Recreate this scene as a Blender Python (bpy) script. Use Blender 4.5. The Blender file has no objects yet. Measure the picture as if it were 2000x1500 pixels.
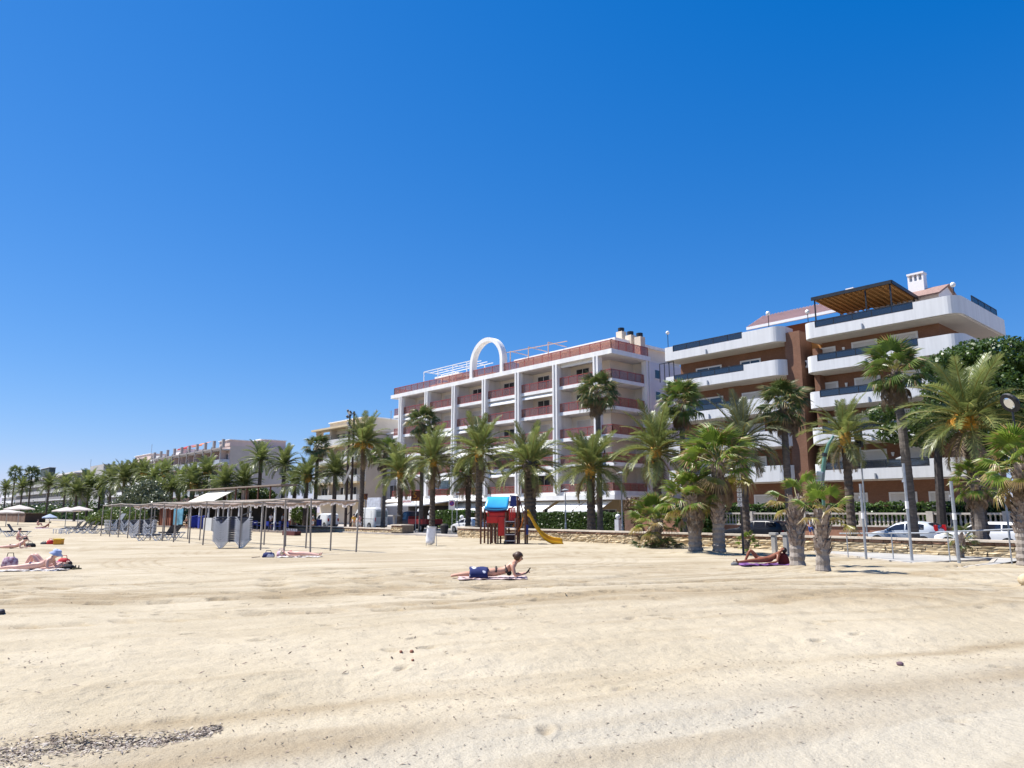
import bpy, math, random
import numpy as np
from mathutils import Vector, Matrix
R = math.radians
random.seed(7)
C = bpy.context.scene.collection
SC = bpy.context.scene
# ------------------------------------------------------------------ camera, sky, sun, exposure
F = 1430.0; TH = R(9.92); PH = R(48.2); EYE = 1.9
cd = bpy.data.cameras.new('camera'); cam = bpy.data.objects.new('camera', cd); C.objects.link(cam)
cam.location = (0, 0, EYE); cam.rotation_euler = (R(90) + TH, 0, PH)
cd.sensor_width = 36; cd.lens = 36 * F / 2000; cd.clip_start = 0.05; cd.clip_end = 6000
SC.camera = cam
SUN_EL = R(58); sdx, sdy = -0.83, -0.56
w = bpy.data.worlds.new('World'); SC.world = w; w.use_nodes = True
nt = w.node_tree; nt.nodes.clear()
sky = nt.nodes.new('ShaderNodeTexSky'); sky.sky_type = 'NISHITA'; sky.sun_disc = False
sky.sun_elevation = SUN_EL; sky.sun_rotation = math.atan2(sdx, sdy) % (2 * math.pi)
sky.altitude = 0; sky.air_density = 1.0; sky.dust_density = 0.0; sky.ozone_density = 3.0
STR, EXPO = 0.115, 0.82
K_ = STR * 2 ** 0.35
sx_ = nt.nodes.new('ShaderNodeSeparateColor'); cx_ = nt.nodes.new('ShaderNodeCombineColor')
nt.links.new(sky.outputs[0], sx_.inputs[0])
def ch(i, mul, power, add):
    """per channel response of the photo's saturated sky: mul * v ** power + add"""
    m1 = nt.nodes.new('ShaderNodeMath'); m1.operation = 'MULTIPLY'; m1.inputs[1].default_value = K_; nt.links.new(sx_.outputs[i], m1.inputs[0])
    m2 = nt.nodes.new('ShaderNodeMath'); m2.operation = 'POWER'; m2.inputs[1].default_value = power; nt.links.new(m1.outputs[0], m2.inputs[0])
    m3 = nt.nodes.new('ShaderNodeMath'); m3.operation = 'MULTIPLY_ADD'; m3.inputs[1].default_value = mul; m3.inputs[2].default_value = add; nt.links.new(m2.outputs[0], m3.inputs[0])
    m4 = nt.nodes.new('ShaderNodeMath'); m4.operation = 'MAXIMUM'; m4.inputs[1].default_value = .004; nt.links.new(m3.outputs[0], m4.inputs[0])
    m5 = nt.nodes.new('ShaderNodeMath'); m5.operation = 'DIVIDE'; m5.inputs[1].default_value = STR * 2 ** EXPO; nt.links.new(m4.outputs[0], m5.inputs[0])
    nt.links.new(m5.outputs[0], cx_.inputs[i])
ch(0, .59, 1.22, -.052); ch(1, .605, .87, -.02); ch(2, .90, .58, .0)
bgn = nt.nodes.new('ShaderNodeBackground'); bgn.inputs[1].default_value = STR
on = nt.nodes.new('ShaderNodeOutputWorld')
nt.links.new(cx_.outputs[0], bgn.inputs[0]); nt.links.new(bgn.outputs[0], on.inputs[0])
sl = bpy.data.lights.new('sun', 'SUN'); sl.energy = 4.6; sl.angle = R(0.53); sl.color = (1.0, 0.965, 0.91)
so = bpy.data.objects.new('sun', sl); C.objects.link(so)
hl = math.hypot(sdx, sdy)
SUND = Vector((sdx / hl * math.cos(SUN_EL), sdy / hl * math.cos(SUN_EL), math.sin(SUN_EL)))
so.rotation_euler = SUND.to_track_quat('Z', 'Y').to_euler(); so.location = (-30, -40, 60)
vs = SC.view_settings; vs.view_transform = 'Standard'; vs.look = 'None'; vs.exposure = EXPO; vs.gamma = 1; vs.use_curve_mapping = False
cy = SC.cycles; cy.max_bounces = 8; cy.diffuse_bounces = 4; cy.glossy_bounces = 3; cy.transmission_bounces = 4
cy.transparent_max_bounces = 12; cy.caustics_reflective = False; cy.caustics_refractive = False

# ------------------------------------------------------------------ placing helpers: where a sight line of the photo meets a plane of the place
def ray(px, py):
    X = (px - 1000) / F; u = (750 - py) / F
    Y = math.cos(TH) - u * math.sin(TH); Z = math.sin(TH) + u * math.cos(TH)
    return (X * math.cos(PH) - Y * math.sin(PH), X * math.sin(PH) + Y * math.cos(PH), Z)
def at(px, py, d):
    x, y, z = ray(px, py); t = d / y
    return Vector((x * t, d, EYE + z * t))
def gnd(px, py, z0=0.0):
    x, y, z = ray(px, py); t = (z0 - EYE) / z
    return Vector((x * t, y * t, z0))
def S(px, d, py=1000): return at(px, py, d).x
def toimg(p):
    X = p[0] * math.cos(PH) + p[1] * math.sin(PH); Y = -p[0] * math.sin(PH) + p[1] * math.cos(PH); Z = p[2] - EYE
    f = Y * math.cos(TH) + Z * math.sin(TH); u = -Y * math.sin(TH) + Z * math.cos(TH)
    return 1000 + F * X / f, 750 - F * u / f

# ------------------------------------------------------------------ object helpers
OFF = {}
def tag(o, label=None, cat=None, group=None, kind=None):
    if label: o['label'] = label
    if cat: o['category'] = cat
    if group: o['group'] = group
    if kind: o['kind'] = kind
    return o
def thing(name, label, cat, loc=(0, 0, 0), rz=0.0, group=None, local=False):
    o = bpy.data.objects.new(name, None); C.objects.link(o); o.empty_display_size = 0.3
    o.location = loc; o.rotation_euler = (0, 0, rz)
    OFF[o.name] = Vector((0, 0, 0)) if local else Vector(loc)
    return tag(o, label, cat, group)
def copy_tree(o, parent=None):
    c = o.copy(); C.objects.link(c)
    if parent is not None:
        c.parent = parent
    OFF[c.name] = OFF.get(o.name, Vector((0, 0, 0)))
    for ch in list(o.children): copy_tree(ch, c)
    return c
def inst(name, me, parent, M):
    o = bpy.data.objects.new(name, me); C.objects.link(o)
    o.parent = parent; o.matrix_basis = M
    return o

class G:
    """collects simple shapes; build() links them as one mesh object"""
    def __init__(s): s.v = []; s.f = []; s.m = []; s.cm = 0
    def add(s, vs, fs):
        b = len(s.v); s.v.extend([tuple(p) for p in vs])
        for f in fs: s.f.append(tuple(b + i for i in f)); s.m.append(s.cm)
        return s
    def box(s, x0, y0, z0, x1, y1, z1):
        if x1 < x0: x0, x1 = x1, x0
        if y1 < y0: y0, y1 = y1, y0
        if z1 < z0: z0, z1 = z1, z0
        return s.add([(x0, y0, z0), (x1, y0, z0), (x1, y1, z0), (x0, y1, z0), (x0, y0, z1), (x1, y0, z1), (x1, y1, z1), (x0, y1, z1)],
                     [(3, 2, 1, 0), (4, 5, 6, 7), (0, 1, 5, 4), (1, 2, 6, 5), (2, 3, 7, 6), (3, 0, 4, 7)])
    def mbox(s, M, sx, sy, sz):
        c = [M @ Vector((x * sx / 2, y * sy / 2, z * sz / 2)) for x, y, z in [(-1, -1, -1), (1, -1, -1), (1, 1, -1), (-1, 1, -1), (-1, -1, 1), (1, -1, 1), (1, 1, 1), (-1, 1, 1)]]
        return s.add(c, [(3, 2, 1, 0), (4, 5, 6, 7), (0, 1, 5, 4), (1, 2, 6, 5), (2, 3, 7, 6), (3, 0, 4, 7)])
    def bar(s, a, b, wd, ht=None, up=(0, 0, 1)):
        a = Vector(a); b = Vector(b); ht = ht or wd
        x = (b - a); L = x.length; x.normalize(); up = Vector(up)
        y = up.cross(x)
        if y.length < 1e-4: y = Vector((0, 1, 0)).cross(x)
        if y.length < 1e-4: y = Vector((1, 0, 0)).cross(x)
        y.normalize(); z = x.cross(y)
        M = Matrix((x, y, z)).transposed().to_4x4(); M.translation = (a + b) / 2
        return s.mbox(M, L, wd, ht)
    def tube(s, pts, r, n=8, cap=True, sq=None):
        pts = [Vector(p) for p in pts]; k = len(pts)
        rs = r if isinstance(r, (list, tuple)) else [r] * k
        vs = []; ref = None
        for i, p in enumerate(pts):
            t = (pts[min(i + 1, k - 1)] - pts[max(i - 1, 0)]).normalized()
            if ref is None:
                ref = Vector((1, 0, 0)) if abs(t.x) < .8 else Vector((0, 1, 0))
            a = (ref - t * ref.dot(t)).normalized(); ref = a; b = t.cross(a)
            for j in range(n):
                q = 2 * math.pi * j / n
                vs.append(p + (a * math.cos(q) + b * math.sin(q)) * rs[i])
        fs = []
        for i in range(k - 1):
            for j in range(n):
                fs.append((i * n + j, i * n + (j + 1) % n, (i + 1) * n + (j + 1) % n, (i + 1) * n + j))
        if cap: fs.append(tuple(range(n - 1, -1, -1))); fs.append(tuple((k - 1) * n + j for j in range(n)))
        return s.add(vs, fs)
    def cyl(s, x, y, z0, z1, r0, r1=None, n=12): return s.tube([(x, y, z0), (x, y, z1)], [r0, r0 if r1 is None else r1], n)
    def quad(s, a, b, c, d): return s.add([a, b, c, d], [(0, 1, 2, 3)])
    def slab(s, pts, th):
        """planar polygon given thickness along its normal"""
        p = [Vector(q) for q in pts]; nrm = (p[1] - p[0]).cross(p[2] - p[0]).normalized() * th
        n = len(p); q = [a - nrm for a in p]
        fs = [tuple(range(n)), tuple(range(2 * n - 1, n - 1, -1))]
        for i in range(n): j = (i + 1) % n; fs.append((j, i, n + i, n + j))
        return s.add(p + q, fs)
    def ball(s, c, r, nu=12, nv=8, sc=(1, 1, 1)):
        c = Vector(c); vs = [c + Vector((0, 0, r * sc[2]))]; fs = []
        for i in range(1, nv):
            a = math.pi * i / nv
            for j in range(nu):
                b = 2 * math.pi * j / nu
                vs.append(c + Vector((r * sc[0] * math.sin(a) * math.cos(b), r * sc[1] * math.sin(a) * math.sin(b), r * sc[2] * math.cos(a))))
        vs.append(c - Vector((0, 0, r * sc[2]))); last = len(vs) - 1
        for j in range(nu): fs.append((0, 1 + j, 1 + (j + 1) % nu)); fs.append((last, last - nu + (j + 1) % nu, last - nu + j))
        for i in range(nv - 2):
            for j in range(nu):
                a = 1 + i * nu + j; b = 1 + i * nu + (j + 1) % nu
                fs.append((a, a + nu, b + nu, b))
        return s.add(vs, fs)
    def prism(s, poly, axis, a0, a1):
        """poly in the plane across axis ('x': (y,z); 'y': (x,z); 'z': (x,y))"""
        def P(u, a):
            return {'x': (a, u[0], u[1]), 'y': (u[0], a, u[1]), 'z': (u[0], u[1], a)}[axis]
        n = len(poly); vs = [P(u, a0) for u in poly] + [P(u, a1) for u in poly]
        fs = [tuple(range(n - 1, -1, -1)), tuple(range(n, 2 * n))]
        for i in range(n): j = (i + 1) % n; fs.append((i, j, n + j, n + i))
        return s.add(vs, fs)
    def mesh(s, name, mats, off=None, smooth=False):
        me = bpy.data.meshes.new(name)
        v = s.v if off is None else [(p[0] - off[0], p[1] - off[1], p[2] - off[2]) for p in s.v]
        me.from_pydata(v, [], s.f)
        for m in (mats if isinstance(mats, (list, tuple)) else [mats]): me.materials.append(m)
        if isinstance(mats, (list, tuple)) and len(mats) > 1: me.polygons.foreach_set('material_index', s.m)
        if smooth: me.polygons.foreach_set('use_smooth', [True] * len(s.f))
        me.update(); return me
    def build(s, name, mats, parent=None, smooth=False, bevel=0, fixn=False, label=None):
        off = None
        if parent is not None: off = OFF.get(parent.name, Vector((0, 0, 0)))
        me = s.mesh(name, mats, off, smooth)
        if fixn:
            import bmesh
            bm = bmesh.new(); bm.from_mesh(me); bmesh.ops.recalc_face_normals(bm, faces=bm.faces); bm.to_mesh(me); bm.free()
        o = bpy.data.objects.new(name, me); C.objects.link(o)
        if parent is not None: o.parent = parent; OFF[o.name] = off
        else: OFF[o.name] = Vector((0, 0, 0))
        if bevel:
            b = o.modifiers.new('bevel', 'BEVEL'); b.width = bevel; b.segments = 2; b.limit_method = 'ANGLE'
        if label: o['label'] = label
        return o
def single(g, name, mat, label, cat, loc, group=None, **k):
    """a thing that is one mesh, its origin at loc"""
    off = Vector(loc); me = g.mesh(name, mat, off, k.get('smooth', False))
    o = bpy.data.objects.new(name, me); C.objects.link(o); o.location = loc; OFF[o.name] = off
    if k.get('kind'): o['kind'] = k['kind']
    return tag(o, label, cat, group)
def struct(name, g, mat, smooth=False):
    o = g.build(name, mat, None, smooth); o['kind'] = 'structure'; return o

# ------------------------------------------------------------------ materials
MT = {}
def M(name, col, rough=.7, var=.12, scale=3.0, bump=0.0, bscale=None, metal=0.0, spec=.4, objvar=0.0, col2=None, alpha=1.0, stretch=(1, 1, 1), emit=None, coat=0.0):
    if name in MT: return MT[name]
    m = bpy.data.materials.new(name); m.use_nodes = True; n = m.node_tree.nodes; l = m.node_tree.links
    b = n['Principled BSDF']; b.inputs['Roughness'].default_value = rough; b.inputs['Metallic'].default_value = metal
    b.inputs['Specular IOR Level'].default_value = spec; b.inputs['Coat Weight'].default_value = coat
    tc = n.new('ShaderNodeTexCoord'); mp = n.new('ShaderNodeMapping'); mp.inputs['Scale'].default_value = stretch
    l.new(tc.outputs['Object'], mp.inputs[0])
    ns = n.new('ShaderNodeTexNoise'); ns.inputs['Scale'].default_value = scale; ns.inputs['Detail'].default_value = 5; ns.inputs['Roughness'].default_value = .6
    l.new(mp.outputs[0], ns.inputs['Vector'])
    rp = n.new('ShaderNodeValToRGB'); l.new(ns.outputs['Fac'], rp.inputs[0])
    c2 = col2 or tuple(min(1, c * (1 + var)) for c in col); c1 = tuple(c * (1 - var) for c in col)
    if col2: c1 = col
    rp.color_ramp.elements[0].position = .35; rp.color_ramp.elements[0].color = (*c1, 1)
    rp.color_ramp.elements[1].position = .65; rp.color_ramp.elements[1].color = (*c2, 1)
    out = rp.outputs[0]
    if objvar:
        oi = n.new('ShaderNodeObjectInfo'); h = n.new('ShaderNodeHueSaturation')
        mr = n.new('ShaderNodeMapRange'); mr.inputs[3].default_value = 1 - objvar; mr.inputs[4].default_value = 1 + objvar
        l.new(oi.outputs['Random'], mr.inputs[0]); l.new(mr.outputs[0], h.inputs['Value']); l.new(out, h.inputs['Color']); out = h.outputs[0]
    l.new(out, b.inputs['Base Color'])
    if bump:
        nb = n.new('ShaderNodeTexNoise'); nb.inputs['Scale'].default_value = bscale or scale * 6; nb.inputs['Detail'].default_value = 4
        l.new(mp.outputs[0], nb.inputs['Vector'])
        bp = n.new('ShaderNodeBump'); bp.inputs['Strength'].default_value = bump; bp.inputs['Distance'].default_value = .02
        l.new(nb.outputs['Fac'], bp.inputs['Height']); l.new(bp.outputs[0], b.inputs['Normal'])
    if emit: b.inputs['Emission Color'].default_value = (*emit[:3], 1); b.inputs['Emission Strength'].default_value = emit[3]
    MT[name] = m; return m
def leafmat(name, col, col2, trans=.35, rough=.38, objvar=.22):
    if name in MT: return MT[name]
    m = bpy.data.materials.new(name); m.use_nodes = True; n = m.node_tree.nodes; l = m.node_tree.links
    b = n['Principled BSDF']; b.inputs['Roughness'].default_value = rough; b.inputs['Specular IOR Level'].default_value = .55
    tc = n.new('ShaderNodeTexCoord'); ns = n.new('ShaderNodeTexNoise'); ns.inputs['Scale'].default_value = 1.6; ns.inputs['Detail'].default_value = 3
    l.new(tc.outputs['Object'], ns.inputs['Vector'])
    rp = n.new('ShaderNodeValToRGB'); l.new(ns.outputs['Fac'], rp.inputs[0])
    rp.color_ramp.elements[0].position = .3; rp.color_ramp.elements[0].color = (*col, 1)
    rp.color_ramp.elements[1].position = .7; rp.color_ramp.elements[1].color = (*col2, 1)
    oi = n.new('ShaderNodeObjectInfo'); h = n.new('ShaderNodeHueSaturation')
    mr = n.new('ShaderNodeMapRange'); mr.inputs[3].default_value = 1 - objvar; mr.inputs[4].default_value = 1 + objvar
    l.new(oi.outputs['Random'], mr.inputs[0]); l.new(mr.outputs[0], h.inputs['Value']); l.new(rp.outputs[0], h.inputs['Color'])
    l.new(h.outputs[0], b.inputs['Base Color'])
    t = n.new('ShaderNodeBsdfTranslucent'); l.new(h.outputs[0], t.inputs[0])
    mx = n.new('ShaderNodeMixShader'); mx.inputs[0].default_value = trans
    l.new(b.outputs[0], mx.inputs[1]); l.new(t.outputs[0], mx.inputs[2]); l.new(mx.outputs[0], n['Material Output'].inputs[0])
    MT[name] = m; return m
def glassmat(name, tint, body, fac=.5, rough=.05, gl=.12):
    """thin glazing: part see-through tint, part body colour, with a mirror-like gloss"""
    if name in MT: return MT[name]
    m = bpy.data.materials.new(name); m.use_nodes = True; n = m.node_tree.nodes; l = m.node_tree.links
    b = n['Principled BSDF']; b.inputs['Base Color'].default_value = (*body, 1); b.inputs['Roughness'].default_value = .25
    t = n.new('ShaderNodeBsdfTransparent'); t.inputs[0].default_value = (*tint, 1)
    mx = n.new('ShaderNodeMixShader'); mx.inputs[0].default_value = fac
    l.new(t.outputs[0], mx.inputs[1]); l.new(b.outputs[0], mx.inputs[2])
    g = n.new('ShaderNodeBsdfGlossy'); g.inputs['Roughness'].default_value = rough
    m2 = n.new('ShaderNodeMixShader'); m2.inputs[0].default_value = gl
    l.new(mx.outputs[0], m2.inputs[1]); l.new(g.outputs[0], m2.inputs[2]); l.new(m2.outputs[0], n['Material Output'].inputs[0])
    MT[name] = m; return m
def brickmat(name, c1, c2, mortar, scale=4.0, bw=.5, rh=.25, ax='xz'):
    if name in MT: return MT[name]
    m = bpy.data.materials.new(name); m.use_nodes = True; n = m.node_tree.nodes; l = m.node_tree.links
    b = n['Principled BSDF']; b.inputs['Roughness'].default_value = .85; b.inputs['Specular IOR Level'].default_value = .2
    tc = n.new('ShaderNodeTexCoord'); sp = n.new('ShaderNodeSeparateXYZ'); l.new(tc.outputs['Object'], sp.inputs[0])
    ad = n.new('ShaderNodeMath'); ad.operation = 'ADD'; l.new(sp.outputs[0], ad.inputs[0]); l.new(sp.outputs[1], ad.inputs[1])
    cb = n.new('ShaderNodeCombineXYZ'); l.new(ad.outputs[0], cb.inputs[0]); l.new(sp.outputs[2], cb.inputs[1])
    br = n.new('ShaderNodeTexBrick'); br.inputs['Scale'].default_value = scale; br.inputs['Color1'].default_value = (*c1, 1); br.inputs['Color2'].default_value = (*c2, 1)
    br.inputs['Mortar'].default_value = (*mortar, 1); br.inputs['Brick Width'].default_value = bw; br.inputs['Row Height'].default_value = rh; br.inputs['Mortar Size'].default_value = .015
    l.new(cb.outputs[0], br.inputs['Vector'])
    ns = n.new('ShaderNodeTexNoise'); ns.inputs['Scale'].default_value = .8; ns.inputs['Detail'].default_value = 4; l.new(tc.outputs['Object'], ns.inputs['Vector'])
    mr = n.new('ShaderNodeMapRange'); mr.inputs[3].default_value = .75; mr.inputs[4].default_value = 1.25; l.new(ns.outputs['Fac'], mr.inputs[0])
    h = n.new('ShaderNodeHueSaturation'); l.new(br.outputs['Color'], h.inputs['Color']); l.new(mr.outputs[0], h.inputs['Value'])
    l.new(h.outputs[0], b.inputs['Base Color'])
    MT[name] = m; return m

white = M('white_render', (.80, .785, .755), .8, .07, 1.0, bump=.1, bscale=30, stretch=(1.5, 1.5, .2))
whiteb = M('white_parapet', (.63, .63, .625), .8, .06, 1.6, bump=.1, bscale=25, stretch=(2.2, 2.2, .14), col2=(.71, .71, .705))
cream = M('cream_render', (.66, .58, .46), .85, .07, .5)
creamd = M('ochre_render', (.62, .50, .32), .85, .08, .6)
shadew = M('shaded_side_render', (.52, .45, .38), .9, .08, .4)  # side walls turned from the sun, shade put into the colour
pinkw = M('pink_render', (.60, .47, .42), .9, .08, .4)
greyw = M('grey_render', (.45, .43, .41), .9, .1, .5)
redm = M('red_painted_metal', (.34, .07, .055), .4, .1, 5)
darkm = M('dark_metal', (.03, .032, .036), .4, .2, 6, metal=.3)
greym = M('galvanised_metal', (.38, .40, .42), .4, .12, 5, metal=.5)
whitep = M('white_paint', (.80, .80, .79), .35, .03, 4)
conc = M('concrete', (.42, .40, .37), .9, .12, 1.2, bump=.2, bscale=40)
wooddk = M('weathered_wood', (.26, .20, .155), .85, .22, 3, bump=.3, bscale=30, stretch=(6, 6, .6))
woodbr = M('brown_wood', (.14, .055, .03), .6, .25, 4, bump=.2, bscale=20, stretch=(6, 6, .6))
shutter = M('roller_shutter', (.62, .60, .56), .6, .05, 2)
wframe = M('window_frame', (.74, .73, .71), .45, .03, 3)
dglass = M('window_glass', (.03, .04, .05), .06, .3, .6, spec=.8)
skin = M('skin_tan', (.56, .30, .20), .5, .08, 9)
skinp = M('skin_pale', (.68, .40, .31), .5, .08, 9)
skind = M('skin_dark_tan', (.24, .085, .045), .45, .12, 9)
hairbr = M('hair_brown', (.07, .035, .02), .5, .3, 30)
hairdk = M('hair_dark', (.015, .011, .01), .5, .3, 30)
blackc = M('black_cloth', (.012, .012, .014), .8, .3, 20)
navy = M('navy_cloth', (.012, .018, .09), .8, .2, 14)
# ------------------------------------------------------------------ sand
def _hash(ix, iy, seed):
    h = (ix.astype(np.int64) * 374761393 + iy.astype(np.int64) * 668265263 + seed * 974711) & 0x7fffffff
    h = ((h ^ (h >> 13)) * 1274126177) & 0x7fffffff
    return ((h ^ (h >> 16)) & 0xffff) / 65535.0
def vnoise(x, y, seed=0):
    x = np.asarray(x, float); y = np.asarray(y, float)
    ix = np.floor(x); iy = np.floor(y); fx = x - ix; fy = y - iy
    ux = fx * fx * fx * (fx * (fx * 6 - 15) + 10); uy = fy * fy * fy * (fy * (fy * 6 - 15) + 10)
    ix = ix.astype(np.int64); iy = iy.astype(np.int64)
    a = _hash(ix, iy, seed); b = _hash(ix + 1, iy, seed); c = _hash(ix, iy + 1, seed); d = _hash(ix + 1, iy + 1, seed)
    return (a * (1 - ux) + b * ux) * (1 - uy) + (c * (1 - ux) + d * ux) * uy - .5
def sstep(a, b, x):
    t = np.clip((x - a) / (b - a), 0, 1); return t * t * (3 - 2 * t)
cP, sP = math.cos(PH), math.sin(PH)
D_WALL = 37.0
KERB = [gnd(px, py, -.05) for px, py in ((1585, 1077), (1640, 1083), (1700, 1090), (1780, 1100), (1860, 1111), (1900, 1109), (1935, 1100), (1965, 1088))]
KERB = sorted([(p.x, min(p.y, 36.7)) for p in KERB]); KERB_S = [k[0] for k in KERB]; KERB_D = [k[1] for k in KERB]
def sand_h(x, y, micro=True, full=False):
    x = np.asarray(x, float); y = np.asarray(y, float)
    Xc = x * cP + y * sP; Yc = -x * sP + y * cP
    r = np.hypot(x, y)
    z = .27 - .33 * sstep(13, 40, r) - .05 * sstep(40, 80, r)
    p = -.375 * Xc + .927 * Yc; q = .927 * Xc + .375 * Yc      # the strand lines run along q
    pw = p + .25 * vnoise(q * .35, p * .1, 3) + .12 * vnoise(q * 1.1, p * .3, 4)
    z = z - .13 * (1 - sstep(6.9, 8.6, pw)) - .03 * (1 - sstep(5.0, 6.0, pw))
    # soft bank on the right under the young palms
    z = z + .10 * np.exp(-((Xc - 7.5) / 5) ** 2 - ((Yc - 15.0) / 2.2) ** 2)
    z = z + .16 * np.exp(-((x + 20.3) / 1.6) ** 2 - ((y - 30.5) / 1.2) ** 2) + .12 * np.exp(-((x + 27) / 1.5) ** 2 - ((y - 34.5) / 1.5) ** 2)
    damp_shade = np.zeros_like(z)  # ochre turned-up sand, plus shade painted into tracks, combs and prints
    if micro:
        far = 1 - sstep(30, 70, r)
        z = z + .10 * vnoise(x / 5, y / 5, 1) * far + .045 * vnoise(x / 1.4, y / 1.4, 2) * far
        fine = 1 - sstep(14, 34, r)
        lumpy = .35 + .65 * sstep(7.0, 8.0, pw) * (1 - sstep(10.8, 12.5, pw)) + .5 * np.exp(-((Xc - 8.5) / 3.5) ** 2 - ((Yc - 14.0) / 1.6) ** 2)
        n5 = vnoise(x / .42, y / .42, 5); n6 = vnoise(x / .17, y / .17, 6)
        z = z + (.034 * n5 + .016 * n6) * fine * lumpy
        z = z + .010 * vnoise(x / .07, y / .07, 7) * (1 - sstep(6, 14, r))
        # drag ridges running with the strand
        wp = p + 1.5 * vnoise(x / 7, y / 7, 61) + .8 * vnoise(x / 2.6, y / 2.6, 62); rid = vnoise(q * .32, wp * 4.0, 8); rid2 = vnoise(q * .16, wp * 1.2, 9)
        z = z + (.022 * rid + .03 * rid2) * (1 - sstep(24, 36, r))
        damp_shade = damp_shade + .42 * sstep(.02, .34, rid2) * sstep(9, 11, pw) + .26 * sstep(.05, .35, rid)
        # strips of turned up, damper sand along the strand lines
        for pc, wd, k, sd in ((6.0, .34, .95, 31), (7.12, .16, .85, 32), (5.0, .14, .5, 33), (8.6, .25, .25, 34), (11.4, .35, .55, 35), (12.7, .25, .5, 36), (15.6, .5, .5, 37), (18.5, .5, .4, 38), (23.0, .8, .35, 39), (28, 1.0, .3, 40)):
            damp_shade = damp_shade + k * np.exp(-((pw - pc + .5 * vnoise(q * .22, p * .05, sd)) / wd) ** 2) * sstep(-.22, .22, vnoise(q * .30, p * .4, sd + 20))
        # tractor tracks: straight pairs and turning loops, with cleat marks
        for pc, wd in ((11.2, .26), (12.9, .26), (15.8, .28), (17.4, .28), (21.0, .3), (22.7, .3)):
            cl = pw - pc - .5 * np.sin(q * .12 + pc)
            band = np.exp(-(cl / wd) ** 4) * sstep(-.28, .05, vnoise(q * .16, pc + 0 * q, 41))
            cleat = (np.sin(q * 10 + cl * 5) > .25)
            z = z - band * (.035 + .045 * cleat) * (1 - sstep(28, 42, r)); damp_shade = damp_shade + band * (.22 + .38 * cleat)
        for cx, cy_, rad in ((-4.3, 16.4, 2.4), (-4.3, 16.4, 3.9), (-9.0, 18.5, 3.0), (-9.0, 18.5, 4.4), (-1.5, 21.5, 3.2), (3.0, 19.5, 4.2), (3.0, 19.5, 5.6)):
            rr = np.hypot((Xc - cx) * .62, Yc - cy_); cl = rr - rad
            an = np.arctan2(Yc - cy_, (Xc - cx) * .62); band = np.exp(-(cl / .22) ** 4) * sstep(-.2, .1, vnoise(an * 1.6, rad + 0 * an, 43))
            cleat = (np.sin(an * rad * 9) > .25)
            z = z - band * (.035 + .045 * cleat) * (1 - sstep(28, 42, r)); damp_shade = damp_shade + band * (.20 + .38 * cleat)
        # long sweeping rake combs
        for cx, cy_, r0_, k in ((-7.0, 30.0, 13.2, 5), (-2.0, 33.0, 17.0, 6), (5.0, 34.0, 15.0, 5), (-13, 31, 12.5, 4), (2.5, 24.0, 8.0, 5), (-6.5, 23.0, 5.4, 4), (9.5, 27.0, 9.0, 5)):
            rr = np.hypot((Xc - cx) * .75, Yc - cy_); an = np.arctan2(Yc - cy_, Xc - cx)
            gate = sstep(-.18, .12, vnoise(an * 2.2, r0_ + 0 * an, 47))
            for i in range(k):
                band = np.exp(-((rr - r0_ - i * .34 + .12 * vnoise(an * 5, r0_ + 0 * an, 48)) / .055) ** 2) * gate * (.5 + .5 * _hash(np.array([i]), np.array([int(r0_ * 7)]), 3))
                z = z - .022 * band * (1 - sstep(28, 40, r)); damp_shade = damp_shade + .55 * band
        for cx, cy_, ra, rb_ in ((-4.4, 15.6, 1.0, 1.6), (-2.6, 17.0, .8, 1.2), (-8.4, 15.2, 1.2, 1.2), (8.5, 14.0, 3.6, 1.5), (4.5, 23, 2.2, 2.4)):
            damp_shade = damp_shade + .85 * np.exp(-((Xc - cx) / ra) ** 2 - ((Yc - cy_) / rb_) ** 2) * (.45 + 1.1 * np.clip(n5 + .5 * rid + .25, 0, 1))
        # foot prints in loose trails and scattered
        cell = .46; gx = np.floor(q / cell); gy = np.floor(p / cell)
        ox = (_hash(gx, gy, 51) - .5) * .4; oy = (_hash(gx, gy, 52) - .5) * .4; on_ = _hash(gx, gy, 53)
        dx = q / cell - gx - .5 - ox; dy = p / cell - gy - .5 - oy; ang = (_hash(gx, gy, 54) - .5) * 2.2
        fx = dx * np.cos(ang) + dy * np.sin(ang); fy = -dx * np.sin(ang) + dy * np.cos(ang)
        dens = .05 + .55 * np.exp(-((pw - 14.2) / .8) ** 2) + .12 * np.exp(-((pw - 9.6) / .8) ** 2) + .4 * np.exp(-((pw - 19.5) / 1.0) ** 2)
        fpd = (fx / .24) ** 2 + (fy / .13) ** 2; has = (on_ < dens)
        z = z + has * (-.032 * np.exp(-fpd * 1.2) + .012 * np.exp(-(np.sqrt(fpd) - 1.5) ** 2 * 4)) * (1 - sstep(26, 40, r)); damp_shade = damp_shade + has * .45 * np.exp(-fpd)  # print hollows also darkened, their shade painted in
    # the sand stops at the kerb of the concrete path below the wall
    kd = np.interp(x, KERB_S, KERB_D, left=60, right=60)
    z = z * (1 - sstep(kd - 1.2, kd - .1, y)) + (-.10) * sstep(kd - 1.2, kd - .1, y) - .25 * sstep(kd, kd + .2, y)
    z = np.where(y > D_WALL + .15, -.4, z)
    return (z, np.clip(damp_shade, 0, 1)) if full else z
def H(x, y): return float(sand_h(np.array([x]), np.array([y]), False)[0])
def Hm(x, y): return float(sand_h(np.array([x]), np.array([y]), True)[0])
def on_sand(px, py, it=6):
    """point where the sight line through a pixel of the photo meets the sand"""
    z = 0.1
    for _ in range(it):
        p = gnd(px, py, z); z = H(p.x, p.y)
    return Vector((p.x, p.y, z))
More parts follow.
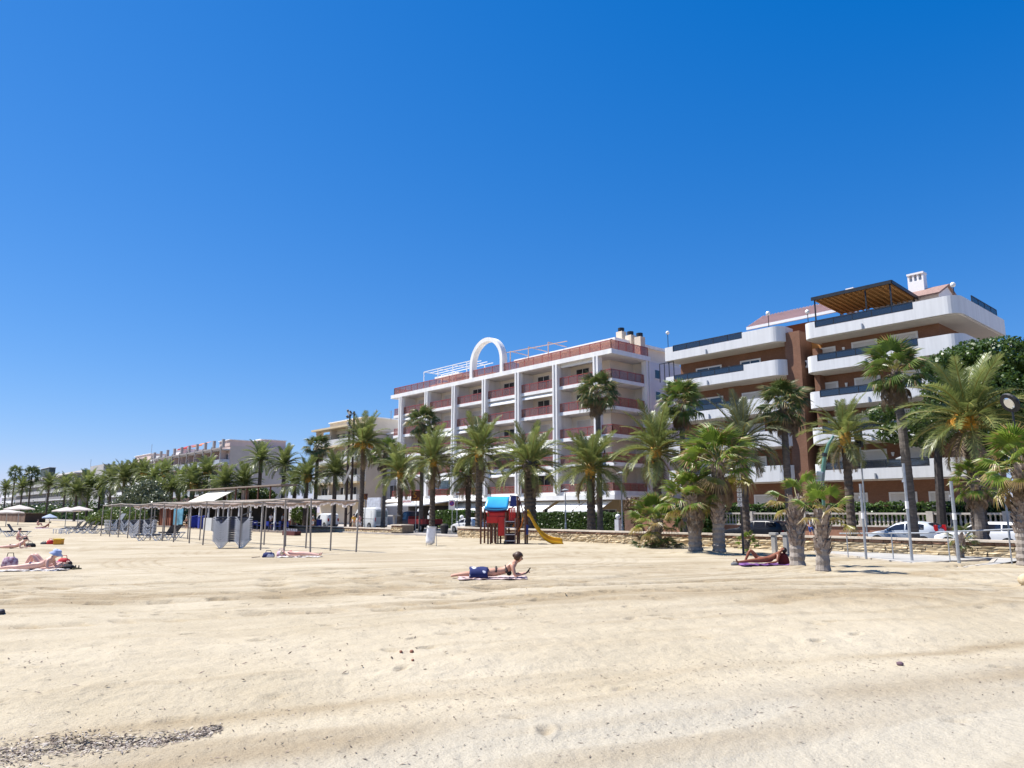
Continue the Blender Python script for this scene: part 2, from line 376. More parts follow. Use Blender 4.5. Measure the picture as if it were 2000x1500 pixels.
def make_sand():
    azf = np.linspace(-R(41), R(41), 600); azc = np.linspace(R(41), 2 * math.pi - R(41), 72)[1:-1]
    az = np.concatenate([azf, azc]); n = len(az)
    rr = np.concatenate([[0.6], np.geomspace(2.2, 8, 150), np.geomspace(8.02, 30, 560), np.geomspace(30.2, 420, 130)])
    A, RR = np.meshgrid(az, rr)
    Xc = RR * np.sin(A); Yc = RR * np.cos(A)
    x = Xc * cP - Yc * sP; y = Xc * sP + Yc * cP
    z, dmp_shade = sand_h(x, y, True, True)
    V = np.stack([x, y, z], -1).reshape(-1, 3)
    m = len(rr)
    i = np.arange(m - 1)[:, None]; j = np.arange(n)[None, :]
    a = i * n + j; b = i * n + (j + 1) % n; c = (i + 1) * n + (j + 1) % n; d = (i + 1) * n + j
    Fq = np.stack([a, d, c, b], -1).reshape(-1, 4)
    # leave out what lies well under the promenade
    keep = ~((y[:-1, :] > 40) & (np.roll(y, -1, 1)[:-1, :] > 40) & (y[1:, :] > 40)).reshape(-1)
    Fq = Fq[keep]
    me = bpy.data.meshes.new('sand')
    me.vertices.add(len(V)); me.vertices.foreach_set('co', V.ravel())
    me.loops.add(Fq.size); me.loops.foreach_set('vertex_index', Fq.ravel().astype(np.int32))
    me.polygons.add(len(Fq)); me.polygons.foreach_set('loop_start', np.arange(0, Fq.size, 4, dtype=np.int32))
    me.polygons.foreach_set('use_smooth', np.ones(len(Fq), bool))
    me.update(calc_edges=True); me.validate()
    at_ = me.attributes.new('damp_shade', 'FLOAT', 'POINT'); at_.data.foreach_set('value', dmp_shade.ravel().astype(np.float32))
    m = bpy.data.materials.new('sand'); m.use_nodes = True; nn = m.node_tree.nodes; l = m.node_tree.links
    b = nn['Principled BSDF']; b.inputs['Roughness'].default_value = .95; b.inputs['Specular IOR Level'].default_value = .12
    tc = nn.new('ShaderNodeTexCoord')
    def noise(sc, det, stretch=None, rot=0, rough=.6):
        ns = nn.new('ShaderNodeTexNoise'); ns.inputs['Scale'].default_value = sc; ns.inputs['Detail'].default_value = det; ns.inputs['Roughness'].default_value = rough
        if stretch:
            r1 = nn.new('ShaderNodeMapping'); r1.inputs['Rotation'].default_value = (0, 0, rot)
            r2 = nn.new('ShaderNodeMapping'); r2.inputs['Scale'].default_value = stretch
            l.new(tc.outputs['Object'], r1.inputs[0]); l.new(r1.outputs[0], r2.inputs[0]); l.new(r2.outputs[0], ns.inputs['Vector'])
        else: l.new(tc.outputs['Object'], ns.inputs['Vector'])
        return ns.outputs['Fac']
    def ramp(fac, p0, c0, p1, c1):
        rp = nn.new('ShaderNodeValToRGB'); l.new(fac, rp.inputs[0])
        rp.color_ramp.elements[0].position = p0; rp.color_ramp.elements[0].color = (*c0, 1)
        rp.color_ramp.elements[1].position = p1; rp.color_ramp.elements[1].color = (*c1, 1)
        return rp.outputs[0]
    def mixc(fac, a, c2, mode='MIX'):
        mx = nn.new('ShaderNodeMix'); mx.data_type = 'RGBA'; mx.blend_type = mode
        if isinstance(fac, float): mx.inputs[0].default_value = fac
        else: l.new(fac, mx.inputs[0])
        l.new(a, mx.inputs[6])
        if isinstance(c2, tuple): mx.inputs[7].default_value = (*c2, 1)
        else: l.new(c2, mx.inputs[7])
        return mx.outputs[2]
    # direction of the strand lines in the place: angle of q
    q_ang = math.atan2(.927 * sP + .375 * cP, .927 * cP - .375 * sP)
    SANDA = (.412, .350, .246); SANDB = (.48, .416, .306)
    col = ramp(noise(.35, 5), .35, SANDA, .65, SANDB)
    # damp, browner streaks along the strand
    st = ramp(noise(1.0, 5, (.10, 1.3, 1), -q_ang, .55), .52, (0, 0, 0), .72, (1, 1, 1))
    # distance across the strand lines
    sp = nn.new('ShaderNodeMapping'); sp.inputs['Rotation'].default_value = (0, 0, -q_ang); l.new(tc.outputs['Object'], sp.inputs[0])
    sx = nn.new('ShaderNodeSeparateXYZ'); l.new(sp.outputs[0], sx.inputs[0])
    def band(lo, hi, soft, wob=.5):
        ad = nn.new('ShaderNodeMath'); ad.operation = 'MULTIPLY_ADD'; l.new(noise(.7, 4), ad.inputs[0]); ad.inputs[1].default_value = wob * 2; l.new(sx.outputs[1], ad.inputs[2])
        a = nn.new('ShaderNodeMapRange'); a.inputs[1].default_value = lo + wob - soft; a.inputs[2].default_value = lo + wob + soft; l.new(ad.outputs[0], a.inputs[0])
        b2 = nn.new('ShaderNodeMapRange'); b2.inputs[1].default_value = hi + wob - soft; b2.inputs[2].default_value = hi + wob + soft; b2.inputs[3].default_value = 1; b2.inputs[4].default_value = 0; l.new(ad.outputs[0], b2.inputs[0])
        mu = nn.new('ShaderNodeMath'); mu.operation = 'MULTIPLY'; l.new(a.outputs[0], mu.inputs[0]); l.new(b2.outputs[0], mu.inputs[1]); return mu.outputs[0]
    def mul(a, k):
        mu = nn.new('ShaderNodeMath'); mu.operation = 'MULTIPLY'; l.new(a, mu.inputs[0])
        if isinstance(k, float): mu.inputs[1].default_value = k
        else: l.new(k, mu.inputs[1])
        return mu.outputs[0]
    col = mixc(mul(st, .30), col, (.32, .265, .185))
    lower = nn.new('ShaderNodeMapRange'); lower.inputs[1].default_value = 6.7; lower.inputs[2].default_value = 5.9; l.new(sx.outputs[1], lower.inputs[0])
    col = mixc(mul(lower.outputs[0], .55), col, (.40, .37, .305))            # paler grey shell sand below the strand line
    an = nn.new('ShaderNodeAttribute'); an.attribute_name = 'damp_shade'
    col = mixc(mul(an.outputs['Fac'], .72), col, (.265, .20, .118))  # damper sand and painted groove shade share this darker ochre
    col = mixc(.5, col, ramp(noise(38, 3), .3, (.36, .34, .32), .6, (.60, .58, .56)), 'SOFT_LIGHT')
    # dark grains and bits of shell
    vo = nn.new('ShaderNodeTexVoronoi'); vo.inputs['Scale'].default_value = 16; vo.inputs['Randomness'].default_value = 1; l.new(tc.outputs['Object'], vo.inputs['Vector'])
    spk = ramp(vo.outputs['Distance'], .05, (1, 1, 1), .13, (0, 0, 0))
    spk2 = mul(spk, ramp(noise(1.7, 3), .48, (0, 0, 0), .62, (1, 1, 1)))
    col = mixc(mul(spk2, .55), col, (.16, .12, .09))
    l.new(col, b.inputs['Base Color'])
    bp = nn.new('ShaderNodeBump'); bp.inputs['Strength'].default_value = .7; bp.inputs['Distance'].default_value = .014
    l.new(noise(55, 4), bp.inputs['Height'])
    bp2 = nn.new('ShaderNodeBump'); bp2.inputs['Strength'].default_value = .6; bp2.inputs['Distance'].default_value = .06
    l.new(noise(5.0, 4), bp2.inputs['Height']); l.new(bp.outputs[0], bp2.inputs['Normal'])
    l.new(bp2.outputs[0], b.inputs['Normal'])
    me.materials.append(m)
    o = bpy.data.objects.new('sand', me); C.objects.link(o); o['kind'] = 'structure'
make_sand()

# ------------------------------------------------------------------ promenade, road, pavement, land behind
paving = M('paving', (.40, .36, .32), .9, .08, 1.5, bump=.1, bscale=30)
asph = M('asphalt', (.055, .055, .058), .9, .2, 8, bump=.3, bscale=80)
earth = M('earth', (.24, .20, .14), .95, .2, .3)
SL, SR = -900.0, 60.0
g = G(); g.box(-3000, -3000, -1.4, 3000, 3000, -1.0); struct('ground', g, earth)
g = G(); g.box(SL, D_WALL + .3, -.5, SR, 42.0, 0.0); struct('promenade', g, paving)
g = G(); g.box(SL, 42.2, -.5, SR, 49.8, -.13); struct('road', g, asph)
g = G(); g.box(SL, 42.0, -.5, SR, 42.2, -.01); g.box(SL, 49.8, -.5, SR, 50.0, -.01); struct('kerb', g, conc)
g = G(); g.box(SL, 50.0, -.5, SR, 90, 0.0); struct('pavement', g, paving)
g = G()
for k in range(60): g.box(-240 + k * 4.4, 45.95, -.2, -238 + k * 4.4, 46.07, -.126)
struct('road_marking', g, M('road_paint', (.7, .7, .68), .7, .1, 8))
# concrete path at the foot of the wall, with its kerb along the sand
g = G(); vs = []; fs = []
for (x_, y_) in KERB: vs += [(x_, y_, -.06), (x_, D_WALL - .02, -.02)]
for i in range(len(KERB) - 1): fs.append((2 * i, 2 * i + 2, 2 * i + 3, 2 * i + 1))
g.add(vs, fs); struct('path', g, M('path_concrete', (.40, .385, .36), .9, .12, 1.2, bump=.2, bscale=40))
g = G()
for (a_, b_) in zip(KERB[:-1], KERB[1:]): g.bar((a_[0], a_[1], -.10), (b_[0], b_[1], -.10), .16, .14)
struct('path_kerb', g, M('kerb_stone', (.47, .42, .35), .9, .1, 2))

# ------------------------------------------------------------------ stone walls: every stone a part
stone_l = M('sandstone', (.50, .38, .215), .9, .25, 6, bump=.5, bscale=25, objvar=.28, col2=(.62, .52, .36))
stone_b = M('brown_stone', (.235, .135, .085), .9, .25, 5, bump=.4, bscale=25, objvar=.3)
cope_m = M('coping_stone', (.60, .52, .42), .85, .1, 3, bump=.2, bscale=30, objvar=.08)
mortar = M('mortar', (.20, .16, .12), .95, .2, 6)
def rock_mesh(name, mat, seed, rough=.16):
    """a rough block, unit size, about 40 triangles"""
    rn = random.Random(seed); g = G(); nx = 4
    ring = []
    for i in range(nx + 1):
        x = -.5 + i / nx
        for (y, z) in ((-.5, -.36), (-.5, .36), (-.38, .5), (.5, .5), (.5, -.5), (-.38, -.5)):
            k = .86 if i in (0, nx) and y < 0 else 1
            ring.append((x + rn.uniform(-.02, .02), y * k + (rn.uniform(-rough * .8, rough * .8) if y < 0 else 0), z * (k * .5 + .5) + rn.uniform(-.035, .035)))
    fs = []
    for i in range(nx):
        for j in range(6):
            fs.append((i * 6 + j, i * 6 + (j + 1) % 6, (i + 1) * 6 + (j + 1) % 6, (i + 1) * 6 + j))
    fs.append((5, 4, 3, 2, 1, 0)); fs.append(tuple(nx * 6 + j for j in range(6)))
    g.add(ring, fs); return g.mesh(name, mat, smooth=False)
STN = [rock_mesh('stone', stone_l, k) for k in range(6)]
HDR = [rock_mesh('header_stone', stone_b, 20 + k, .08) for k in range(3)]
def stone_wall(root, pts, ztop, zbase, rows, name_stuff=False, step=.62, parts=True, thick=.45):
    """pts: polyline (s,d) of the beach face; outward side is to the right of travel"""
    rn = random.Random(int(pts[0][0] * 10)); cop = G(); body = G(); stuff = G(); count = 0
    for (a, b) in zip(pts[:-1], pts[1:]):
        a = Vector((*a, 0)); b = Vector((*b, 0)); L = (b - a).length; t = (b - a).normalized(); nrm = Vector((t.y, -t.x, 0)); ang = math.atan2(t.y, t.x)
        c = (a + b) / 2 - nrm * (thick / 2 + .05)
        Mx = Matrix.Rotation(ang, 4, 'Z'); Mx.translation = Vector((c.x, c.y, (zbase + ztop - .1) / 2)); body.mbox(Mx, L + .02, thick, ztop - .1 - zbase)
        k = max(1, round(L / 1.15))
        for i in range(k):
            p = a + t * (L * (i + .5) / k) - nrm * (thick / 2 - .01)
            Mx = Matrix.Rotation(ang, 4, 'Z'); Mx.translation = Vector((p.x, p.y, ztop - .045 + rn.uniform(-.006, .006)))
            gg = G(); gg.mbox(Mx, L / k - .012, thick + .16, .095)
            if parts: gg.build('coping_stone', cope_m, root, bevel=0)
            else: stuff.cm = 2; stuff.mbox(Mx, L / k - .012, thick + .16, .095)
        z = ztop - .10
        for ri, hgt in enumerate(rows):
            x = -rn.uniform(0, step * .4)
            while x < L:
                wdt = step * rn.uniform(.55, 1.5) * (.55 if ri == 0 else 1)
                x0 = max(0, x); x1 = min(L, x + wdt); x += wdt
                if x1 - x0 < .08: continue
                p = a + t * ((x0 + x1) / 2) - nrm * .10
                hh = hgt * rn.uniform(.84, .96)
                Mx = Matrix.Translation((p.x, p.y, z - hgt / 2)) @ Matrix.Rotation(ang, 4, 'Z') @ Matrix.Diagonal((x1 - x0 - .03, .30 * rn.uniform(.8, 1.15), hh, 1))
                me = rn.choice(HDR if ri == 0 else STN)
                if parts and count < 300:
                    off = OFF[root.name]
                    inst('header_stone' if ri == 0 else 'stone', me, root, Matrix.Translation(-off) @ Mx)
                    if ri: count += 1
                else:
                    stuff.cm = 1 if ri == 0 else 0
                    stuff.add([Mx @ v.co for v in me.vertices], [tuple(p.vertices) for p in me.polygons])
            z -= hgt
    body.build('core', mortar, root)
    if stuff.f: stuff.build('far_stones', [stone_l, stone_b, cope_m], root)['kind'] = 'stuff'
wl = thing('stone_wall', 'low sandstone promenade wall with brown header course and pale coping, between beach and road', 'wall', (-28, D_WALL, 0))
sE = S(900, D_WALL)
stone_wall(wl, [(sE - 2.6, D_WALL + 3.2), (sE - 1.9, D_WALL + 1.2), (sE - .6, D_WALL + .25), (sE + 1.4, D_WALL), (-5.0, D_WALL)][0:5], .70, -.9, (.145, .12, .12, .12, .12, .12, .12), step=.92)
s2 = S(786, D_WALL)
wl2 = thing('stone_wall', 'low stone wall of the promenade left of the gap, in front of the white vans', 'wall', (s2 - 15, D_WALL + .6, 0))
stone_wall(wl2, [(s2 - 75, D_WALL + .6), (s2 - 2.6, D_WALL + .6)], .42, -.5, (.12, .12, .12), step=.8, parts=False)
pr = thing('stone_pier', 'square brown stone pier with flat cap at the end of the left wall', 'pillar', (s2 - 1.4, D_WALL + .8, 0))
stone_wall(pr, [(s2 - 2.4, D_WALL + .4), (s2 - .6, D_WALL + .4)], .78, -.4, (.14, .14, .14, .14), step=.5, thick=1.2)
# balustrade in front of the brick block's garden
bl = thing('balustrade', 'stone balustrade on a low brick wall in front of the brick apartment block hedge', 'balustrade', (-22, 51.5, 0))
balm = M('cast_stone', (.50, .455, .40), .9, .12, 2, bump=.1)
brk = brickmat('garden_brick', (.33, .155, .095), (.27, .12, .075), (.34, .27, .22), 4.0)
bs0, bs1 = S(1375, 51.5), -6.0
g = G(); g.box(bs0, 51.4, 0, bs1, 51.75, .92); g.build('base_wall', brk, bl)
g = G(); g.box(bs0, 51.32, .92, bs1, 51.8, 1.02); g.box(bs0, 51.34, 1.74, bs1, 51.78, 1.86); g.build('rail', balm, bl)
g = G(); x = bs0 + .12
while x < bs1:
    g.tube([(x, 51.56, 1.02), (x, 51.56, 1.12), (x, 51.56, 1.26), (x, 51.56, 1.5), (x, 51.56, 1.66), (x, 51.56, 1.74)], [.075, .05, .09, .05, .045, .08], 6, False); x += .27
g.build('balusters', balm, bl)['kind'] = 'stuff'
k = 0; x = bs0
while x < bs1:
    g = G(); g.box(x - .2, 51.28, .93, x + .2, 51.84, 1.95); g.build('post', balm, bl); x += 4.2
# ------------------------------------------------------------------ white apartment block with red balcony rails
SC0, SL0 = -48.2, -89.0                     # right corner and left end of the facade (along the street)
DF, DB = 56.8, 59.0                         # slab edge and back wall
FZ = [4.0, 6.87, 9.74, 12.61, 15.48, 18.45] # balcony floors and roof
COLS = [-86.86, -80.56, -74.51, -68.36, -62.31, -56.1, -50.09]
redglass = glassmat('red_tinted_glass', (.90, .70, .63), (.36, .19, .15), .30, gl=.04)
blueglass = glassmat('clear_blue_glass', (.55, .70, .80), (.35, .45, .52), .45, gl=.2)
ab = thing('apartment_block', 'white apartment block of five balcony storeys with red rails and a roof arch', 'building', ((SC0 + SL0) / 2, 64, 0))
backm = M('balcony_wall', (.80, .74, .64), .85, .06, .4)
g = G(); g.box(SL0 + .6, DB, 4.0, SC0 - 2.1, 74, 18.2); g.box(SC0 - 2.15, 63.0, 0, SC0 - .05, 74, 18.2); g.build('wall', backm, ab)
g = G(); g.box(SL0 + 1.5, 60.0, 0, SC0 - 2.0, 73.9, 4.0); g.build('ground_floor_wall', M('sand_render', (.55, .42, .25), .85, .08, .5), ab)
for k, z in enumerate(FZ):
    g = G(); roof = (k == 5)
    h = .5 if roof else .36
    lo = z - h
    e = .35 if roof else 0
    # slab with a chamfered nose, wrapping round the right corner
    for (x0, y0, x1, y1) in ((SL0 - e, DF - e, SC0 + e, DB + .1), (SC0 - 2.3, DB + .1, SC0 + e, 62.9)):
        g.box(x0, y0, lo, x1, y1, z)
    if k == 0:
        g.box(SL0 - .6, DF - .35, 3.15, SC0 + .3, DB + .1, 3.62); g.box(SC0 - 2.3, DB + .1, 3.15, SC0 + .3, 63.5, 3.62)
        g.prism([(DF - 1.1, 3.3), (DF - .35, 3.62), (DF - .35, 3.2)], 'x', SL0 - .4, SL0 + 20)
    g.build('roof_slab' if roof else 'floor_slab', white, ab)
    if not roof:
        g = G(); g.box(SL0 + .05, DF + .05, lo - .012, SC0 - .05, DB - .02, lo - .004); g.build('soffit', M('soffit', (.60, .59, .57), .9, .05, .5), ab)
# columns: three ribs from the first floor to the roof slab
def column(x, y, ax='x'):
    g = G(); z0, z1 = 3.9, 18.0
    for o, pr_ in ((-.245, .42), (0, .30), (.245, .42)):
        if ax == 'x': g.box(x + o - .105, y - pr_, z0, x + o + .105, y + .2, z1)
        else: g.box(x - .2, y + o - .105, z0, x + pr_, y + o + .105, z1)
    if ax == 'x': g.box(x - .37, y - .16, z0, x + .37, y + .25, z1)
    else: g.box(x - .25, y - .37, z0, x + .16, y + .37, z1)
    g.build('column', white, ab)
for x in COLS: column(x, DF + .05)
column(SC0 - .15, 62.6, 'y')
# dividing fin walls behind the columns
for x in COLS[:-1]:
    g = G(); g.box(x - .12, DF + .32, 4.01, x + .12, DB - .01, 17.9); g.build('fin_wall', white, ab)
RP = G().box(-.5, -.012, -.5, .5, .012, .5).mesh('pane', redglass)
RPB = G().box(-.5, -.012, -.5, .5, .012, .5).mesh('pane', blueglass)
def railing(root, a, b, z, h, mat, pane, step=1.02, solid=0.0, name='railing', side=0):
    """posts, top rail and bottom rail as one part, each glass pane its child; 300 panes at most have their own object"""
    a = Vector((a[0], a[1], z)); b = Vector((b[0], b[1], z)); L = (b - a).length; t = (b - a).normalized(); ang = math.atan2(t.y, t.x)
    n = max(1, round(L / step)); g = G(); up = Vector((0, 0, 1))
    g.bar(a + up * h, b + up * h, .07, .07); g.bar(a + up * .06, b + up * .06, .05, .05)
    for i in range(n + 1):
        p = a + t * (L * i / n); g.bar(p, p + up * h, .055, .055)
    r = g.build(name, mat, root)
    off = OFF[root.name]
    for i in range(n):
        p = a + t * (L * (i + .5) / n) - off + up * (h / 2 + .02)
        inst('pane', pane, r, Matrix.Translation(p) @ Matrix.Rotation(ang, 4, 'Z') @ Matrix.Diagonal((L / n - .07, 1, h - .14, 1)))
    return r
edges = [SL0 + .1] + COLS + [SC0 - .15]
for k in range(5):
    for i in range(len(edges) - 1):
        x0 = edges[i] + (.38 if i else 0); x1 = edges[i + 1] - (.38 if i < len(edges) - 2 else 0)
        if x1 - x0 < .6: continue
        hh = .95 if k else .78
        railing(ab, (x0, DF + .1), (x1, DF + .1), FZ[k], hh, redm, RP, 1.25)
    railing(ab, (SC0 - .15, DF + .1), (SC0 - .15, 62.2), FZ[k], .95 if k else .78, redm, RP, 1.25)
railing(ab, (SL0, DF), (SC0, DF), FZ[5], 1.0, redm, RP, 1.45)
railing(ab, (SC0, DF), (SC0, 62.9), FZ[5], 1.05, redm, RP, 1.25)
railing(ab, (SL0, DF), (SL0, 60.5), FZ[5], 1.0, redm, RP, 1.25)
# doors and windows on the back wall
rw = random.Random(4)
def window(root, x0, x1, z0, z1, y, kind='shutter', fr=.07):
    g = G()
    g.box(x0, y - .05, z0, x0 + fr, y + .02, z1); g.box(x1 - fr, y - .05, z0, x1, y + .02, z1)
    g.box(x0 + fr, y - .05, z1 - fr, x1 - fr, y + .02, z1); g.box(x0 + fr, y - .05, z0, x1 - fr, y + .02, z0 + fr)
    if kind != 'shutter': xm = (x0 + x1) / 2; g.box(xm - .035, y - .05, z0 + fr, xm + .035, y + .02, z1 - fr)
    f = g.build('window', wframe, root)
    g = G()
    if kind == 'shutter':
        n = int((z1 - z0 - 2 * fr) / .11)
        for i in range(n):
            za = z0 + fr + (z1 - z0 - 2 * fr) * i / n; zb = z0 + fr + (z1 - z0 - 2 * fr) * (i + 1) / n
            g.add([(x0 + fr, y - .012, za), (x1 - fr, y - .012, za), (x1 - fr, y - .032, (za + zb) / 2), (x0 + fr, y - .032, (za + zb) / 2), (x1 - fr, y - .012, zb), (x0 + fr, y - .012, zb)], [(0, 1, 2, 3), (3, 2, 4, 5)])
        g.build('shutter', shutter, f)
    else:
        g.box(x0 + fr, y - .03, z0 + fr, x1 - fr, y - .01, z1 - fr); g.build('pane', dglass, f)
    return f
for k in range(5):
    for i in range(6):
        a, b = COLS[i], COLS[i + 1]; z = FZ[k] + .02
        kd = rw.choice(['shutter', 'shutter', 'glass', 'shutter'])
        window(ab, a + .9, a + 2.9, z, z + 2.1, DB, kd)
        if rw.random() < .7: window(ab, b - 2.2, b - 1.0, z + .9, z + 2.1, DB, rw.choice(['shutter', 'glass']))
# awnings and rolled blinds on a few balconies
awn = M('white_awning', (.82, .81, .78), .8, .04, 3)
def awning(root, x0, x1, y, z, out=.5, drop=.45, val=.18, name='awning', m=None):
    g = G(); n = 10
    for (ya, za, yb, zb) in ((y, z, y - out, z - drop), (y - out, z - drop, y - out - .01, z - drop - val)):
        g.slab([(x0, ya, za), (x0, yb, zb), (x1, yb, zb), (x1, ya, za)], .02)
    return g.build(name, m or awn, root)
for i, k, o, dr in ((3, 3, .3, .35), (4, 3, .25, .25), (1, 2, .35, .45), (5, 4, .12, .3), (2, 2, .3, .3), (3, 1, 1.0, .55), (3, 0, .3, .35), (4, 0, .35, .4), (2, 1, .9, .6), (1, 0, .8, .4), (0, 3, .3, .3), (4, 1, .3, .3)):
    awning(ab, COLS[i] + .45, COLS[i + 1] - .45, DF + .3, FZ[k + 1] - .42, o, dr)
# glazed-in balcony on the first floor
g = G(); g.box(COLS[1] + .6, DF + .2, 4.8, COLS[1] + 5.4, DF + .26, 6.3); gb = g.build('balcony_glazing', blueglass, ab)
for z in (4.78, 6.3):
    g = G(); g.box(COLS[1] + .5, DF + .17, z, COLS[1] + 5.5, DF + .3, z + .07); g.build('glazing_bar', wframe, gb)
# air conditioners
def aircon(root, x, y, z):
    g = G(); g.box(x - .42, y - .34, z, x + .42, y, z + .62); a = g.build('air_conditioner', whitep, root)
    g = G(); g.tube([(x - .1, y - .35, z + .31), (x - .1, y - .345, z + .31)], .24, 14); g.build('fan_grille', darkm, a)
aircon(ab, COLS[5] - 1.2, DB - .1, FZ[4] + 1.55)
aircon(ab, COLS[5] - 1.1, DB - .1, FZ[4] + .3)
# shop awnings and dark shop windows at street level
for x0, x1 in ((COLS[3] - 5.8, COLS[3] - .4), (COLS[3], COLS[3] + 5.3), (COLS[4] - .4, COLS[4] + 5.1), (COLS[5] - .4, COLS[5] + 3.2), (COLS[5] + 3.4, SC0 - 1.0)):
    awning(ab, x0, x1, 57.6, 3.05, 2.0, .95, .22)
for i in range(6):
    window(ab, COLS[i] + .8, COLS[i] + 3.0, .05, 2.3, 60.0, 'glass'); window(ab, COLS[i] + 3.4, COLS[i] + 5.4, .9, 2.2, 60.0, 'glass')
# penthouse, chimneys, pergola and arch on the roof
g = G(); g.box(-66, 60.2, 18.45, -50.5, 72, 20.25); g.box(-86, 61.0, 18.45, -72, 72, 20.0); pk = g.build('penthouse', M('penthouse_render', (.72, .60, .48), .85, .06, .5), ab)
g = G(); g.box(-66.4, 59.7, 20.25, -50.1, 72.4, 20.55); g.box(-82.5, 59.2, 20.3, -77, 64, 20.5); g.build('penthouse_roof', white, pk)
for (px_, y_) in ((1213, 641), (1231, 648), (1249, 651)):
    p = at(px_, y_, 62.5)
    g = G(); g.box(p.x - .42, 62.1, 18.45, p.x + .42, 62.9, p.z - .45); ch = g.build('chimney', M('chimney_render', (.66, .56, .44), .85, .06, 1), ab)
    g = G(); g.cyl(p.x, 62.5, p.z - .45, p.z, .36, .36, 10); g.build('chimney_cap', darkm, ch)
g = G(); xl, xr = -71.3, -65.0; cx = (xl + xr) / 2; ro = (xr - xl) / 2; zc = 20.0
N = 28
for (yy0, yy1) in ((DF - .25, DF + .55),):
    outer = [(xl, 18.4)] + [(cx - ro * math.cos(math.pi * i / N), zc + ro * 1.02 * math.sin(math.pi * i / N)) for i in range(N + 1)] + [(xr, 18.4)]
    ri = ro - .48
    inner = [(cx - ri, 18.4)] + [(cx - ri * math.cos(math.pi * i / N), zc + ri * 1.02 * math.sin(math.pi * i / N)) for i in range(N + 1)] + [(cx + ri, 18.4)]
    m_ = len(outer)
    vs = [(p[0], yy0, p[1]) for p in outer] + [(p[0], yy0, p[1]) for p in inner] + [(p[0], yy1, p[1]) for p in outer] + [(p[0], yy1, p[1]) for p in inner]
    fs = []
    for i in range(m_ - 1):
        fs += [(i, i + 1, m_ + i + 1, m_ + i), (2 * m_ + i + 1, 2 * m_ + i, 3 * m_ + i, 3 * m_ + i + 1), (i + 1, i, 2 * m_ + i, 2 * m_ + i + 1), (m_ + i, m_ + i + 1, 3 * m_ + i + 1, 3 * m_ + i)]
    g.add(vs, fs)
g.build('roof_arch', white, ab, smooth=False)
g = G()
for x in (-82.8, -79.5, -76.2, -73.2):
    for y in (57.6, 60.6): g.bar((x, y, 18.45), (x, y, 21.1), .08)
    g.bar((x, 57.6, 21.1), (x, 60.6, 21.1), .08)
for y in (57.6, 58.6, 59.6, 60.6): g.bar((-82.8, y, 21.1), (-71.5, y, 21.1), .08)
g.build('roof_pergola', whitep, ab)
g = G()
for x in (-64.5, -61.3, -58.0): g.bar((x, 57.4, 18.45), (x, 57.4, 21.0), .09); g.bar((x, 57.4, 21.0), (x, 60.4, 20.9), .08)
g.bar((-66.5, 57.4, 21.0), (-55, 57.4, 20.6), .08); g.build('terrace_frame', M('terrace_frame', (.60, .42, .34), .6, .1, 3), ab)
# side wall with small windows, tiled ridge
g = G(); g.box(SC0 - .04, 63.2, 0, SC0 + .0, 75, 18.0); g.build('end_wall', M('end_render', (.72, .72, .71), .85, .05, .5), ab)
for z in (5.2, 8.1, 10.9, 13.8, 16.2):
    g = G(); g.box(SC0 + .0, 63.9, z, SC0 + .06, 64.9, z + 1.1); f = g.build('window', wframe, ab)
    g = G(); g.box(SC0 + .05, 64.0, z + .1, SC0 + .075, 64.8, z + 1.0); g.build('pane', dglass, f)

# ------------------------------------------------------------------ brick apartment block with rounded white parapets
BL, BR = -41.7, -16.3
BF, BW = 57.1, 59.3
ZB = [4.35, 7.25, 10.15, 13.1, 16.0]
bb = thing('apartment_block', 'brick apartment block with deep white rounded balcony parapets and dark rails', 'building', (-29, 64, 0))
brick = brickmat('facade_brick', (.225, .108, .065), (.185, .085, .05), (.235, .175, .13), 4.0)
g = G(); g.box(BL + .2, BW, 0, -29.9, 72, 16.2); g.box(-27.3, BW, 0, BR - 2.1, 72, 16.2); g.box(-30.0, 62.6, 0, -27.2, 71.9, 16.2); g.build('wall', brick, bb)
g = G(); g.box(-29.9, 57.9, 0, -28.55, 62.7, 16.95); g.box(-27.75, 58.4, 0, -27.3, 62.6, 15.3); g.build('brick_pier', brick, bb)
g = G(); g.box(-28.55, 60.0, 14.9, -27.2, 61.2, 16.9); g.build('stair_beam', M('ochre_panel', (.42, .20, .06), .8, .1, 2), bb)
def plan_path(x0, x1, y, back, rl, rr, n=7):
    p = []
    if rl > 0: p.append((x0, back)); p += [(x0 + rl - rl * math.cos(a), y + rl - rl * math.sin(a)) for a in [math.pi / 2 * i / n for i in range(n + 1)]]
    else: p += [(x0, back), (x0, y)]
    if rr > 0: p += [(x1 - rr + rr * math.sin(a), y + rr - rr * math.cos(a)) for a in [math.pi / 2 * i / n for i in range(n + 1)]]; p.append((x1, back))
    else: p += [(x1, y), (x1, back)]
    return p
def thick_path(g, path, z0, z1f, th=.16):
    """a wall along a plan path; z1f(i) gives the top of segment i"""
    P = [Vector((*q, 0)) for q in path]; n = len(P); inn = []
    for i in range(n):
        t = (P[min(i + 1, n - 1)] - P[max(i - 1, 0)]).normalized(); inn.append(P[i] + Vector((-t.y, t.x, 0)) * th)
    for i in range(n - 1):
        z1 = z1f(i); a, b, c, d = P[i], P[i + 1], inn[i + 1], inn[i]
        g.add([(a.x, a.y, z0), (b.x, b.y, z0), (c.x, c.y, z0), (d.x, d.y, z0), (a.x, a.y, z1), (b.x, b.y, z1), (c.x, c.y, z1), (d.x, d.y, z1)],
              [(3, 2, 1, 0), (4, 5, 6, 7), (0, 1, 5, 4), (1, 2, 6, 5), (2, 3, 7, 6), (3, 0, 4, 7)])
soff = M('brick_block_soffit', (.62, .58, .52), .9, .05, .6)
darkglass = glassmat('dark_glass', (.16, .19, .24), (.03, .036, .05), .55, gl=.1)
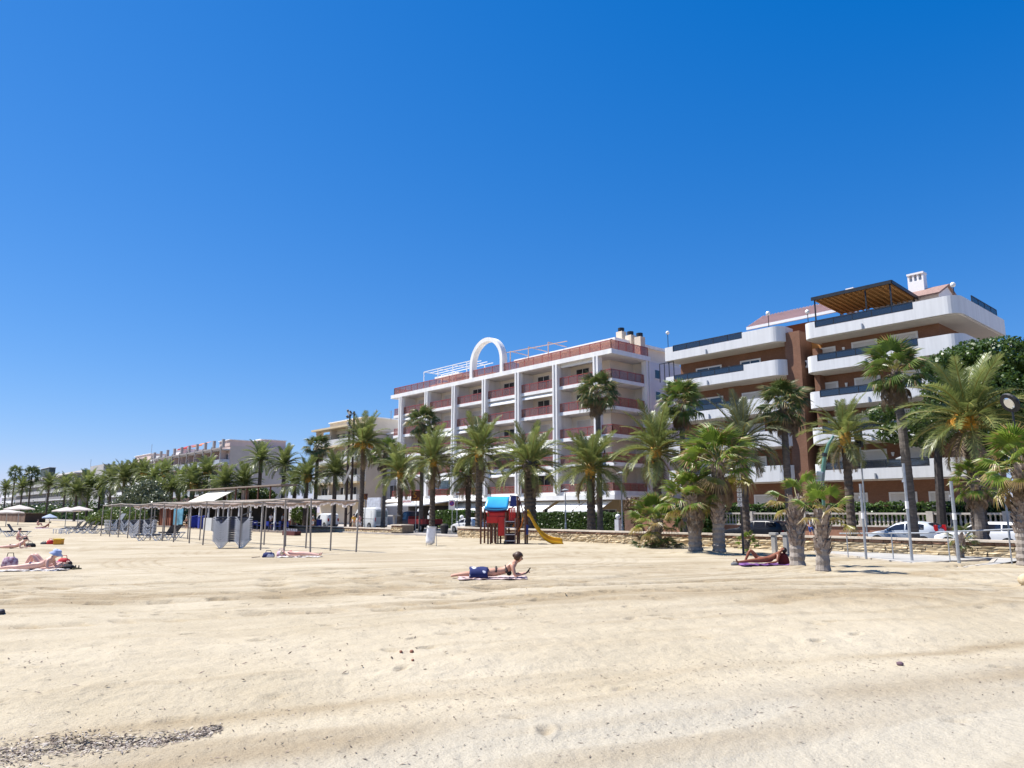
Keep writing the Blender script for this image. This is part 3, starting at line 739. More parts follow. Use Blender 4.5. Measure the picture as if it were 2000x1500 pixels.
RPD = G().box(-.5, -.012, -.5, .5, .012, .5).mesh('pane', darkglass)
def balcony(x0, x1, z, rl, rr, cut0, cut1, back=59.2, hi=1.32, lo=.80, scup=None):
    path = plan_path(x0, x1, BF, back, rl, rr); cut0 = max(cut0, x0 + rl + .35); cut1 = min(cut1, x1 - rr - .3)
    # split the straight run at the two ends of the low, glazed stretch
    i = max(k for k in range(len(path)) if path[k][1] <= BF + 1e-6 and path[k][0] <= cut0)
    path = path[:i + 1] + [(cut0, BF), (cut1, BF)] + path[i + 1:]
    g = G(); thick_path(g, path, z, lambda k: z + (lo if k == i + 1 else hi))
    b = g.build('balcony_parapet', whiteb, bb)
    # floor slab following the outline
    ins = plan_path(x0 + .2, x1 - .2, BF + .2, back + .1, max(rl - .2, 0), max(rr - .2, 0))
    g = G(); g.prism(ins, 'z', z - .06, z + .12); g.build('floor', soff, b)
    g = G(); g.box((cut0 + cut1) / 2 - .05, BF - .09, z + .02, (cut0 + cut1) / 2 + .05, BF - .002, z + .42); g.build('scupper', greym, b)
    r = railing(bb, (cut0 + .02, BF + .08), (cut1 - .02, BF + .08), z + lo, hi - lo + .06, darkm, RPD, 1.6)
    return b
for k, z in enumerate(ZB):
    zl = z + (.2 if k > 2 else .05)
    balcony(BL, -29.75, zl, 0, .9, S(1326, BF), S(1468, BF))
    balcony(-27.85, BR + (0 if k in (0, 1, 4) else .0), z - (.1 if k == 4 else 0), .7, .9, S(1606, BF) , S(1822, BF) if k == 4 else -19.2, back=68 if k == 4 else 62.5)
g = G(); g.box(BR - 1.8, BW, 15.86, BR - .17, 67.8, 15.93); g.build('side_soffit', soff, bb)
railing(bb, (BR - .1, 60.5), (BR - .1, 66.5), 15.9 + 1.36, .5, darkm, RPD, 1.5)
# openings
for k, z in enumerate([1.0] + ZB):
    zt = z + (.12 if k else 0)
    if k == 0:
        for x0, x1 in ((-39.5, -37.5), (S(1475, BW), S(1518, BW)), (-26.2, -24.6), (-23.0, -21.0), (-20.2, -18.8)): window(bb, x0, x1, 1.2, 3.4, BW - .02, 'shutter', .12)
        continue
    if k == 5: continue
    lk = 'glass' if k > 2 else 'shutter'
    window(bb, S(1372, BW), S(1424, BW), zt, zt + 2.25, BW - .02, lk, .14); window(bb, S(1462, BW), S(1504, BW), zt, zt + 2.25, BW - .02, lk if k != 3 else 'shutter', .14)
    window(bb, S(1618, BW), S(1657, BW), zt, zt + 2.2, BW - .02, 'shutter', .14); window(bb, S(1690, BW), S(1743, BW), zt, zt + 2.25, BW - .02, 'shutter', .14)
    window(bb, S(1770, BW), S(1827, BW), zt, zt + 2.3, BW - .02, 'shutter', .14)
    for px_ in (1441, 1674, 1755):
        x = S(px_, BW); g = G(); g.tube([(x, BW - .1, zt + 1.65), (x, BW - .1, zt + 1.95)], [.07, .13], 8); g.build('wall_lamp', whitep, bb)
aircon(bb, S(1601, BW), BW - .35, ZB[3] + .75)
# dark frame of an enclosed balcony end
g = G(); xa = S(1322, BW); 
for x in (xa, xa + .55, xa + 1.1, xa + 1.65): g.bar((x, BF + .3 , ZB[3] + 1.2), (x, BF + .3, ZB[4] + .1), .06)
g.bar((xa, BF + .3, ZB[4] + .1), (xa + 1.65, BF + .3, ZB[4] + .1), .06); g.build('balcony_frame', darkm, bb)
# roof houses with tiles
tile = M('roof_tile', (.30, .19, .155), .85, .2, 3, bump=.5, bscale=14, stretch=(3, 1, 1))
pnk = M('roof_house_render', (.52, .36, .33), .9, .06, .6)
a0, a1 = at(1462, 626, 62.5), at(1640, 592, 62.5)
g = G(); g.box(a0.x + .5, 63.4, 16.0, a1.x, 71, 19.0); rh = g.build('roof_house', M('roof_house_brick', (.22, .085, .045), .85, .1, 1), bb)
g = G(); g.slab([(a0.x, 62.2, 19.25), (a1.x + .5, 62.2, 19.25), (a1.x + .5, 65.4, 20.95), (a0.x, 65.4, 20.95)], .14); rs = g.build('tiled_roof', pnk, rh)
g = G(); x = a0.x
while x < a1.x + .5: g.tube([(x, 62.1, 19.27), (x, 65.4, 21.02)], .075, 5); x += .32
g.build('tile_ridges', pnk, rs)['kind'] = 'stuff'
g = G(); g.box(a0.x, 62.0, 19.02, a1.x + .5, 62.2, 19.28); g.build('eaves', whitep, rs)
b0, b1 = at(1765, 562, 64), at(1835, 580, 64)
g = G(); g.prism([(63.2, 16.0), (63.2, 19.3), (65.4, 20.3), (70.5, 18.2), (70.5, 16.0)], 'x', b0.x - 2.2, b1.x + .2); r2 = g.build('roof_house', M('white_roof_house', (.74, .70, .70), .85, .05, .6), bb)
g = G(); g.slab([(b0.x - 2.4, 62.7, 19.15), (b1.x + .4, 62.7, 19.15), (b1.x + .4, 65.4, 20.40), (b0.x - 2.4, 65.4, 20.40)], .14); g.slab([(b0.x - 2.4, 65.4, 20.40), (b1.x + .4, 65.4, 20.40), (b1.x + .4, 70.8, 18.2), (b0.x - 2.4, 70.8, 18.2)], .14); g.build('tiled_roof', tile, r2)
c0 = at(1790, 535, 65.4)
g = G(); g.box(c0.x - .62, 65.0, 19.9, c0.x + .62, 65.8, c0.z - .7)
for dx in (-.55, -.18, .18, .55): g.box(c0.x + dx - .07, 65.02, c0.z - .7, c0.x + dx + .07, 65.78, c0.z - .15)
g.box(c0.x - .66, 64.95, c0.z - .15, c0.x + .66, 65.85, c0.z); g.build('chimney', whitep, bb)
c1 = at(1662, 570, 66); g = G(); g.box(c1.x - .35, 65.7, 18, c1.x + .35, 66.3, c1.z + .3); g.build('chimney', whitep, bb)
# roof pergola with a timber ceiling
q0, q1 = at(1590, 592, 57.9), at(1742, 562, 57.9)
zr = 19.35
g = G(); g.slab([(q0.x, 57.7, zr), (q1.x, 57.7, zr), (q1.x, 62.9, zr - .25), (q0.x, 62.9, zr - .25)], .12); pg = g.build('roof_canopy', M('canopy_timber', (.30, .155, .05), .7, .15, 3, stretch=(8, 1, 1)), bb)
g = G()
for k in range(14):
    x = q0.x + .2 + (q1.x - q0.x - .4) * k / 13; g.bar((x, 57.75, zr - .19), (x, 62.8, zr - .44), .1, .12)
g.build('rafters', M('canopy_rafter', (.36, .19, .065), .7, .15, 3), pg)
g = G()
for x in (q0.x + .1, q0.x + 4.2, q1.x - .1):
    g.bar((x, 57.8, 16), (x, 57.8, zr - .1), .09); g.bar((x, 62.6, 16), (x, 62.6, zr - .35), .09)
g.bar((q0.x - .1, 57.62, zr - .05), (q1.x + .1, 57.62, zr - .05), .1, .28); g.bar((q1.x + .1, 57.62, zr - .05), (q1.x + .1, 62.9, zr - .3), .1, .28); g.build('canopy_frame', darkm, pg)
g = G(); g.box(q0.x + .5, 62.8, 15.9, q1.x, 63.1, 18.6); g.build('terrace_wall', M('terrace_brick', (.24, .085, .04), .85, .15, 1), bb)
# globe lamps on the parapets
for (px_, py_, d) in ((1304, 650, BF + .2), (1500, 612, BF + .3), (1577, 609, BF + .6), (1861, 556, BF + .25), (1942, 608, 66.5)):
    p = at(px_, py_, d); p.x = min(p.x, BR - .3)
    zb = 17.35
    g = G(); g.cyl(p.x, d, zb, p.z - .1, .035, .035, 6); lp = g.build('globe_lamp', darkm, bb)
    g = G(); g.ball((p.x, d, p.z), .19, 10, 7); g.build('globe', M('opal_globe', (.82, .82, .80), .2, .02, 2), lp)

# ------------------------------------------------------------------ buildings further along the front
def far_block(label, s0, s1, d0, d1, ztop, mw, floors, slabm, over=1.2, roofbox=None, rail=None, side=None, bayw=5.0, nshut=True, group=None, f0=3.6, fh=2.95):
    root = thing('apartment_building', label, 'building', ((s0 + s1) / 2, (d0 + d1) / 2, 0))
    g = G(); g.box(s0, d0 + 1.6, 0, s1, d1, ztop - .2); g.build('wall', mw, root)
    z = f0
    for k in range(floors):
        last = k == floors - 1
        g = G(); g.box(s0 - .2, d0 - (over - 1 if last else 0), z - .28, s1 + .25, d0 + 1.6, z); g.build('floor_slab', slabm, root)
        if not last:
            g = G(); g.box(s0, d0 + .02, z, s1 + .1, d0 + .1, z + .95); g.box(s1 + .02, d0 + .1, z, s1 + .1, d0 + 1.6, z + .95); g.build('parapet', rail or slabm, root)
            x = s0 + .6; 
            while x < s1 - 2:
                window(root, x, x + 2.0, z + .05, z + 2.2, d0 + 1.58, rw.choice(['glass', 'shutter', 'glass'])); x += bayw * .62
            x = s0
            while x < s1 - 1:
                g = G(); g.box(x, d0 + .3, z + .0, x + .18, d0 + 1.59, z + fh - .29); g.build('fin_wall', mw, root); x += bayw
        z += fh
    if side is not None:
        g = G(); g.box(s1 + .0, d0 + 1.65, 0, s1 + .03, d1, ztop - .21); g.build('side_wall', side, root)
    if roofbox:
        for (a, b, c, d, e, m) in roofbox:
            g = G(); g.box(a, c, ztop - .2, b, d, e); g.build('roof_house', m, root)
            g = G(); g.box(a - .2, c - .2, e, b + .2, d + .2, e + .15); g.build('roof_edge', whitep, root)
    return root
b1 = far_block('beige apartment building with ochre balcony edges, between the twin mast and the white block', S(607, 57), -99.2, 57, 76, 14.6, cream, 5, creamd, 1.5, [(S(634, 58), -99.0, 58.3, 70, 16.4, cream)], rail=M('pale_rail', (.58, .57, .54), .7, .05, 1), side=shadew)
b1b = thing('apartment_building', 'grey flat wall of a lower building showing left of the white block', 'building', (-94, 66, 0))
g = G(); g.box(-98.5, 62, 0, -90.4, 76, 13.9); g.build('wall', greyw, b1b)
g = G(); g.box(-98.7, 61.8, 13.9, -90.2, 76.2, 14.15); g.build('roof_edge', whitep, b1b)
for z in (4, 7, 10):
    window(b1b, -97.6, -95.4, z, z + 2, 62, 'glass'); window(b1b, -94.6, -92.4, z, z + 2, 62, 'glass')
s3 = S(426, 57)
b2 = far_block('pinkish long apartment building with grey steel balcony frames and roof terraces', S(292, 57), s3, 57, 72, 15.9, pinkw, 5, M('pale_slab', (.60, .56, .52), .8, .05, 1), 1.0,
               [(s3 - 6, s3, 58.5, 66, 16.9, pinkw), (s3 - 9, s3 - 2, 66, 71.8, 17.6, pinkw), (s3 - 40, s3 - 34, 60, 66, 17.2, white)], rail=M('frosted_rail', (.42, .44, .47), .4, .05, 1), side=shadew, f0=2.4, fh=3.15)
g = G()
for k in range(10):
    x = s3 - .4 - k * 5.2
    g.box(x - .12, 56.7, 2.0, x + .12, 56.9, 15.6)
    g.box(x - .3, 57.0, 15.3, x + .3, 57.5, 17.0)
g.box(s3 - 47, 56.7, 15.0, s3, 56.95, 15.3); g.build('steel_frame', M('grey_steel', (.33, .30, .28), .6, .1, 2), b2)
for x0, x1, m in ((s3 - 24, s3 - 17, M('orange_awning', (.55, .17, .07), .8, .1, 2)), (s3 - 34, s3 - 27, M('crimson_awning', (.40, .03, .03), .8, .1, 2))):
    awning(b2, x0, x1, 61, 18.0, 2.4, .9, .3, m=m)
b3 = far_block('stepped white and grey apartment building behind the palms left of the pinkish one', S(196, 57), S(288, 57), 58, 66, 14.6, greyw, 5, white, 1.0, [(S(232, 57), S(262, 57), 60, 64, 17.6, pinkw), (S(268, 57), S(284, 57), 60, 64, 16.4, white)], side=greyw)
b4 = far_block('grey apartment building with a projecting white flat roof, far along the front', S(88, 57), S(142, 57), 57, 64.5, 16.4, greyw, 5, white, 1.8, None, rail=M('grey_rail', (.30, .28, .27), .7, .05, 1), side=M('shaded_side', (.25, .21, .19), .9, .1, .5))  # side wall colour darkened to carry its shade
b5 = far_block('distant pale apartment building with a rounded dark roof structure behind the left palms', S(22, 57), S(80, 57), 58, 61, 16.6, greyw, 5, greyw, 1.0, [(S(62, 57), S(78, 57), 58.6, 60.8, 19.6, M('dark_roof', (.06, .08, .075), .7, .2, 1))], side=greyw)
b6 = far_block('farthest white building at the left edge of the picture', S(-14, 57), S(10, 57), 60, 63, 15.0, white, 5, white, 1.0, None, side=greyw)
g = G(); g.box(S(168, 60), 60, 0, S(194, 60), 64, 17.2)
single(g, 'apartment_building', greyw, 'plain grey gable wall between the white flat roof building and the stepped one', 'building', (S(180, 60), 62, 0))
# ------------------------------------------------------------------ palms
lf_ph = leafmat('date_palm_leaf', (.125, .17, .04), (.245, .268, .09), .40)
lf_phg = leafmat('grey_palm_leaf', (.12, .15, .075), (.21, .225, .13), .35)
lf_wa = leafmat('fan_palm_leaf', (.09, .155, .028), (.21, .262, .062), .40)
lf_wd = leafmat('dark_fan_leaf', (.075, .118, .03), (.17, .20, .07), .36)
lf_wy = leafmat('young_fan_leaf', (.12, .20, .024), (.275, .335, .06), .42)
lf_wt = leafmat('yellowed_fan_leaf', (.26, .26, .04), (.40, .33, .09), .35)
lf_dead = leafmat('dead_leaf', (.15, .10, .06), (.28, .20, .125), .15, .8)
petm = M('leaf_stalk', (.24, .21, .05), .5, .2, 3)
orangem = M('orange_leaf_base', (.40, .22, .03), .6, .35, 5, bump=.4, bscale=18)
fruitm = M('date_stalks', (.55, .25, .02), .6, .3, 6)
trunk_ph = M('date_palm_trunk', (.065, .05, .04), .95, .35, 4, bump=1.0, bscale=12, col2=(.125, .10, .08))
trunk_wa = M('fan_palm_trunk', (.10, .085, .075), .95, .3, 3, bump=.8, bscale=12, stretch=(1, 1, 4), col2=(.18, .155, .135))
trunk_y = M('young_palm_trunk', (.22, .185, .155), .95, .3, 5, bump=1.0, bscale=14, col2=(.34, .30, .26))
bootm = M('leaf_base_stub', (.15, .10, .075), .9, .4, 8, bump=.5, bscale=30, col2=(.38, .32, .27), objvar=.15)

def phoenix_frond(droop, seed, L=3.0, mat=None, nl=50, rise=0.0):
    """feather leaf along +X, curving down by droop (radians); unit length L"""
    rn = random.Random(seed); g = G(); n = 12; pts = []; p = Vector((0, 0, 0)); a = rise
    side = rn.uniform(-.10, .10); y = 0.0
    for i in range(n + 1):
        pts.append(p.copy()); t = i / n
        p = p + Vector((math.cos(a), side * t, math.sin(a))) * (L / n); a -= droop / n * (0.5 + 1.0 * t)
    g.cm = 1; g.tube(pts, [.045 * (1 - .85 * i / n) + .006 for i in range(n + 1)], 4, False)
    g.cm = 0
    for k in range(nl):
        t = .13 + .86 * (k + .5) / nl; f = t * n; i = min(int(f), n - 1); q = pts[i].lerp(pts[i + 1], f - i)
        tan = (pts[i + 1] - pts[i]).normalized(); up = Vector((-tan.z, 0, tan.x)); lat = Vector((0, 1, 0))
        ll = .66 * L / 3 * (math.sin(math.pi * min(1, .16 + t * .80)) ** .7) * rn.uniform(.85, 1.1)
        for sd in (-1, 1):
            dirv = (tan * (.55 + .35 * t) + lat * sd * rn.uniform(.65, .95) + up * rn.uniform(.05, .42)).normalized()
            tip = q + dirv * ll - Vector((0, 0, ll * ll * rn.uniform(.10, .35)))
            mid = q + dirv * ll * .5
            wv = tan * .028 * L / 3 + up * .006
            g.add([q - wv * .6, q + wv * .6, mid + wv, mid - wv, tip], [(0, 1, 2, 3), (3, 2, 4)])
    return g.mesh('frond', [mat or lf_ph, petm], smooth=False)
lf_tip = leafmat('scorched_tip', (.25, .165, .05), (.40, .30, .13), .3)
def fan_leaf(seed, mat, pet=.95, rad=.95, nseg=26, span=R(235), droop=.45, dead=False, tips=.2):
    """fan leaf: stalk along +X, then pleated segments with loose drooping tips"""
    rn = random.Random(seed); g = G()
    sag = .12 if not dead else .0
    pts = [Vector((pet * t, 0, -sag * t * t * pet)) for t in (0, .33, .66, 1)]
    g.cm = 1; g.tube(pts, [.028, .02, .016, .014], 4, False); g.cm = 0
    hub = pts[-1]
    def P(r, ang, pleat, dr):
        x = r * math.cos(ang); y = r * math.sin(ang)
        z = pleat * .05 * r - dr * r * r - .22 * abs(math.sin(ang)) * r * (1 if dead else .4)
        return hub + Vector((x, y * (.45 if dead else 1), z))
    for k in range(nseg):
        a0 = -span / 2 + span * k / nseg; a1 = -span / 2 + span * (k + 1) / nseg; am = (a0 + a1) / 2
        rr = rad * (.78 + .22 * math.cos(am * .75)) * rn.uniform(.9, 1.06); ri = rr * rn.uniform(.52, .66)
        dr = droop * rn.uniform(.8, 1.2)
        h = hub
        b0, bm, b1 = P(ri, a0, -1, dr * .6), P(ri, am, 1, dr * .6), P(ri, a1, -1, dr * .6)
        tip = P(rr, am + rn.uniform(-.05, .05), 0, dr * 1.1) - Vector((0, 0, rn.uniform(0, .16) * rad))
        g.add([h, b0, bm, b1], [(0, 1, 2), (0, 2, 3)])
        g.cm = 2 if rn.random() < tips else 0
        g.add([b0, bm, b1, tip], [(0, 3, 1), (1, 3, 2)]); g.cm = 0
    return g.mesh('fan_leaf', [mat, lf_dead if dead else petm, lf_dead if dead else lf_tip])
PH_UP = [phoenix_frond(R(38), s) for s in (1, 2)]
PH_MID = [phoenix_frond(R(72), s) for s in (3, 4, 5)]
PH_LOW = [phoenix_frond(R(95), s) for s in (6, 7)]
PG_UP = [phoenix_frond(R(35), s, mat=lf_phg) for s in (11, 12)]
PG_MID = [phoenix_frond(R(80), s, mat=lf_phg) for s in (13, 14)]
PG_LOW = [phoenix_frond(R(105), s, mat=lf_phg) for s in (15, 16)]
FN_T = {'tall': [fan_leaf(s, lf_wa) for s in (1, 2, 3)], 'dark': [fan_leaf(s, lf_wd, droop=.6) for s in (4, 5, 6)],
        'young': [fan_leaf(s, lf_wy, pet=1.05, rad=.95, droop=.36, tips=.28) for s in (7, 8, 9)], 'yellow': [fan_leaf(s, lf_wt, pet=1.0, rad=.85, droop=.55, tips=.9) for s in (10, 11)]}
FN_D = [fan_leaf(s, lf_dead, pet=.8, rad=.85, nseg=18, span=R(150), droop=.5, dead=True) for s in (20, 21, 22)]

def leafM(az, el, sc, roll=0.0, base=(0, 0, 0), sz=None):
    return Matrix.Translation(base) @ Matrix.Rotation(az, 4, 'Z') @ Matrix.Rotation(-el, 4, 'Y') @ Matrix.Rotation(roll, 4, 'X') @ Matrix.Diagonal((sc, sz or sc, sc, 1))
def trunk(root, h, r0, r1, mat, lean=(0, 0), ring=.16, seed=0, rough=.08, n=10, flare=1.25):
    rn = random.Random(seed); g = G(); pts = []; rs = []; k = max(4, int(h / ring))
    for i in range(k + 1):
        t = i / k
        pts.append((lean[0] * t * t, lean[1] * t * t, -.35 + (h + .35) * t))
        r = (r0 + (r1 - r0) * t) * (1 + (flare - 1) * math.exp(-t * h / .5)) * (1 + (rough if i % 2 else -rough) * rn.uniform(.5, 1)); rs.append(r)
    g.tube(pts, rs, n)
    return g.build('trunk', mat, root, smooth=False)
def stubs(root, z0, z1, r, n, seed, size=.16, mat=None, lean=(0, 0), h=1):
    """cut leaf bases standing off the trunk in a spiral"""
    rn = random.Random(seed); g = G()
    for i in range(n):
        t = i / n; z = z0 + (z1 - z0) * t; a = i * 2.399 + rn.uniform(-.25, .25); s = size * rn.uniform(.7, 1.35)
        o = Vector((math.cos(a), math.sin(a), 0)); tz = (z / h) ** 2
        b = o * r * .85 + Vector((lean[0] * tz, lean[1] * tz, z)); e = b + (o * rn.uniform(.25, .55) + Vector((rn.uniform(-.25, .25), rn.uniform(-.25, .25), 1)) * rn.uniform(.6, 1)).normalized() * s * 1.3
        lat = Vector((-o.y, o.x, 0)) * s * .45
        g.add([b - lat, b + lat, e + lat * .5, e - lat * .5, b - lat * .8 + o * .03 * s / .16, b + lat * .8 + o * .03 * s / .16], [(0, 1, 2, 3), (4, 5, 2, 3), (0, 4, 3), (1, 2, 5)])
    return g.build('leaf_bases', mat or bootm, root)
PALMS = []
def date_palm(label, px, py, d, crown=2.6, n=46, seed=0, base=None, orange=True, fruit=False, r=.24, group='date palms along the promenade', grey=False, parts=True, zb=0.0, lean=None):
    """px, py: where the crown springs from the trunk"""
    top = at(px, py, d); b = base or Vector((top.x, d, zb)); h = top.z - b.z; rn = random.Random(seed)
    root = thing('date_palm', label, 'palm tree', b, 0, group, local=True)
    ln = lean or (top.x - b.x, top.y - b.y)
    trunk(root, h, r * 1.05, r * .95, trunk_ph, ln, .14, seed, .10)
    c = Vector((ln[0], ln[1], h)); sc = crown / 2.6
    g = G(); g.tube([c + Vector((0, 0, z)) for z in (-.55, -.25, .15, .5)], [r * 1.0, r * 1.4, r * 1.35, r * .5], 10)
    g.build('crown_base', orangem if orange else trunk_ph, root, smooth=True)
    stubs(root, h - 1.0, h + .15, r * 1.1, 26, seed + 5, .22, orangem if orange else bootm, ln, h)
    n = int(n * 0.98); up, mid, low = (PG_UP, PG_MID, PG_LOW) if grey else (PH_UP, PH_MID, PH_LOW)
    for i in range(n):
        t = (i + .5) / n; el = R(84 - 100 * t ** .95 + rn.uniform(-8, 8)); az = i * 2.39996 + rn.uniform(-.2, .2)
        me = rn.choice(up if t < .22 else (mid if t < .8 else low)); s = sc * rn.uniform(.82, 1.12)
        inst('frond', me, root, leafM(az, el, s, rn.uniform(-.5, .5), c + Vector((math.cos(az), math.sin(az), 0)) * r * .5 + Vector((0, 0, .3 - .5 * t))))
    for i in range(5):
        az = rn.uniform(0, 6.28); inst('dead_frond', DEADF, root, leafM(az, R(rn.uniform(-55, -35)), sc * .8, 0, c + Vector((0, 0, -.25))))
    if fruit:
        g = G()
        for i in range(18):
            az = rn.uniform(0, 6.28); o = Vector((math.cos(az), math.sin(az), 0))
            g.tube([c, c + o * .5 + Vector((0, 0, .35)), c + o * .85 + Vector((0, 0, .0)), c + o * .95 + Vector((0, 0, -.35))], [.03, .03, .05, .09], 5)
        g.build('fruit_stalks', fruitm, root)
    PALMS.append(root); return root
DEADF = phoenix_frond(R(70), 30, mat=lf_dead)
def fan_palm(label, px, py, d, crown=1.9, n=30, skirt=16, seed=0, kind='tall', r=.2, group='tall fan palms along the promenade', base=None, young=False, yel=0, elmin=-35, elmax=82, thick=None, deadn=0, trunkmat=None):
    top = at(px, py, d); b = base or Vector((top.x, d, 0.0)); h = top.z - b.z; rn = random.Random(seed)
    root = thing('fan_palm', label, 'palm tree', b, 0, group, local=True)
    ln = (top.x - b.x, top.y - b.y)
    trunk(root, h, (thick or r) * 1.1, (thick or r) * .85, trunkmat or (trunk_y if young else trunk_wa), ln, .11 if young else .2, seed, .09 if young else .05, 12, 1.15 if young else 1.3)
    c = Vector((ln[0], ln[1], h)); sc = crown / 1.9
    if young:
        stubs(root, h * .30, h + .05, (thick or r) * .95, int(30 + 45 * h), seed + 3, .19 * ((thick or r) / .22) ** .5, bootm, ln, h)
    else: stubs(root, h - .9, h, r * .9, 20, seed + 3, .2, bootm, ln, h)
    for i in range(n):
        t = (i + .5) / n; el = R(elmax - (elmax - elmin) * t + rn.uniform(-9, 9)); az = i * 2.39996 + rn.uniform(-.3, .3)
        kk = 'yellow' if (yel and t > 1 - yel) else kind
        inst('fan_leaf', rn.choice(FN_T[kk]), root, leafM(az, el, sc * rn.uniform(.82, 1.1), rn.uniform(-.4, .4), c + Vector((math.cos(az), math.sin(az), 0)) * (thick or r) * .5 + Vector((0, 0, .15 - .35 * t))))
    for i in range(skirt):
        az = i * 2.39996 + rn.uniform(-.3, .3); el = R(rn.uniform(-80, -48))
        inst('dead_leaf', rn.choice(FN_D), root, leafM(az, el, sc * rn.uniform(.7, 1.05), rn.uniform(-.5, .5), c + Vector((math.cos(az), math.sin(az), 0)) * r * .8 + Vector((0, 0, -.15 - .6 * (i / max(1, skirt))))))
    PALMS.append(root); return root

# the row of date palms before the white block
date_palm('tall date palm with long bare trunk and orange heart at the pergola\'s right end', 710, 868, 40, 2.85, 50, 1, fruit=True, r=.25)
date_palm('short date palm between the tall white van and the pickup, left of the orange sign', 783, 925, 40, 2.7, 44, 2, r=.26)
date_palm('date palm right of the orange road sign, its trunk behind the white litter sack', 846, 900, 40, 2.75, 46, 3, r=.27)
date_palm('tall date palm rising behind the blue roof of the playhouse at its left', 936, 882, 40, 2.9, 48, 4, r=.30)
date_palm('shorter date palm just left of the one behind the playhouse, leaning behind the white hatchback', 915, 930, 42.5, 2.4, 40, 5, r=.26, orange=False)
date_palm('stout date palm with thick trunk above the slide of the playhouse', 1035, 908, 40, 2.75, 52, 6, r=.48, orange=False)
date_palm('date palm with a yellow heart just left of the white block\'s corner fan palm', 1153, 915, 40, 2.75, 46, 7, r=.30)
date_palm('date palm before the end wall of the white block, left of the fan palm cluster', 1281, 880, 40, 2.75, 46, 8, r=.28)
date_palm('greyish upright date palm with thin trunk behind the vertical letter sign', 1449, 862, 40, 2.55, 44, 9, r=.22, grey=True, orange=False)
date_palm('small crowned date palm right of the green curved lamp arm, before the brick block', 1650, 852, 40, 2.05, 34, 10, r=.22, orange=True)
date_palm('biggest date palm, broad arching crown at the right edge before the pine', 1892, 820, 40, 2.75, 50, 11, r=.34, fruit=True)
# tall fan palms
fan_palm('tall fan palm with brown skirt before the right corner of the white block', 1167, 765, 42, 1.75, 36, 34, 21, 'dark', .21)
fan_palm('tall fan palm before the white block\'s left third, trunk beside the orange road sign', 826, 825, 42, 1.85, 32, 18, 22, 'dark', .20)
fan_palm('tall fan palm with a full brown skirt in front of the beige apartment building', 621, 872, 42, 1.8, 28, 34, 23, 'dark', .22)
fan_palm('fan palm between the white and the brick block, with a dead tan leaf bunch', 1330, 785, 42, 1.75, 34, 18, 24, 'tall', .20)
fan_palm('dark fan palm with hanging skirt before the brick pier of the brick block', 1529, 790, 42, 1.8, 34, 30, 25, 'dark', .22)
fan_palm('fan palm with tan dead leaves and leaning trunk before the brick block\'s right wing', 1748, 725, 41, 1.85, 32, 18, 26, 'tall', .24, base=Vector((S(1781, 41), 41, 0)))
fan_palm('green fan palm tucked behind the tall date palm at the pergola\'s right end', 752, 885, 46, 2.1, 30, 16, 27, 'tall', .24)
fan_palm('short fan palm with an orange skirt standing in front of the white estate car', 1905, 938, 38.2, 1.05, 26, 26, 28, 'young', .22, group='fan palms by the wall')
# young fan palms on the sand
YG = 'young fan palms on the sand'
def sandp(px, py): return on_sand(px, py)
bA = sandp(1608, 1117); fan_palm('nearest young fan palm with few upright leaves, shaggy grey trunk in the sand', 1606, 1003, bA.y + .02, 1.05, 9, 0, 31, 'young', .2, YG, bA, True, .4, -12, 80, thick=.185)
bB = sandp(1558, 1106); fan_palm('young fan palm with a smooth swollen trunk foot beside the reclining tanned person', 1556, 978, bB.y + .05, 1.05, 10, 2, 32, 'young', .2, YG, bB, True, .5, -15, 80, thick=.22)
bC = sandp(1405, 1079); fan_palm('wide bright fan palm on a sand mound, left of the vertical letter sign', 1402, 905, bC.y, 1.95, 34, 10, 33, 'young', .3, YG, bC, True, .22, -30, 82, thick=.27)
bD = sandp(1359, 1079); fan_palm('dark trunked fan palm leaning left in the middle of the sand cluster', 1352, 975, bD.y - .4, 1.5, 26, 6, 34, 'young', .3, YG, bD, True, .2, -25, 80, thick=.30)
bE = sandp(1283, 1066); fan_palm('low bushy fan palm at the left of the sand cluster, tufts round its foot', 1283, 1020, bE.y, 1.65, 24, 5, 35, 'young', .25, YG, bE, True, .25, -20, 85, thick=.22)
bF = Vector((S(1991, 32.2), 32.2, 0)); bF.z = H(bF.x, bF.y); fan_palm('fan palm cut by the right edge of the picture, big glossy leaves and dark trunk', 1998, 908, bF.y, 1.6, 26, 6, 36, 'young', .3, YG, bF, True, .15, -35, 82, thick=.25)
bG = sandp(1876, 1104); fan_palm('small ragged palm seedling tied to a stake beside the ramp', 1877, 1052, bG.y, .62, 12, 3, 37, 'dark', .1, YG, bG, True, 0, -25, 80, thick=.15)
bH = sandp(1458, 1079); fan_palm('tiny palm seedling behind the foot of the letter sign', 1459, 1060, bH.y, .62, 11, 3, 38, 'young', .1, YG, bH, True, 0, -10, 80, thick=.1)
# tufts at the foot of the low palm
rn = random.Random(5)
for (px, py, lab) in ((1262, 1066, 'dark spiky tuft on the sand left of the low bushy fan palm'), (1302, 1070, 'dark spiky tuft with dry leaves right of the low bushy fan palm')):
    p = sandp(px, py); root = thing('palm_tuft', lab, 'plant', p, 0, 'spiky tufts by the low palm', local=True)
    for i in range(9): inst('fan_leaf' if i < 6 else 'dead_leaf', rn.choice(FN_T['dark'] if i < 6 else FN_D), root, leafM(i * 2.4, R(rn.uniform(10, 60)), rn.uniform(.4, .6), 0))

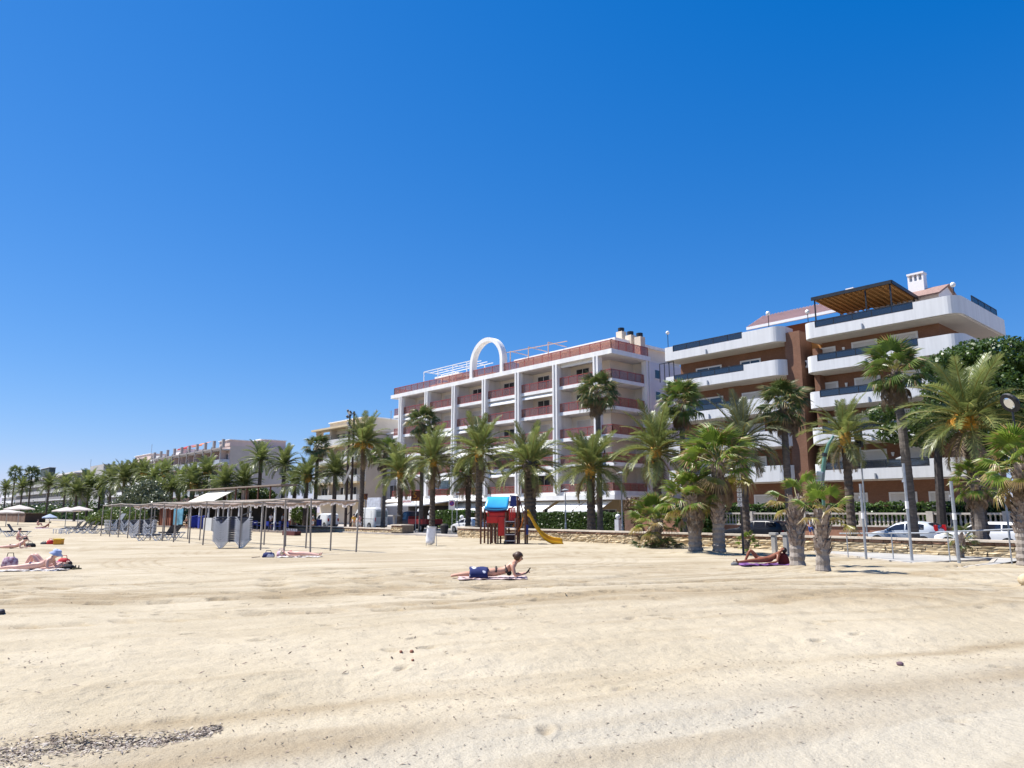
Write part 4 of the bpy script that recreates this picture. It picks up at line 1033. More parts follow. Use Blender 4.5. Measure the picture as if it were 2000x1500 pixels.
# ------------------------------------------------------------------ far palms to the left: crowns joined, parts too small to see
def merged_crown(seed, n=46, fan=False):
    rn = random.Random(seed); g = G()
    for i in range(n):
        t = (i + .5) / n; az = i * 2.39996 + rn.uniform(-.3, .3)
        if fan: me = rn.choice(FN_T['dark'] if t < .55 else FN_D); el = R(80 - 150 * t); s = .9
        else: me = rn.choice(PH_UP if t < .2 else PH_MID if t < .75 else PH_LOW); el = R(84 - 104 * t + rn.uniform(-8, 8)); s = rn.uniform(.8, 1.05)
        Mx = leafM(az, el, s, 0); g.cm = 0
        g.add([Mx @ v.co for v in me.vertices], [tuple(p.vertices) for p in me.polygons])
    return g.mesh('crown', [lf_wd if fan else lf_ph])
CR = [merged_crown(s) for s in (1, 2, 3)]; CRF = [merged_crown(s, 30, True) for s in (4,)]
HEART = G().tube([(0, 0, -.4), (0, 0, -.1), (0, 0, .35), (0, 0, .7)], [.2, .5, .5, .2], 8).mesh('crown_heart', orangem)
FARP = [(30, 925, 'w', 1.0, 0), (62, 930, 'w', 1.2, 0), (44, 952, 'd', 1, 0), (96, 948, 'd', 1, 0), (128, 950, 'd', 1, 0), (150, 962, 'd', .9, 0), (174, 950, 'd', 1.15, 0), (196, 958, 'd', 1.0, 0),
        (218, 940, 'd', 1, 0), (243, 938, 'd', 1, 0), (262, 925, 'd', 1, 0), (281, 925, 'd', 1, 1), (301, 935, 'd', .95, 0), (322, 926, 'd', 1, 1), (336, 955, 'd', .9, 0), (352, 942, 'd', 1, 0), (376, 938, 'd', .95, 0),
        (405, 925, 'd', 1.05, 1), (378, 950, 'd', .85, 1), (440, 945, 'd', .95, 0), (476, 945, 'd', 1.05, 0), (510, 898, 'd', .95, 0), (556, 908, 'd', .95, 0), (599, 935, 'd', .95, 1), (655, 925, 'd', .95, 0), (576, 945, 'd', .8, 0), (420, 958, 'd', .8, 0), (310, 958, 'd', .8, 0), (12, 955, 'd', 1, 0)]
rn = random.Random(11)
ORDN = ['first', 'second', 'third', 'fourth', 'fifth', 'sixth', 'seventh', 'eighth', 'ninth', 'tenth', 'eleventh', 'twelfth', 'thirteenth', 'fourteenth', 'fifteenth', 'sixteenth', 'seventeenth', 'eighteenth', 'nineteenth', 'twentieth', 'twenty-first', 'twenty-second']
FARO = {p[0]: k for k, p in enumerate(sorted(q for q in FARP if q[2] == 'd' and q[0] < 470))}
for i, (px, py, ty, sc, fr) in enumerate(FARP):
    d = 40 + rn.uniform(-1, 3) if px > 480 else 39 + rn.uniform(-2, 4)
    top = at(px, py, d); h = max(top.z, 2.5)
    if px < 260: sc *= 1.3
    near = px > 470
    lab = {510: 'twin trunked looking date palm before the pinkish building\'s right end', 556: 'date palm with a dark trunk right of the pinkish building', 599: 'date palm with orange crown heart left below the skirted fan palm',
           655: 'date palm behind the pergola, between the skirted fan palm and the twin mast', 476: 'bright green low date palm above the beach bar roof', 576: 'low broad palm right of the beach bar roof', 440: 'low date palm behind the cream awning of the beach bar',
           405: 'date palm with bright orange heart above the cream awning of the beach bar'}.get(px, ('distant date palm%s in the far left row, %s from the left' % (' with an orange heart' if fr else '', ORDN[FARO[px]]) if px in FARO else 'date palm of the far row') if ty == 'd' else ('distant dark fan palm above the far left row, %s one' % ('left' if px < 50 else 'right')))
    root = thing('date_palm' if ty == 'd' else 'fan_palm', lab, 'palm tree', (top.x, d, 0), rn.uniform(0, 6), 'distant palms along the left promenade', local=True)
    me = rn.choice(CR) if ty == 'd' else CRF[0]
    inst('crown', me, root, Matrix.Translation((0, 0, h)) @ Matrix.Diagonal((sc * 1.12, sc * 1.12, sc * (1.12 if ty == 'd' else 1.6), 1)))
    g = G(); g.tube([(0, 0, -.2), (0, 0, h * .5), (0, 0, h)], [.3, .25, .25], 7); g.build('trunk', trunk_ph, root)
    if fr: inst('crown_heart', HEART, root, Matrix.Translation((0, 0, h)) @ Matrix.Diagonal((1.3, 1.3, 1.2, 1)))

# ------------------------------------------------------------------ pine, hedges, bushes: leaf-sized faces spread through a volume
hedgel = leafmat('hedge_leaf', (.045, .09, .014), (.095, .16, .026), .3)
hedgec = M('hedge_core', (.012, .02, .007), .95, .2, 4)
pinel = leafmat('pine_needles', (.045, .095, .016), (.11, .17, .028), .32)
tamal = leafmat('tamarisk_leaf', (.10, .12, .06), (.15, .17, .09), .3)
bushl = leafmat('bush_leaf', (.075, .12, .02), (.14, .19, .035), .3)
def leafcloud(g, n, pick, size, rn, flat=.0):
    for _ in range(n):
        p, o = pick(); s = size * rn.uniform(.6, 1.35)
        a = Vector((rn.gauss(0, 1), rn.gauss(0, 1), rn.gauss(0, 1) * (1 - flat))).normalized(); b = a.cross(o + Vector((rn.gauss(0, .6), rn.gauss(0, .6), rn.gauss(0, .6))))
        if b.length < .01: continue
        b = b.normalized() * s * .5; a = a * s
        g.add([p - a * .5, p + b, p + a * .5, p - b], [(0, 1, 2, 3)])
def hedge(label, x0, x1, y0, y1, z0, z1, n, size, name='hedge', group=None, seed=0):
    rn = random.Random(seed); root = thing(name, label, 'hedge', ((x0 + x1) / 2, (y0 + y1) / 2, 0), 0, group)
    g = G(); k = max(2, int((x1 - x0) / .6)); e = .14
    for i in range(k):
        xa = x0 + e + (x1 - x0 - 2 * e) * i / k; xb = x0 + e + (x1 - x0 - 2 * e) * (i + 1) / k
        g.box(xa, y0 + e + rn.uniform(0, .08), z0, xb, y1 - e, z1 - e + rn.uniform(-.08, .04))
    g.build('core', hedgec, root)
    def pick():
        u = rn.random(); x = rn.uniform(x0, x1); bump = .10 * math.sin(x * 2.1) + .07 * math.sin(x * 5.3)
        if u < .6: return Vector((x, y0 + rn.gauss(.06, .07), rn.uniform(z0, z1 + bump * .6))), Vector((0, -1, 0))
        if u < .95: return Vector((x, rn.uniform(y0, y1), z1 + bump * .6 + rn.gauss(0, .06))), Vector((0, 0, 1))
        return Vector((rn.choice((x0, x1)), rn.uniform(y0, y1), rn.uniform(z0, z1))), Vector((1, 0, 0))
    g = G(); leafcloud(g, n, pick, size, rn); g.build('leaves', hedgel, root)
hedge('long clipped green hedge in front of the white block\'s shop awnings, right of the slide', S(1042, 53), S(1203, 53), 53, 54.3, 0, 1.75, 9000, .15, seed=1)
hedge('clipped hedge behind the no parking sign, left of the white hatchback', S(849, 53), S(912, 53), 53, 54.3, 0, 2.0, 5000, .15, seed=2)
hedge('dark clipped hedge above the balustrade of the brick block', bs0, bs1, 52.3, 53.6, 0, 2.45, 10000, .15, seed=3)
def blob_plant(name, label, cat, loc, blobs, n, size, mat, seed=0, stems=None, smat=None, flat=0.0, part='foliage', group=None):
    rn = random.Random(seed); root = thing(name, label, cat, loc, 0, group, local=True)
    tot = sum(b[3] * b[4] * b[5] for b in blobs) ; g = G(); wts = [(b[3] * b[4] * b[5]) ** .75 for b in blobs]
    def pick():
        b = rn.choices(blobs, wts)[0]
        o = Vector((rn.gauss(0, 1), rn.gauss(0, 1), rn.gauss(0, 1))).normalized(); rr = rn.uniform(.55, 1.06) ** .6
        rr *= 1 + .22 * math.sin(o.x * 7 + b[0] * 3) * math.sin(o.y * 6 + b[1]) * math.sin(o.z * 7)
        return Vector((b[0] + o.x * b[3] * rr, b[1] + o.y * b[4] * rr, b[2] + o.z * b[5] * rr)), o
    leafcloud(g, n, pick, size, rn, flat); g.build(part, mat, root)
    if stems:
        g = G()
        for pts, r0, r1 in stems:
            k = len(pts); g.tube(pts, [r0 + (r1 - r0) * i / (k - 1) for i in range(k)], 8)
        g.build('trunk', smat or trunk_ph, root)
    return root
pc = at(1840, 1000, 51); pz = lambda px, py, d=51: (lambda q: (q.x - pc.x, q.y - 51, q.z))(at(px, py, d))
rb = random.Random(3); blobs = []
for (px, py, r_) in ((1830, 690, 1.5), (1880, 675, 1.8), (1935, 672, 1.9), (1990, 680, 2.0), (2050, 690, 2.0), (1845, 740, 1.8), (1905, 735, 2.2), (1970, 745, 2.2), (2040, 760, 2.3), (1800, 790, 1.5), (1850, 800, 1.7), (1930, 810, 1.8), (2010, 820, 2.0), (1770, 820, 1.1), (1720, 815, 1.0), (1700, 780, .9), (1960, 860, 1.3), (2080, 850, 2.2)):
    q = pz(px + 22, py + 30, 51 + rb.uniform(-1.5, 2.5)); blobs.append((q[0], q[1], q[2], r_ * 1.0, r_, r_ * .72))
t0 = pz(1836, 1000); t1 = pz(1832, 900); t2 = pz(1836, 830)
blob_plant('pine_tree', 'dark green pine with dense crown and leaning trunk at the right of the brick block', 'tree', (pc.x, 51, 0), blobs, 60000, .165, pinel, 5,
           [([(t0[0], 0, -.2), (t1[0], 0, t1[2]), (t2[0], 0, t2[2]), pz(1880, 760)], .30, .14), ([(t2[0], 0, t2[2] - .3), pz(1785, 818), pz(1745, 812)], .13, .05), ([(t2[0], 0, t2[2]), pz(1930, 850), pz(2000, 800)], .14, .06)], M('pine_bark', (.06, .05, .045), .95, .3, 5, bump=.6))
# tamarisk and low bushes at the left
tz = at(268, 985, 33)
blob_plant('tamarisk', 'grey green feathery tamarisk above the left end of the pergola', 'bush', (tz.x, 33, 0), [(-4, 0, 3.0, 3.2, 2, 1.8), (0, 0, 3.8, 3.4, 2.2, 2.2), (4.6, 0, 4.2, 3.0, 2, 2.4), (8, .5, 2.8, 2.4, 2, 2.0), (-8, 0, 2.4, 2.6, 2, 1.5)], 22000, .24, tamal, 6, [([(0, 0, -.1), (.3, 0, 2), (1, 0, 3.5)], .14, .05), ([(5, 0, -.1), (4.8, 0, 2), (4, 0, 4)], .14, .05)], trunk_ph)
q1 = at(215, 1020, 30)
blob_plant('bush', 'green leafy bush behind the stacked loungers at the left', 'bush', (q1.x, 30, 0), [(-7, 0, .8, 4, 1.6, 1.0), (-1, 0, 1.2, 4, 1.8, 1.3), (6, 0, 1.4, 4, 1.6, 1.4), (12, 0, 1.2, 4, 1.6, 1.3)], 16000, .22, bushl, 7)
q2 = at(528, 985, 38)
blob_plant('bush', 'bright yellow green shrub on the beach bar roof edge', 'bush', (q2.x - 2.5, 37.5, 3.4), [(-3, 0, .5, 1.8, 1, .8), (0, 0, .6, 2.0, 1, .9), (2.4, 0, .4, 1.6, 1, .7)], 4500, .2, bushl, 8)
q3 = at(575, 1004, 40)
blob_plant('bush', 'round olive shrub between the beach bar and the small white van', 'bush', (q3.x, 41, 0), [(0, 0, 1.7, 1.7, 1.2, 1.2), (1.2, 0, 1.4, 1.2, 1, 1.0)], 3500, .2, bushl, 9)
q4 = at(1240, 985, 55)
blob_plant('bush', 'brownish dry shrub beside the beige corner of the white block\'s ground floor', 'bush', (q4.x, 55, 0), [(0, 0, 2.4, 1.0, .8, .9), (.8, 0, 1.8, .9, .8, .9)], 2200, .18, leafmat('dry_shrub_leaf', (.10, .06, .03), (.17, .11, .06), .2), 10)
for (px, d, lab) in ((1340, 50.6, 'leafy shrubs filling the gap behind the fan palm cluster, left'), (1372, 50.8, 'leafy shrubs filling the gap behind the fan palm cluster, right')):
    q = at(px, 960, d)
    blob_plant('bush', lab, 'bush', (q.x, d, 0), [(0, 0, 1.6, 1.1, .8, 1.5), (.7, 0, 2.2, 1.0, .8, 1.2)], 3500, .2, hedgel, 12 + px)
# dense planting between the far palms: one mass at this distance
g = G(); rn = random.Random(9)
def pk_():
    x = rn.uniform(S(-30, 44), S(470, 44)); z = abs(rn.gauss(0, 1.6)) + .2
    return Vector((x, 44 + rn.gauss(0, 1.2), z)), Vector((0, -1, 0))
leafcloud(g, 26000, pk_, .55, rn); o = g.build('far_shrubs', hedgel); o['kind'] = 'stuff'; tag(o, 'dense dark green planting under the distant palms', 'shrubs')
# ------------------------------------------------------------------ pergola: two rows of thin poles, beams and slack cloth
PF, PB, PS, PN, STEP = 16.4, 19.0, -32.7, 15, 2.75
pole_m = M('grey_pole', (.27, .24, .21), .8, .2, 4, bump=.2, bscale=30, stretch=(1, 1, .3))
cloth_m = leafmat('sail_cloth', (.34, .255, .21), (.43, .33, .275), .25, .9, 0)
cloth_w = leafmat('cloth_edge', (.74, .66, .60), (.80, .73, .68), .3, .9, 0)
pl = thing('pergola', 'long beach pergola of thin grey poles with drawn back brown cloth with a white edge', 'pergola', (PS - 18, 17.7, 0))
def ptop(i): return 2.50 + .06 * math.sin(i * 1.7)
rn = random.Random(2)
for i in range(PN):
    x = PS - i * STEP
    for y in (PF, PB):
        g = G(); dx = rn.uniform(-.08, .08); dy = rn.uniform(-.06, .06)
        g.tube([(x + dx, y + dy, H(x, y) - .3), (x, y, ptop(i) - (0 if y == PF else .06))], [.045, .04], 7); g.build('pole', pole_m, pl)
for y, dz in ((PF, 0), (PB, -.06)):
    for i in range(PN - 1):
        g = G(); a = (PS - i * STEP, y, ptop(i) + dz); b = (PS - (i + 1) * STEP, y, ptop(i + 1) + dz); m_ = ((a[0] + b[0]) / 2, y, (a[2] + b[2]) / 2 - .03)
        g.tube([a, m_, b], .05 if y == PF else .04, 6); g.build('beam', pole_m, pl)
for i in range(PN):
    x = PS - i * STEP; g = G(); g.tube([(x, PF, ptop(i) - .02), (x, PB, ptop(i) - .08)], .035, 6); g.build('cross_beam', pole_m, pl)
for i in range(PN - 1):
    # the cloth is drawn back and hangs in folds along the land side beam, its pale edge below
    x0 = PS - i * STEP - .04; x1 = PS - (i + 1) * STEP + .04; ph_ = rn.uniform(0, 6); nu = 36
    def zt(u): return ptop(i) * (1 - u) + ptop(i + 1) * u - .03 - .05 * math.sin(u * math.pi)
    def drop(u): return .13 + .05 * math.sin(u * 9 + ph_) + .03 * math.sin(u * 23 + ph_)
    def edge(u): return .08 + .05 * abs(math.sin(u * 7 + ph_))
    g = G(); vs = []; fs = []
    for a in range(nu + 1):
        u = a / nu; x = x0 + (x1 - x0) * u; w_ = .06 * math.sin(u * 40 + ph_); z = zt(u)
        vs += [(x, PB + .05, z - .02), (x, PB - .10, z + .05), (x, PB - .20 + w_, z - .02), (x, PB - .16 + w_, z - drop(u) * .6), (x, PB - .12 + w_ * .6, z - drop(u))]
    for a in range(nu):
        for k in range(4): q = a * 5 + k; fs.append((q, q + 1, q + 6, q + 5))
    g.add(vs, fs); c = g.build('cloth', cloth_m, pl, smooth=True)
    g = G(); vs = []; fs = []
    for a in range(nu + 1):
        u = a / nu; x = x0 + (x1 - x0) * u; w_ = .06 * math.sin(u * 40 + ph_); z = zt(u) - drop(u)
        vs += [(x, PB - .12 + w_ * .6, z), (x, PB - .14 + w_, z - edge(u))]
    for a in range(nu): fs.append((2 * a, 2 * a + 1, 2 * a + 3, 2 * a + 2))
    g.add(vs, fs); g.build('cloth_edge', cloth_w, c)

# ------------------------------------------------------------------ sun loungers
lgrey = M('lounger_mesh', (.15, .16, .175), .75, .12, 6, bump=.2, bscale=60)
lfr = M('lounger_frame', (.84, .84, .82), .5, .08, 4)
ldark = M('lounger_dark', (.035, .04, .06), .8, .15, 6)
def lounger_mesh(back=0.0, matm=None):
    """frame and bed of a stackable lounger: side rails deepened and darkened as stack shade, two pale V legs each side, mesh bed, hinged back"""
    L, Wd, T = 1.95, .66, .42
    fr = G(); dk = fr
    for y in (-Wd / 2, Wd / 2):
        for xc in (-.56, .56):
            for sg in (-1, 1):
                fr.bar((xc + sg * .38, y, T + .02), (xc + sg * .04, y, .03), .05, .048)
            fr.bar((xc - .07, y, .03), (xc + .07, y, .03), .055, .05)
            fr.bar((xc - .42, y, T + .01), (xc - .30, y, T + .01), .055, .045); fr.bar((xc + .30, y, T + .01), (xc + .42, y, T + .01), .055, .045)
        fr.bar((-L / 2, y, T), (-L / 2 + .1, y, T), .045, .04)
        fr.cm = 1; fr.bar((-L / 2 + .02, y * .93, T - .02), (L / 2 - .02, y * .93, T - .02), .035, .085); fr.cm = 0  # tall dark rail: the shade between stacked beds, painted in
    for x in (-L / 2, L / 2): fr.bar((x, -Wd / 2, T), (x, Wd / 2, T), .05, .04)
    bd = G(); bd.box(-L / 2 + .03, -Wd / 2 + .03, T + .005, .28, Wd / 2 - .03, T + .03)
    bk = G(); a = back; hx = .30
    c_, s_ = math.cos(a), math.sin(a)
    p = lambda u, y, h: (hx + u * c_ - h * s_, y, T + .03 + u * s_ + h * c_)
    for y in (-Wd / 2 + .02, Wd / 2 - .02): bk.bar(p(0, y, 0), p(.68, y, 0), .045, .04)
    bk.bar(p(.68, -Wd / 2, 0), p(.68, Wd / 2, 0), .045, .04)
    bk.slab([p(.02, -Wd / 2 + .04, .02), p(.66, -Wd / 2 + .04, .02), p(.66, Wd / 2 - .04, .02), p(.02, Wd / 2 - .04, .02)], .02)
    return fr.mesh('frame', [lfr, ldark]), bd.mesh('bed', matm or lgrey), bk.mesh('backrest', matm or lgrey)
LM0 = lounger_mesh(0.02); LM1 = lounger_mesh(R(24)); LM2 = lounger_mesh(R(58)); LM3 = lounger_mesh(R(56), ldark)
def lounger(label, loc, rz, meshes=LM0, group='stacked sun loungers', tilt=0.0):
    o = thing('sun_lounger', label, 'sun lounger', loc, rz, group, local=True)
    if tilt: o.rotation_euler = (0, tilt, rz)
    for nm, me in zip(('frame', 'bed', 'backrest'), meshes): inst(nm, me, o, Matrix())
    return o
ORD = ['lowest', 'second lowest', 'third from the ground', 'fourth from the ground', 'fifth from the ground', 'sixth from the ground', 'seventh from the ground', 'eighth from the ground', 'ninth from the ground', 'tenth from the ground', 'eleventh from the ground', 'topmost']
def stack(n, loc, rz, what, dz, top=LM1):
    for k in range(n):
        lb = ORD[k] if k < n - 1 else 'topmost'
        lounger(('grey lounger, %s in %s' if k < n - 1 else 'grey lounger with raised back, %s in %s') % (lb, what), (loc.x + rn.uniform(-.015, .015), loc.y + rn.uniform(-.015, .015), loc.z + k * dz), rz + rn.uniform(-.015, .015), top if k == n - 1 else LM0)
# the picture's horizontal direction at a place, so that a stack shows its long side
RZ = PH
p = on_sand(452, 1070); stack(11, p, RZ + R(12), 'the big stack beside the pergola poles', .125)
p = on_sand(276, 1050); stack(9, p, RZ + R(10), 'the stack left of the pergola front', .115)
p = on_sand(254, 1043); stack(8, Vector((p.x, p.y + 1.2, p.z)), RZ + R(70), 'the stack seen end on', .12, LM0)
p = on_sand(226, 1043); stack(7, p, RZ + R(60), 'the dark stack among upright loungers', .14, LM2)
for i, (px, py, mm, rz, lab) in enumerate(((292, 1056, LM0, 5, 'single grey lounger with white legs lying flat in front of the middle stack'), (322, 1055, LM3, -15, 'lounger with dark raised back right of the middle stack'),
        (335, 1050, LM3, -5, 'second lounger with dark raised back, nearest the pergola poles'), (140, 1040, LM2, 20, 'upright backed grey lounger, left end of the row behind the white side tables'),
        (152, 1041, LM2, 20, 'upright backed grey lounger, second in the row by the white side tables'), (163, 1041, LM2, 22, 'upright backed grey lounger, third in the row by the white side tables'),
        (176, 1042, LM2, 18, 'upright backed grey lounger, right end of the row by the white side tables'), (195, 1042, LM0, 15, 'white framed lounger lying flat between the upright row and the fan of loungers'),
        (216, 1043, LM2, 24, 'raised grey lounger leaning in the fan, left one'), (236, 1044, LM2, 14, 'raised grey lounger leaning in the fan, right one'),
        (146, 1037, LM2, 20, 'upright backed grey lounger in the back row, left of three'), (158, 1037, LM2, 22, 'upright backed grey lounger in the back row, middle of three'), (170, 1037, LM2, 18, 'upright backed grey lounger in the back row, right of three'),
        (8, 1047, LM2, 200, 'grey lounger at the left edge of the picture, back raised'), (32, 1048, LM3, 200, 'dark backed lounger beside the seated bather at the left edge'))):
    p = on_sand(px, py); lounger(lab, p, RZ + R(rz), mm, 'single sun loungers on the sand')
for px, py, lab in ((112, 1042, 'white side table, left one by the lounger row'), (126, 1043, 'white side table, right one by the lounger row')):
    p = on_sand(px, py); t = thing('side_table', lab, 'table', p, RZ, 'white side tables', local=True)
    g = G(); g.box(-.32, -.25, .40, .32, .25, .44); g.build('table_top', whitep, t)
    for sx in (-.27, .27):
        for sy in (-.2, .2): g = G(); g.box(sx - .035, sy - .03, 0, sx + .035, sy + .03, .40); g.build('leg', whitep, t)

# ------------------------------------------------------------------ parasols
par_w = leafmat('parasol_canvas', (.70, .63, .57), (.76, .69, .63), .3, .9, 0); par_b = leafmat('blue_parasol_canvas', (.40, .50, .68), (.55, .62, .75), .3, .9, 0)
def parasol(label, px, py_edge, py_top, d, mat, rad, group='big cream parasols at the left'):
    c = at(px, py_edge, d); tp = at(px, py_top, d); z0 = H(c.x, d)
    o = thing('parasol', label, 'parasol', (c.x, d, z0), 0, group, local=True); h1 = c.z - z0; h2 = tp.z - z0
    g = G(); g.tube([(0, 0, -.3), (0, 0, h2)], .05, 7); g.build('pole', greym, o)
    g = G(); n = 8; vs = [(0, 0, h2)]; fs = []
    for k in range(n):
        a = 2 * math.pi * k / n + .2; vs.append((rad * math.cos(a), rad * math.sin(a), h1))
        a2 = a + math.pi / n; vs.append((rad * .93 * math.cos(a2), rad * .93 * math.sin(a2), h1 + .05))
    for k in range(2 * n): fs.append((0, 1 + k, 1 + (k + 1) % (2 * n)))
    b = len(vs); vs += [(v[0] * 1.005, v[1] * 1.005, v[2] - .16) for v in vs[1:]]
    for k in range(2 * n): j = (k + 1) % (2 * n); fs.append((1 + k, b + k, b + j, 1 + j))
    g.add(vs, fs); cn = g.build('canopy', mat, o)
    for k in range(n):
        a = 2 * math.pi * k / n + .2; g = G(); g.bar((0, 0, h2 - .05), (rad * .97 * math.cos(a), rad * .97 * math.sin(a), h1 - .02), .025); g.build('rib', darkm, o)
parasol('cream parasol above the brown hut, higher of the left pair', 38, 994, 986, 20.5, par_w, 2.25)
parasol('cream parasol at the left edge, lower of the left pair', 14, 1001, 995, 17.0, par_w, 2.2)
parasol('cream parasol left of the right pair behind the lounger row', 130, 998, 990, 23.5, par_w, 1.95)
parasol('cream parasol right of the right pair, nearest the tamarisk', 154, 996, 988.5, 25, par_w, 1.95)
parasol('small pale blue parasol low over the bathers by the far wall', 97, 1010.5, 1003.5, 27, par_b, 1.25, None)

# ------------------------------------------------------------------ hut and beach bar
p0, p1 = S(-8, 26), S(50, 26)
hut = thing('beach_hut', 'low brown board hut under the left parasols', 'hut', ((p0 + p1) / 2, 27, 0))
bdk = M('hut_board', (.16, .095, .065), .85, .25, 3, stretch=(1, 1, .2)); n = 16
for k in range(n):
    g = G(); a = p0 + (p1 - p0) * k / n; b = p0 + (p1 - p0) * (k + 1) / n - .05; g.box(a, 26 - .03 * (k % 2), -.2, b, 26.1, 1.62); g.build('board', bdk, hut)
g = G(); g.box(p0 + .1, 26.1, -.2, p1 - .1, 29.5, 1.55); g.build('core', M('hut_core', (.06, .04, .03), .9, .1), hut)
g = G(); g.box(p0 - .15, 25.8, 1.62, p1 + .15, 29.7, 1.72); g.build('roof', bdk, hut)
kb0, kb1 = S(352, 35), S(612, 35)
bar = thing('beach_bar', 'open beach bar with dark interior, flat roof and cream awning behind the pergola', 'building', ((kb0 + kb1) / 2, 35, 0))
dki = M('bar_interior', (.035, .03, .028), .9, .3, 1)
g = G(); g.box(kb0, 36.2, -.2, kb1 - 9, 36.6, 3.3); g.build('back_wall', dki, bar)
g = G(); g.box(kb0 - .6, 32.2, 2.95, kb1 + .3, 37, 3.15); g.build('roof', M('bar_roof', (.30, .27, .25), .9, .15, 1), bar)
g = G(); g.box(kb0 - .6, 32.0, 2.55, kb1 + .3, 32.2, 3.2); g.build('roof_edge', M('bar_valance', (.50, .42, .36), .9, .12, 1), bar)
g = G(); g.box(kb0 - 2, 31.8, -.3, kb1 + 1, 37, .08); g.build('deck', M('bar_deck', (.22, .18, .15), .9, .15, 1), bar)
x = kb0
while x < kb1:
    g = G(); g.box(x - .07, 32.25, 0, x + .07, 32.4, 2.95); g.build('post', whitep if int(x) % 3 == 0 else woodbr, bar); x += 3.1
ka, kz = at(378, 979, 33.4), at(432, 963, 33.4)
g = G(); g.slab([(ka.x - 1.2, 33, 3.2), (kz.x - 1.6, 33, 3.2), (kz.x, 35.4, 4.75), (ka.x + 1.4, 35.4, 4.75)], .08); g.build('awning', M('cream_awning', (.74, .70, .56), .8, .04, 1), bar)
kc = S(478, 36); g = G(); g.box(kz.x + .2, 35.8, 3.15, kc, 36.4, 4.55); g.build('stone_upper_wall', M('rubble_wall', (.27, .21, .16), .95, .35, 2.2, bump=.5, col2=(.42, .34, .27)), bar)
g = G(); g.box(S(368, 35), 34.6, 4.75, S(552, 35), 36.6, 4.9); g.build('upper_roof', wooddk, bar)
x = S(440, 35)
while x < S(552, 35): g = G(); g.box(x - .06, 34.8, 3.15, x + .06, 34.95, 4.75); g.build('post', woodbr, bar); x += 3.3
g = G(); g.box(S(320, 33), 32.5, -.2, S(342, 33), 33.2, 2.7); g.build('side_panel', M('rust_panel', (.20, .06, .03), .8, .25, 1.5), bar)
g = G(); g.box(S(355, 33), 32.0, .25, S(373, 33), 32.1, 2.35); g.build('menu_board', M('teal_board', (.09, .26, .36), .5, .5, .8), bar)
g = G(); g.box(S(404, 30), 29.7, -.2, S(420, 30), 30.3, 1.25)
single(g, 'cabinet', M('pale_cabinet', (.52, .52, .50), .6, .05, 1), 'pale grey cabinet standing behind the big lounger stack', 'cabinet', (S(412, 30), 30, 0))
blu = M('blue_plastic', (.01, .03, .28), .5, .15, 3)
for px, lab, w_ in ((380, 'blue wheeled bin, left of the pair at the beach bar', .5), (396, 'blue wheeled bin, right of the pair at the beach bar', .6)):
    x = S(px, 31); o = thing('wheelie_bin', lab, 'bin', (x, 31, .0), 0, 'blue bins at the beach bar', local=True)
    g = G(); g.prism([(-w_ * .42, .05), (w_ * .42, .05), (w_ * .55, 1.35), (-w_ * .55, 1.35)], 'y', -.4, .4); g.build('body', blu, o)
    g = G(); g.slab([(-w_ * .6, -.45, 1.36), (w_ * .6, -.45, 1.36), (w_ * .6, .45, 1.50), (-w_ * .6, .45, 1.50)], .05); g.build('lid', blu, o)
    for sy in (-.3, .3): g = G(); g.tube([(w_ * .5, sy - .04, .1), (w_ * .5, sy + .04, .1)], .1, 10); g.build('wheel', blackc, o)
def chair_parts():
    se = G().box(-.24, -.24, .42, .24, .24, .46); bk = G().box(-.24, .21, .5, .24, .25, .9); lg = G()
    for sx in (-.21, .21):
        for sy in (-.21, .21): lg.box(sx - .02, sy - .02, 0, sx + .02, sy + .02, .43 if sy < 0 else .9)
    return se.mesh('seat', blu), bk.mesh('backrest', blu), lg.mesh('legs', M('chair_leg', (.10, .12, .20), .5, .1, 3))
CHM = chair_parts(); i = 0; NTH = ['first', 'second', 'third', 'fourth', 'fifth', 'sixth', 'seventh', 'eighth', 'ninth', 'tenth', 'eleventh', 'twelfth', 'thirteenth', 'fourteenth', 'fifteenth', 'sixteenth']
for px in (428, 437, 446, 455, 464, 474, 483, 491, 500, 508, 517, 526, 535, 544, 552, 560):
    d = (31.9 if i % 2 else 33.2); x = S(px, d)
    o = thing('chair', 'small dark blue chair on the beach bar terrace, %s from the left' % NTH[i], 'chair', (x, d, .08), rn.uniform(0, 6), 'blue terrace chairs of the beach bar', local=True); i += 1
    for nm, me in zip(('seat', 'backrest', 'legs'), CHM): inst(nm, me, o, Matrix())
for k_, px in enumerate((432, 468, 505, 540)):
    x = S(px, 32.5); o = thing('table', 'small round table on the beach bar terrace, %s from the left' % NTH[k_], 'table', (x, 32.5, .08), 0, 'terrace tables of the beach bar', local=True)
    g = G(); g.cyl(0, 0, .70, .73, .42, .42, 12); g.build('table_top', whitep, o); g = G(); g.cyl(0, 0, 0, .70, .04, .04, 6); g.build('leg', darkm, o)
# red kayak-like boat/bench with white fittings at the bar's right end
p = at(570, 1029, 29)
o = thing('crate_row', 'low dark red crate row with white bottles in front of the beach bar', 'crates', (p.x, 29, H(p.x, 29)), 0, None, local=True)
g = G(); g.box(-1.2, -.3, 0, 1.2, .3, .36); g.build('crate', M('dark_red_crate', (.09, .02, .018), .7, .2, 3), o)
for k in range(7): g = G(); g.cyl(-1.0 + k * .33, 0, .36, .58, .05, .04, 8); g.build('bottle', whitep, o)

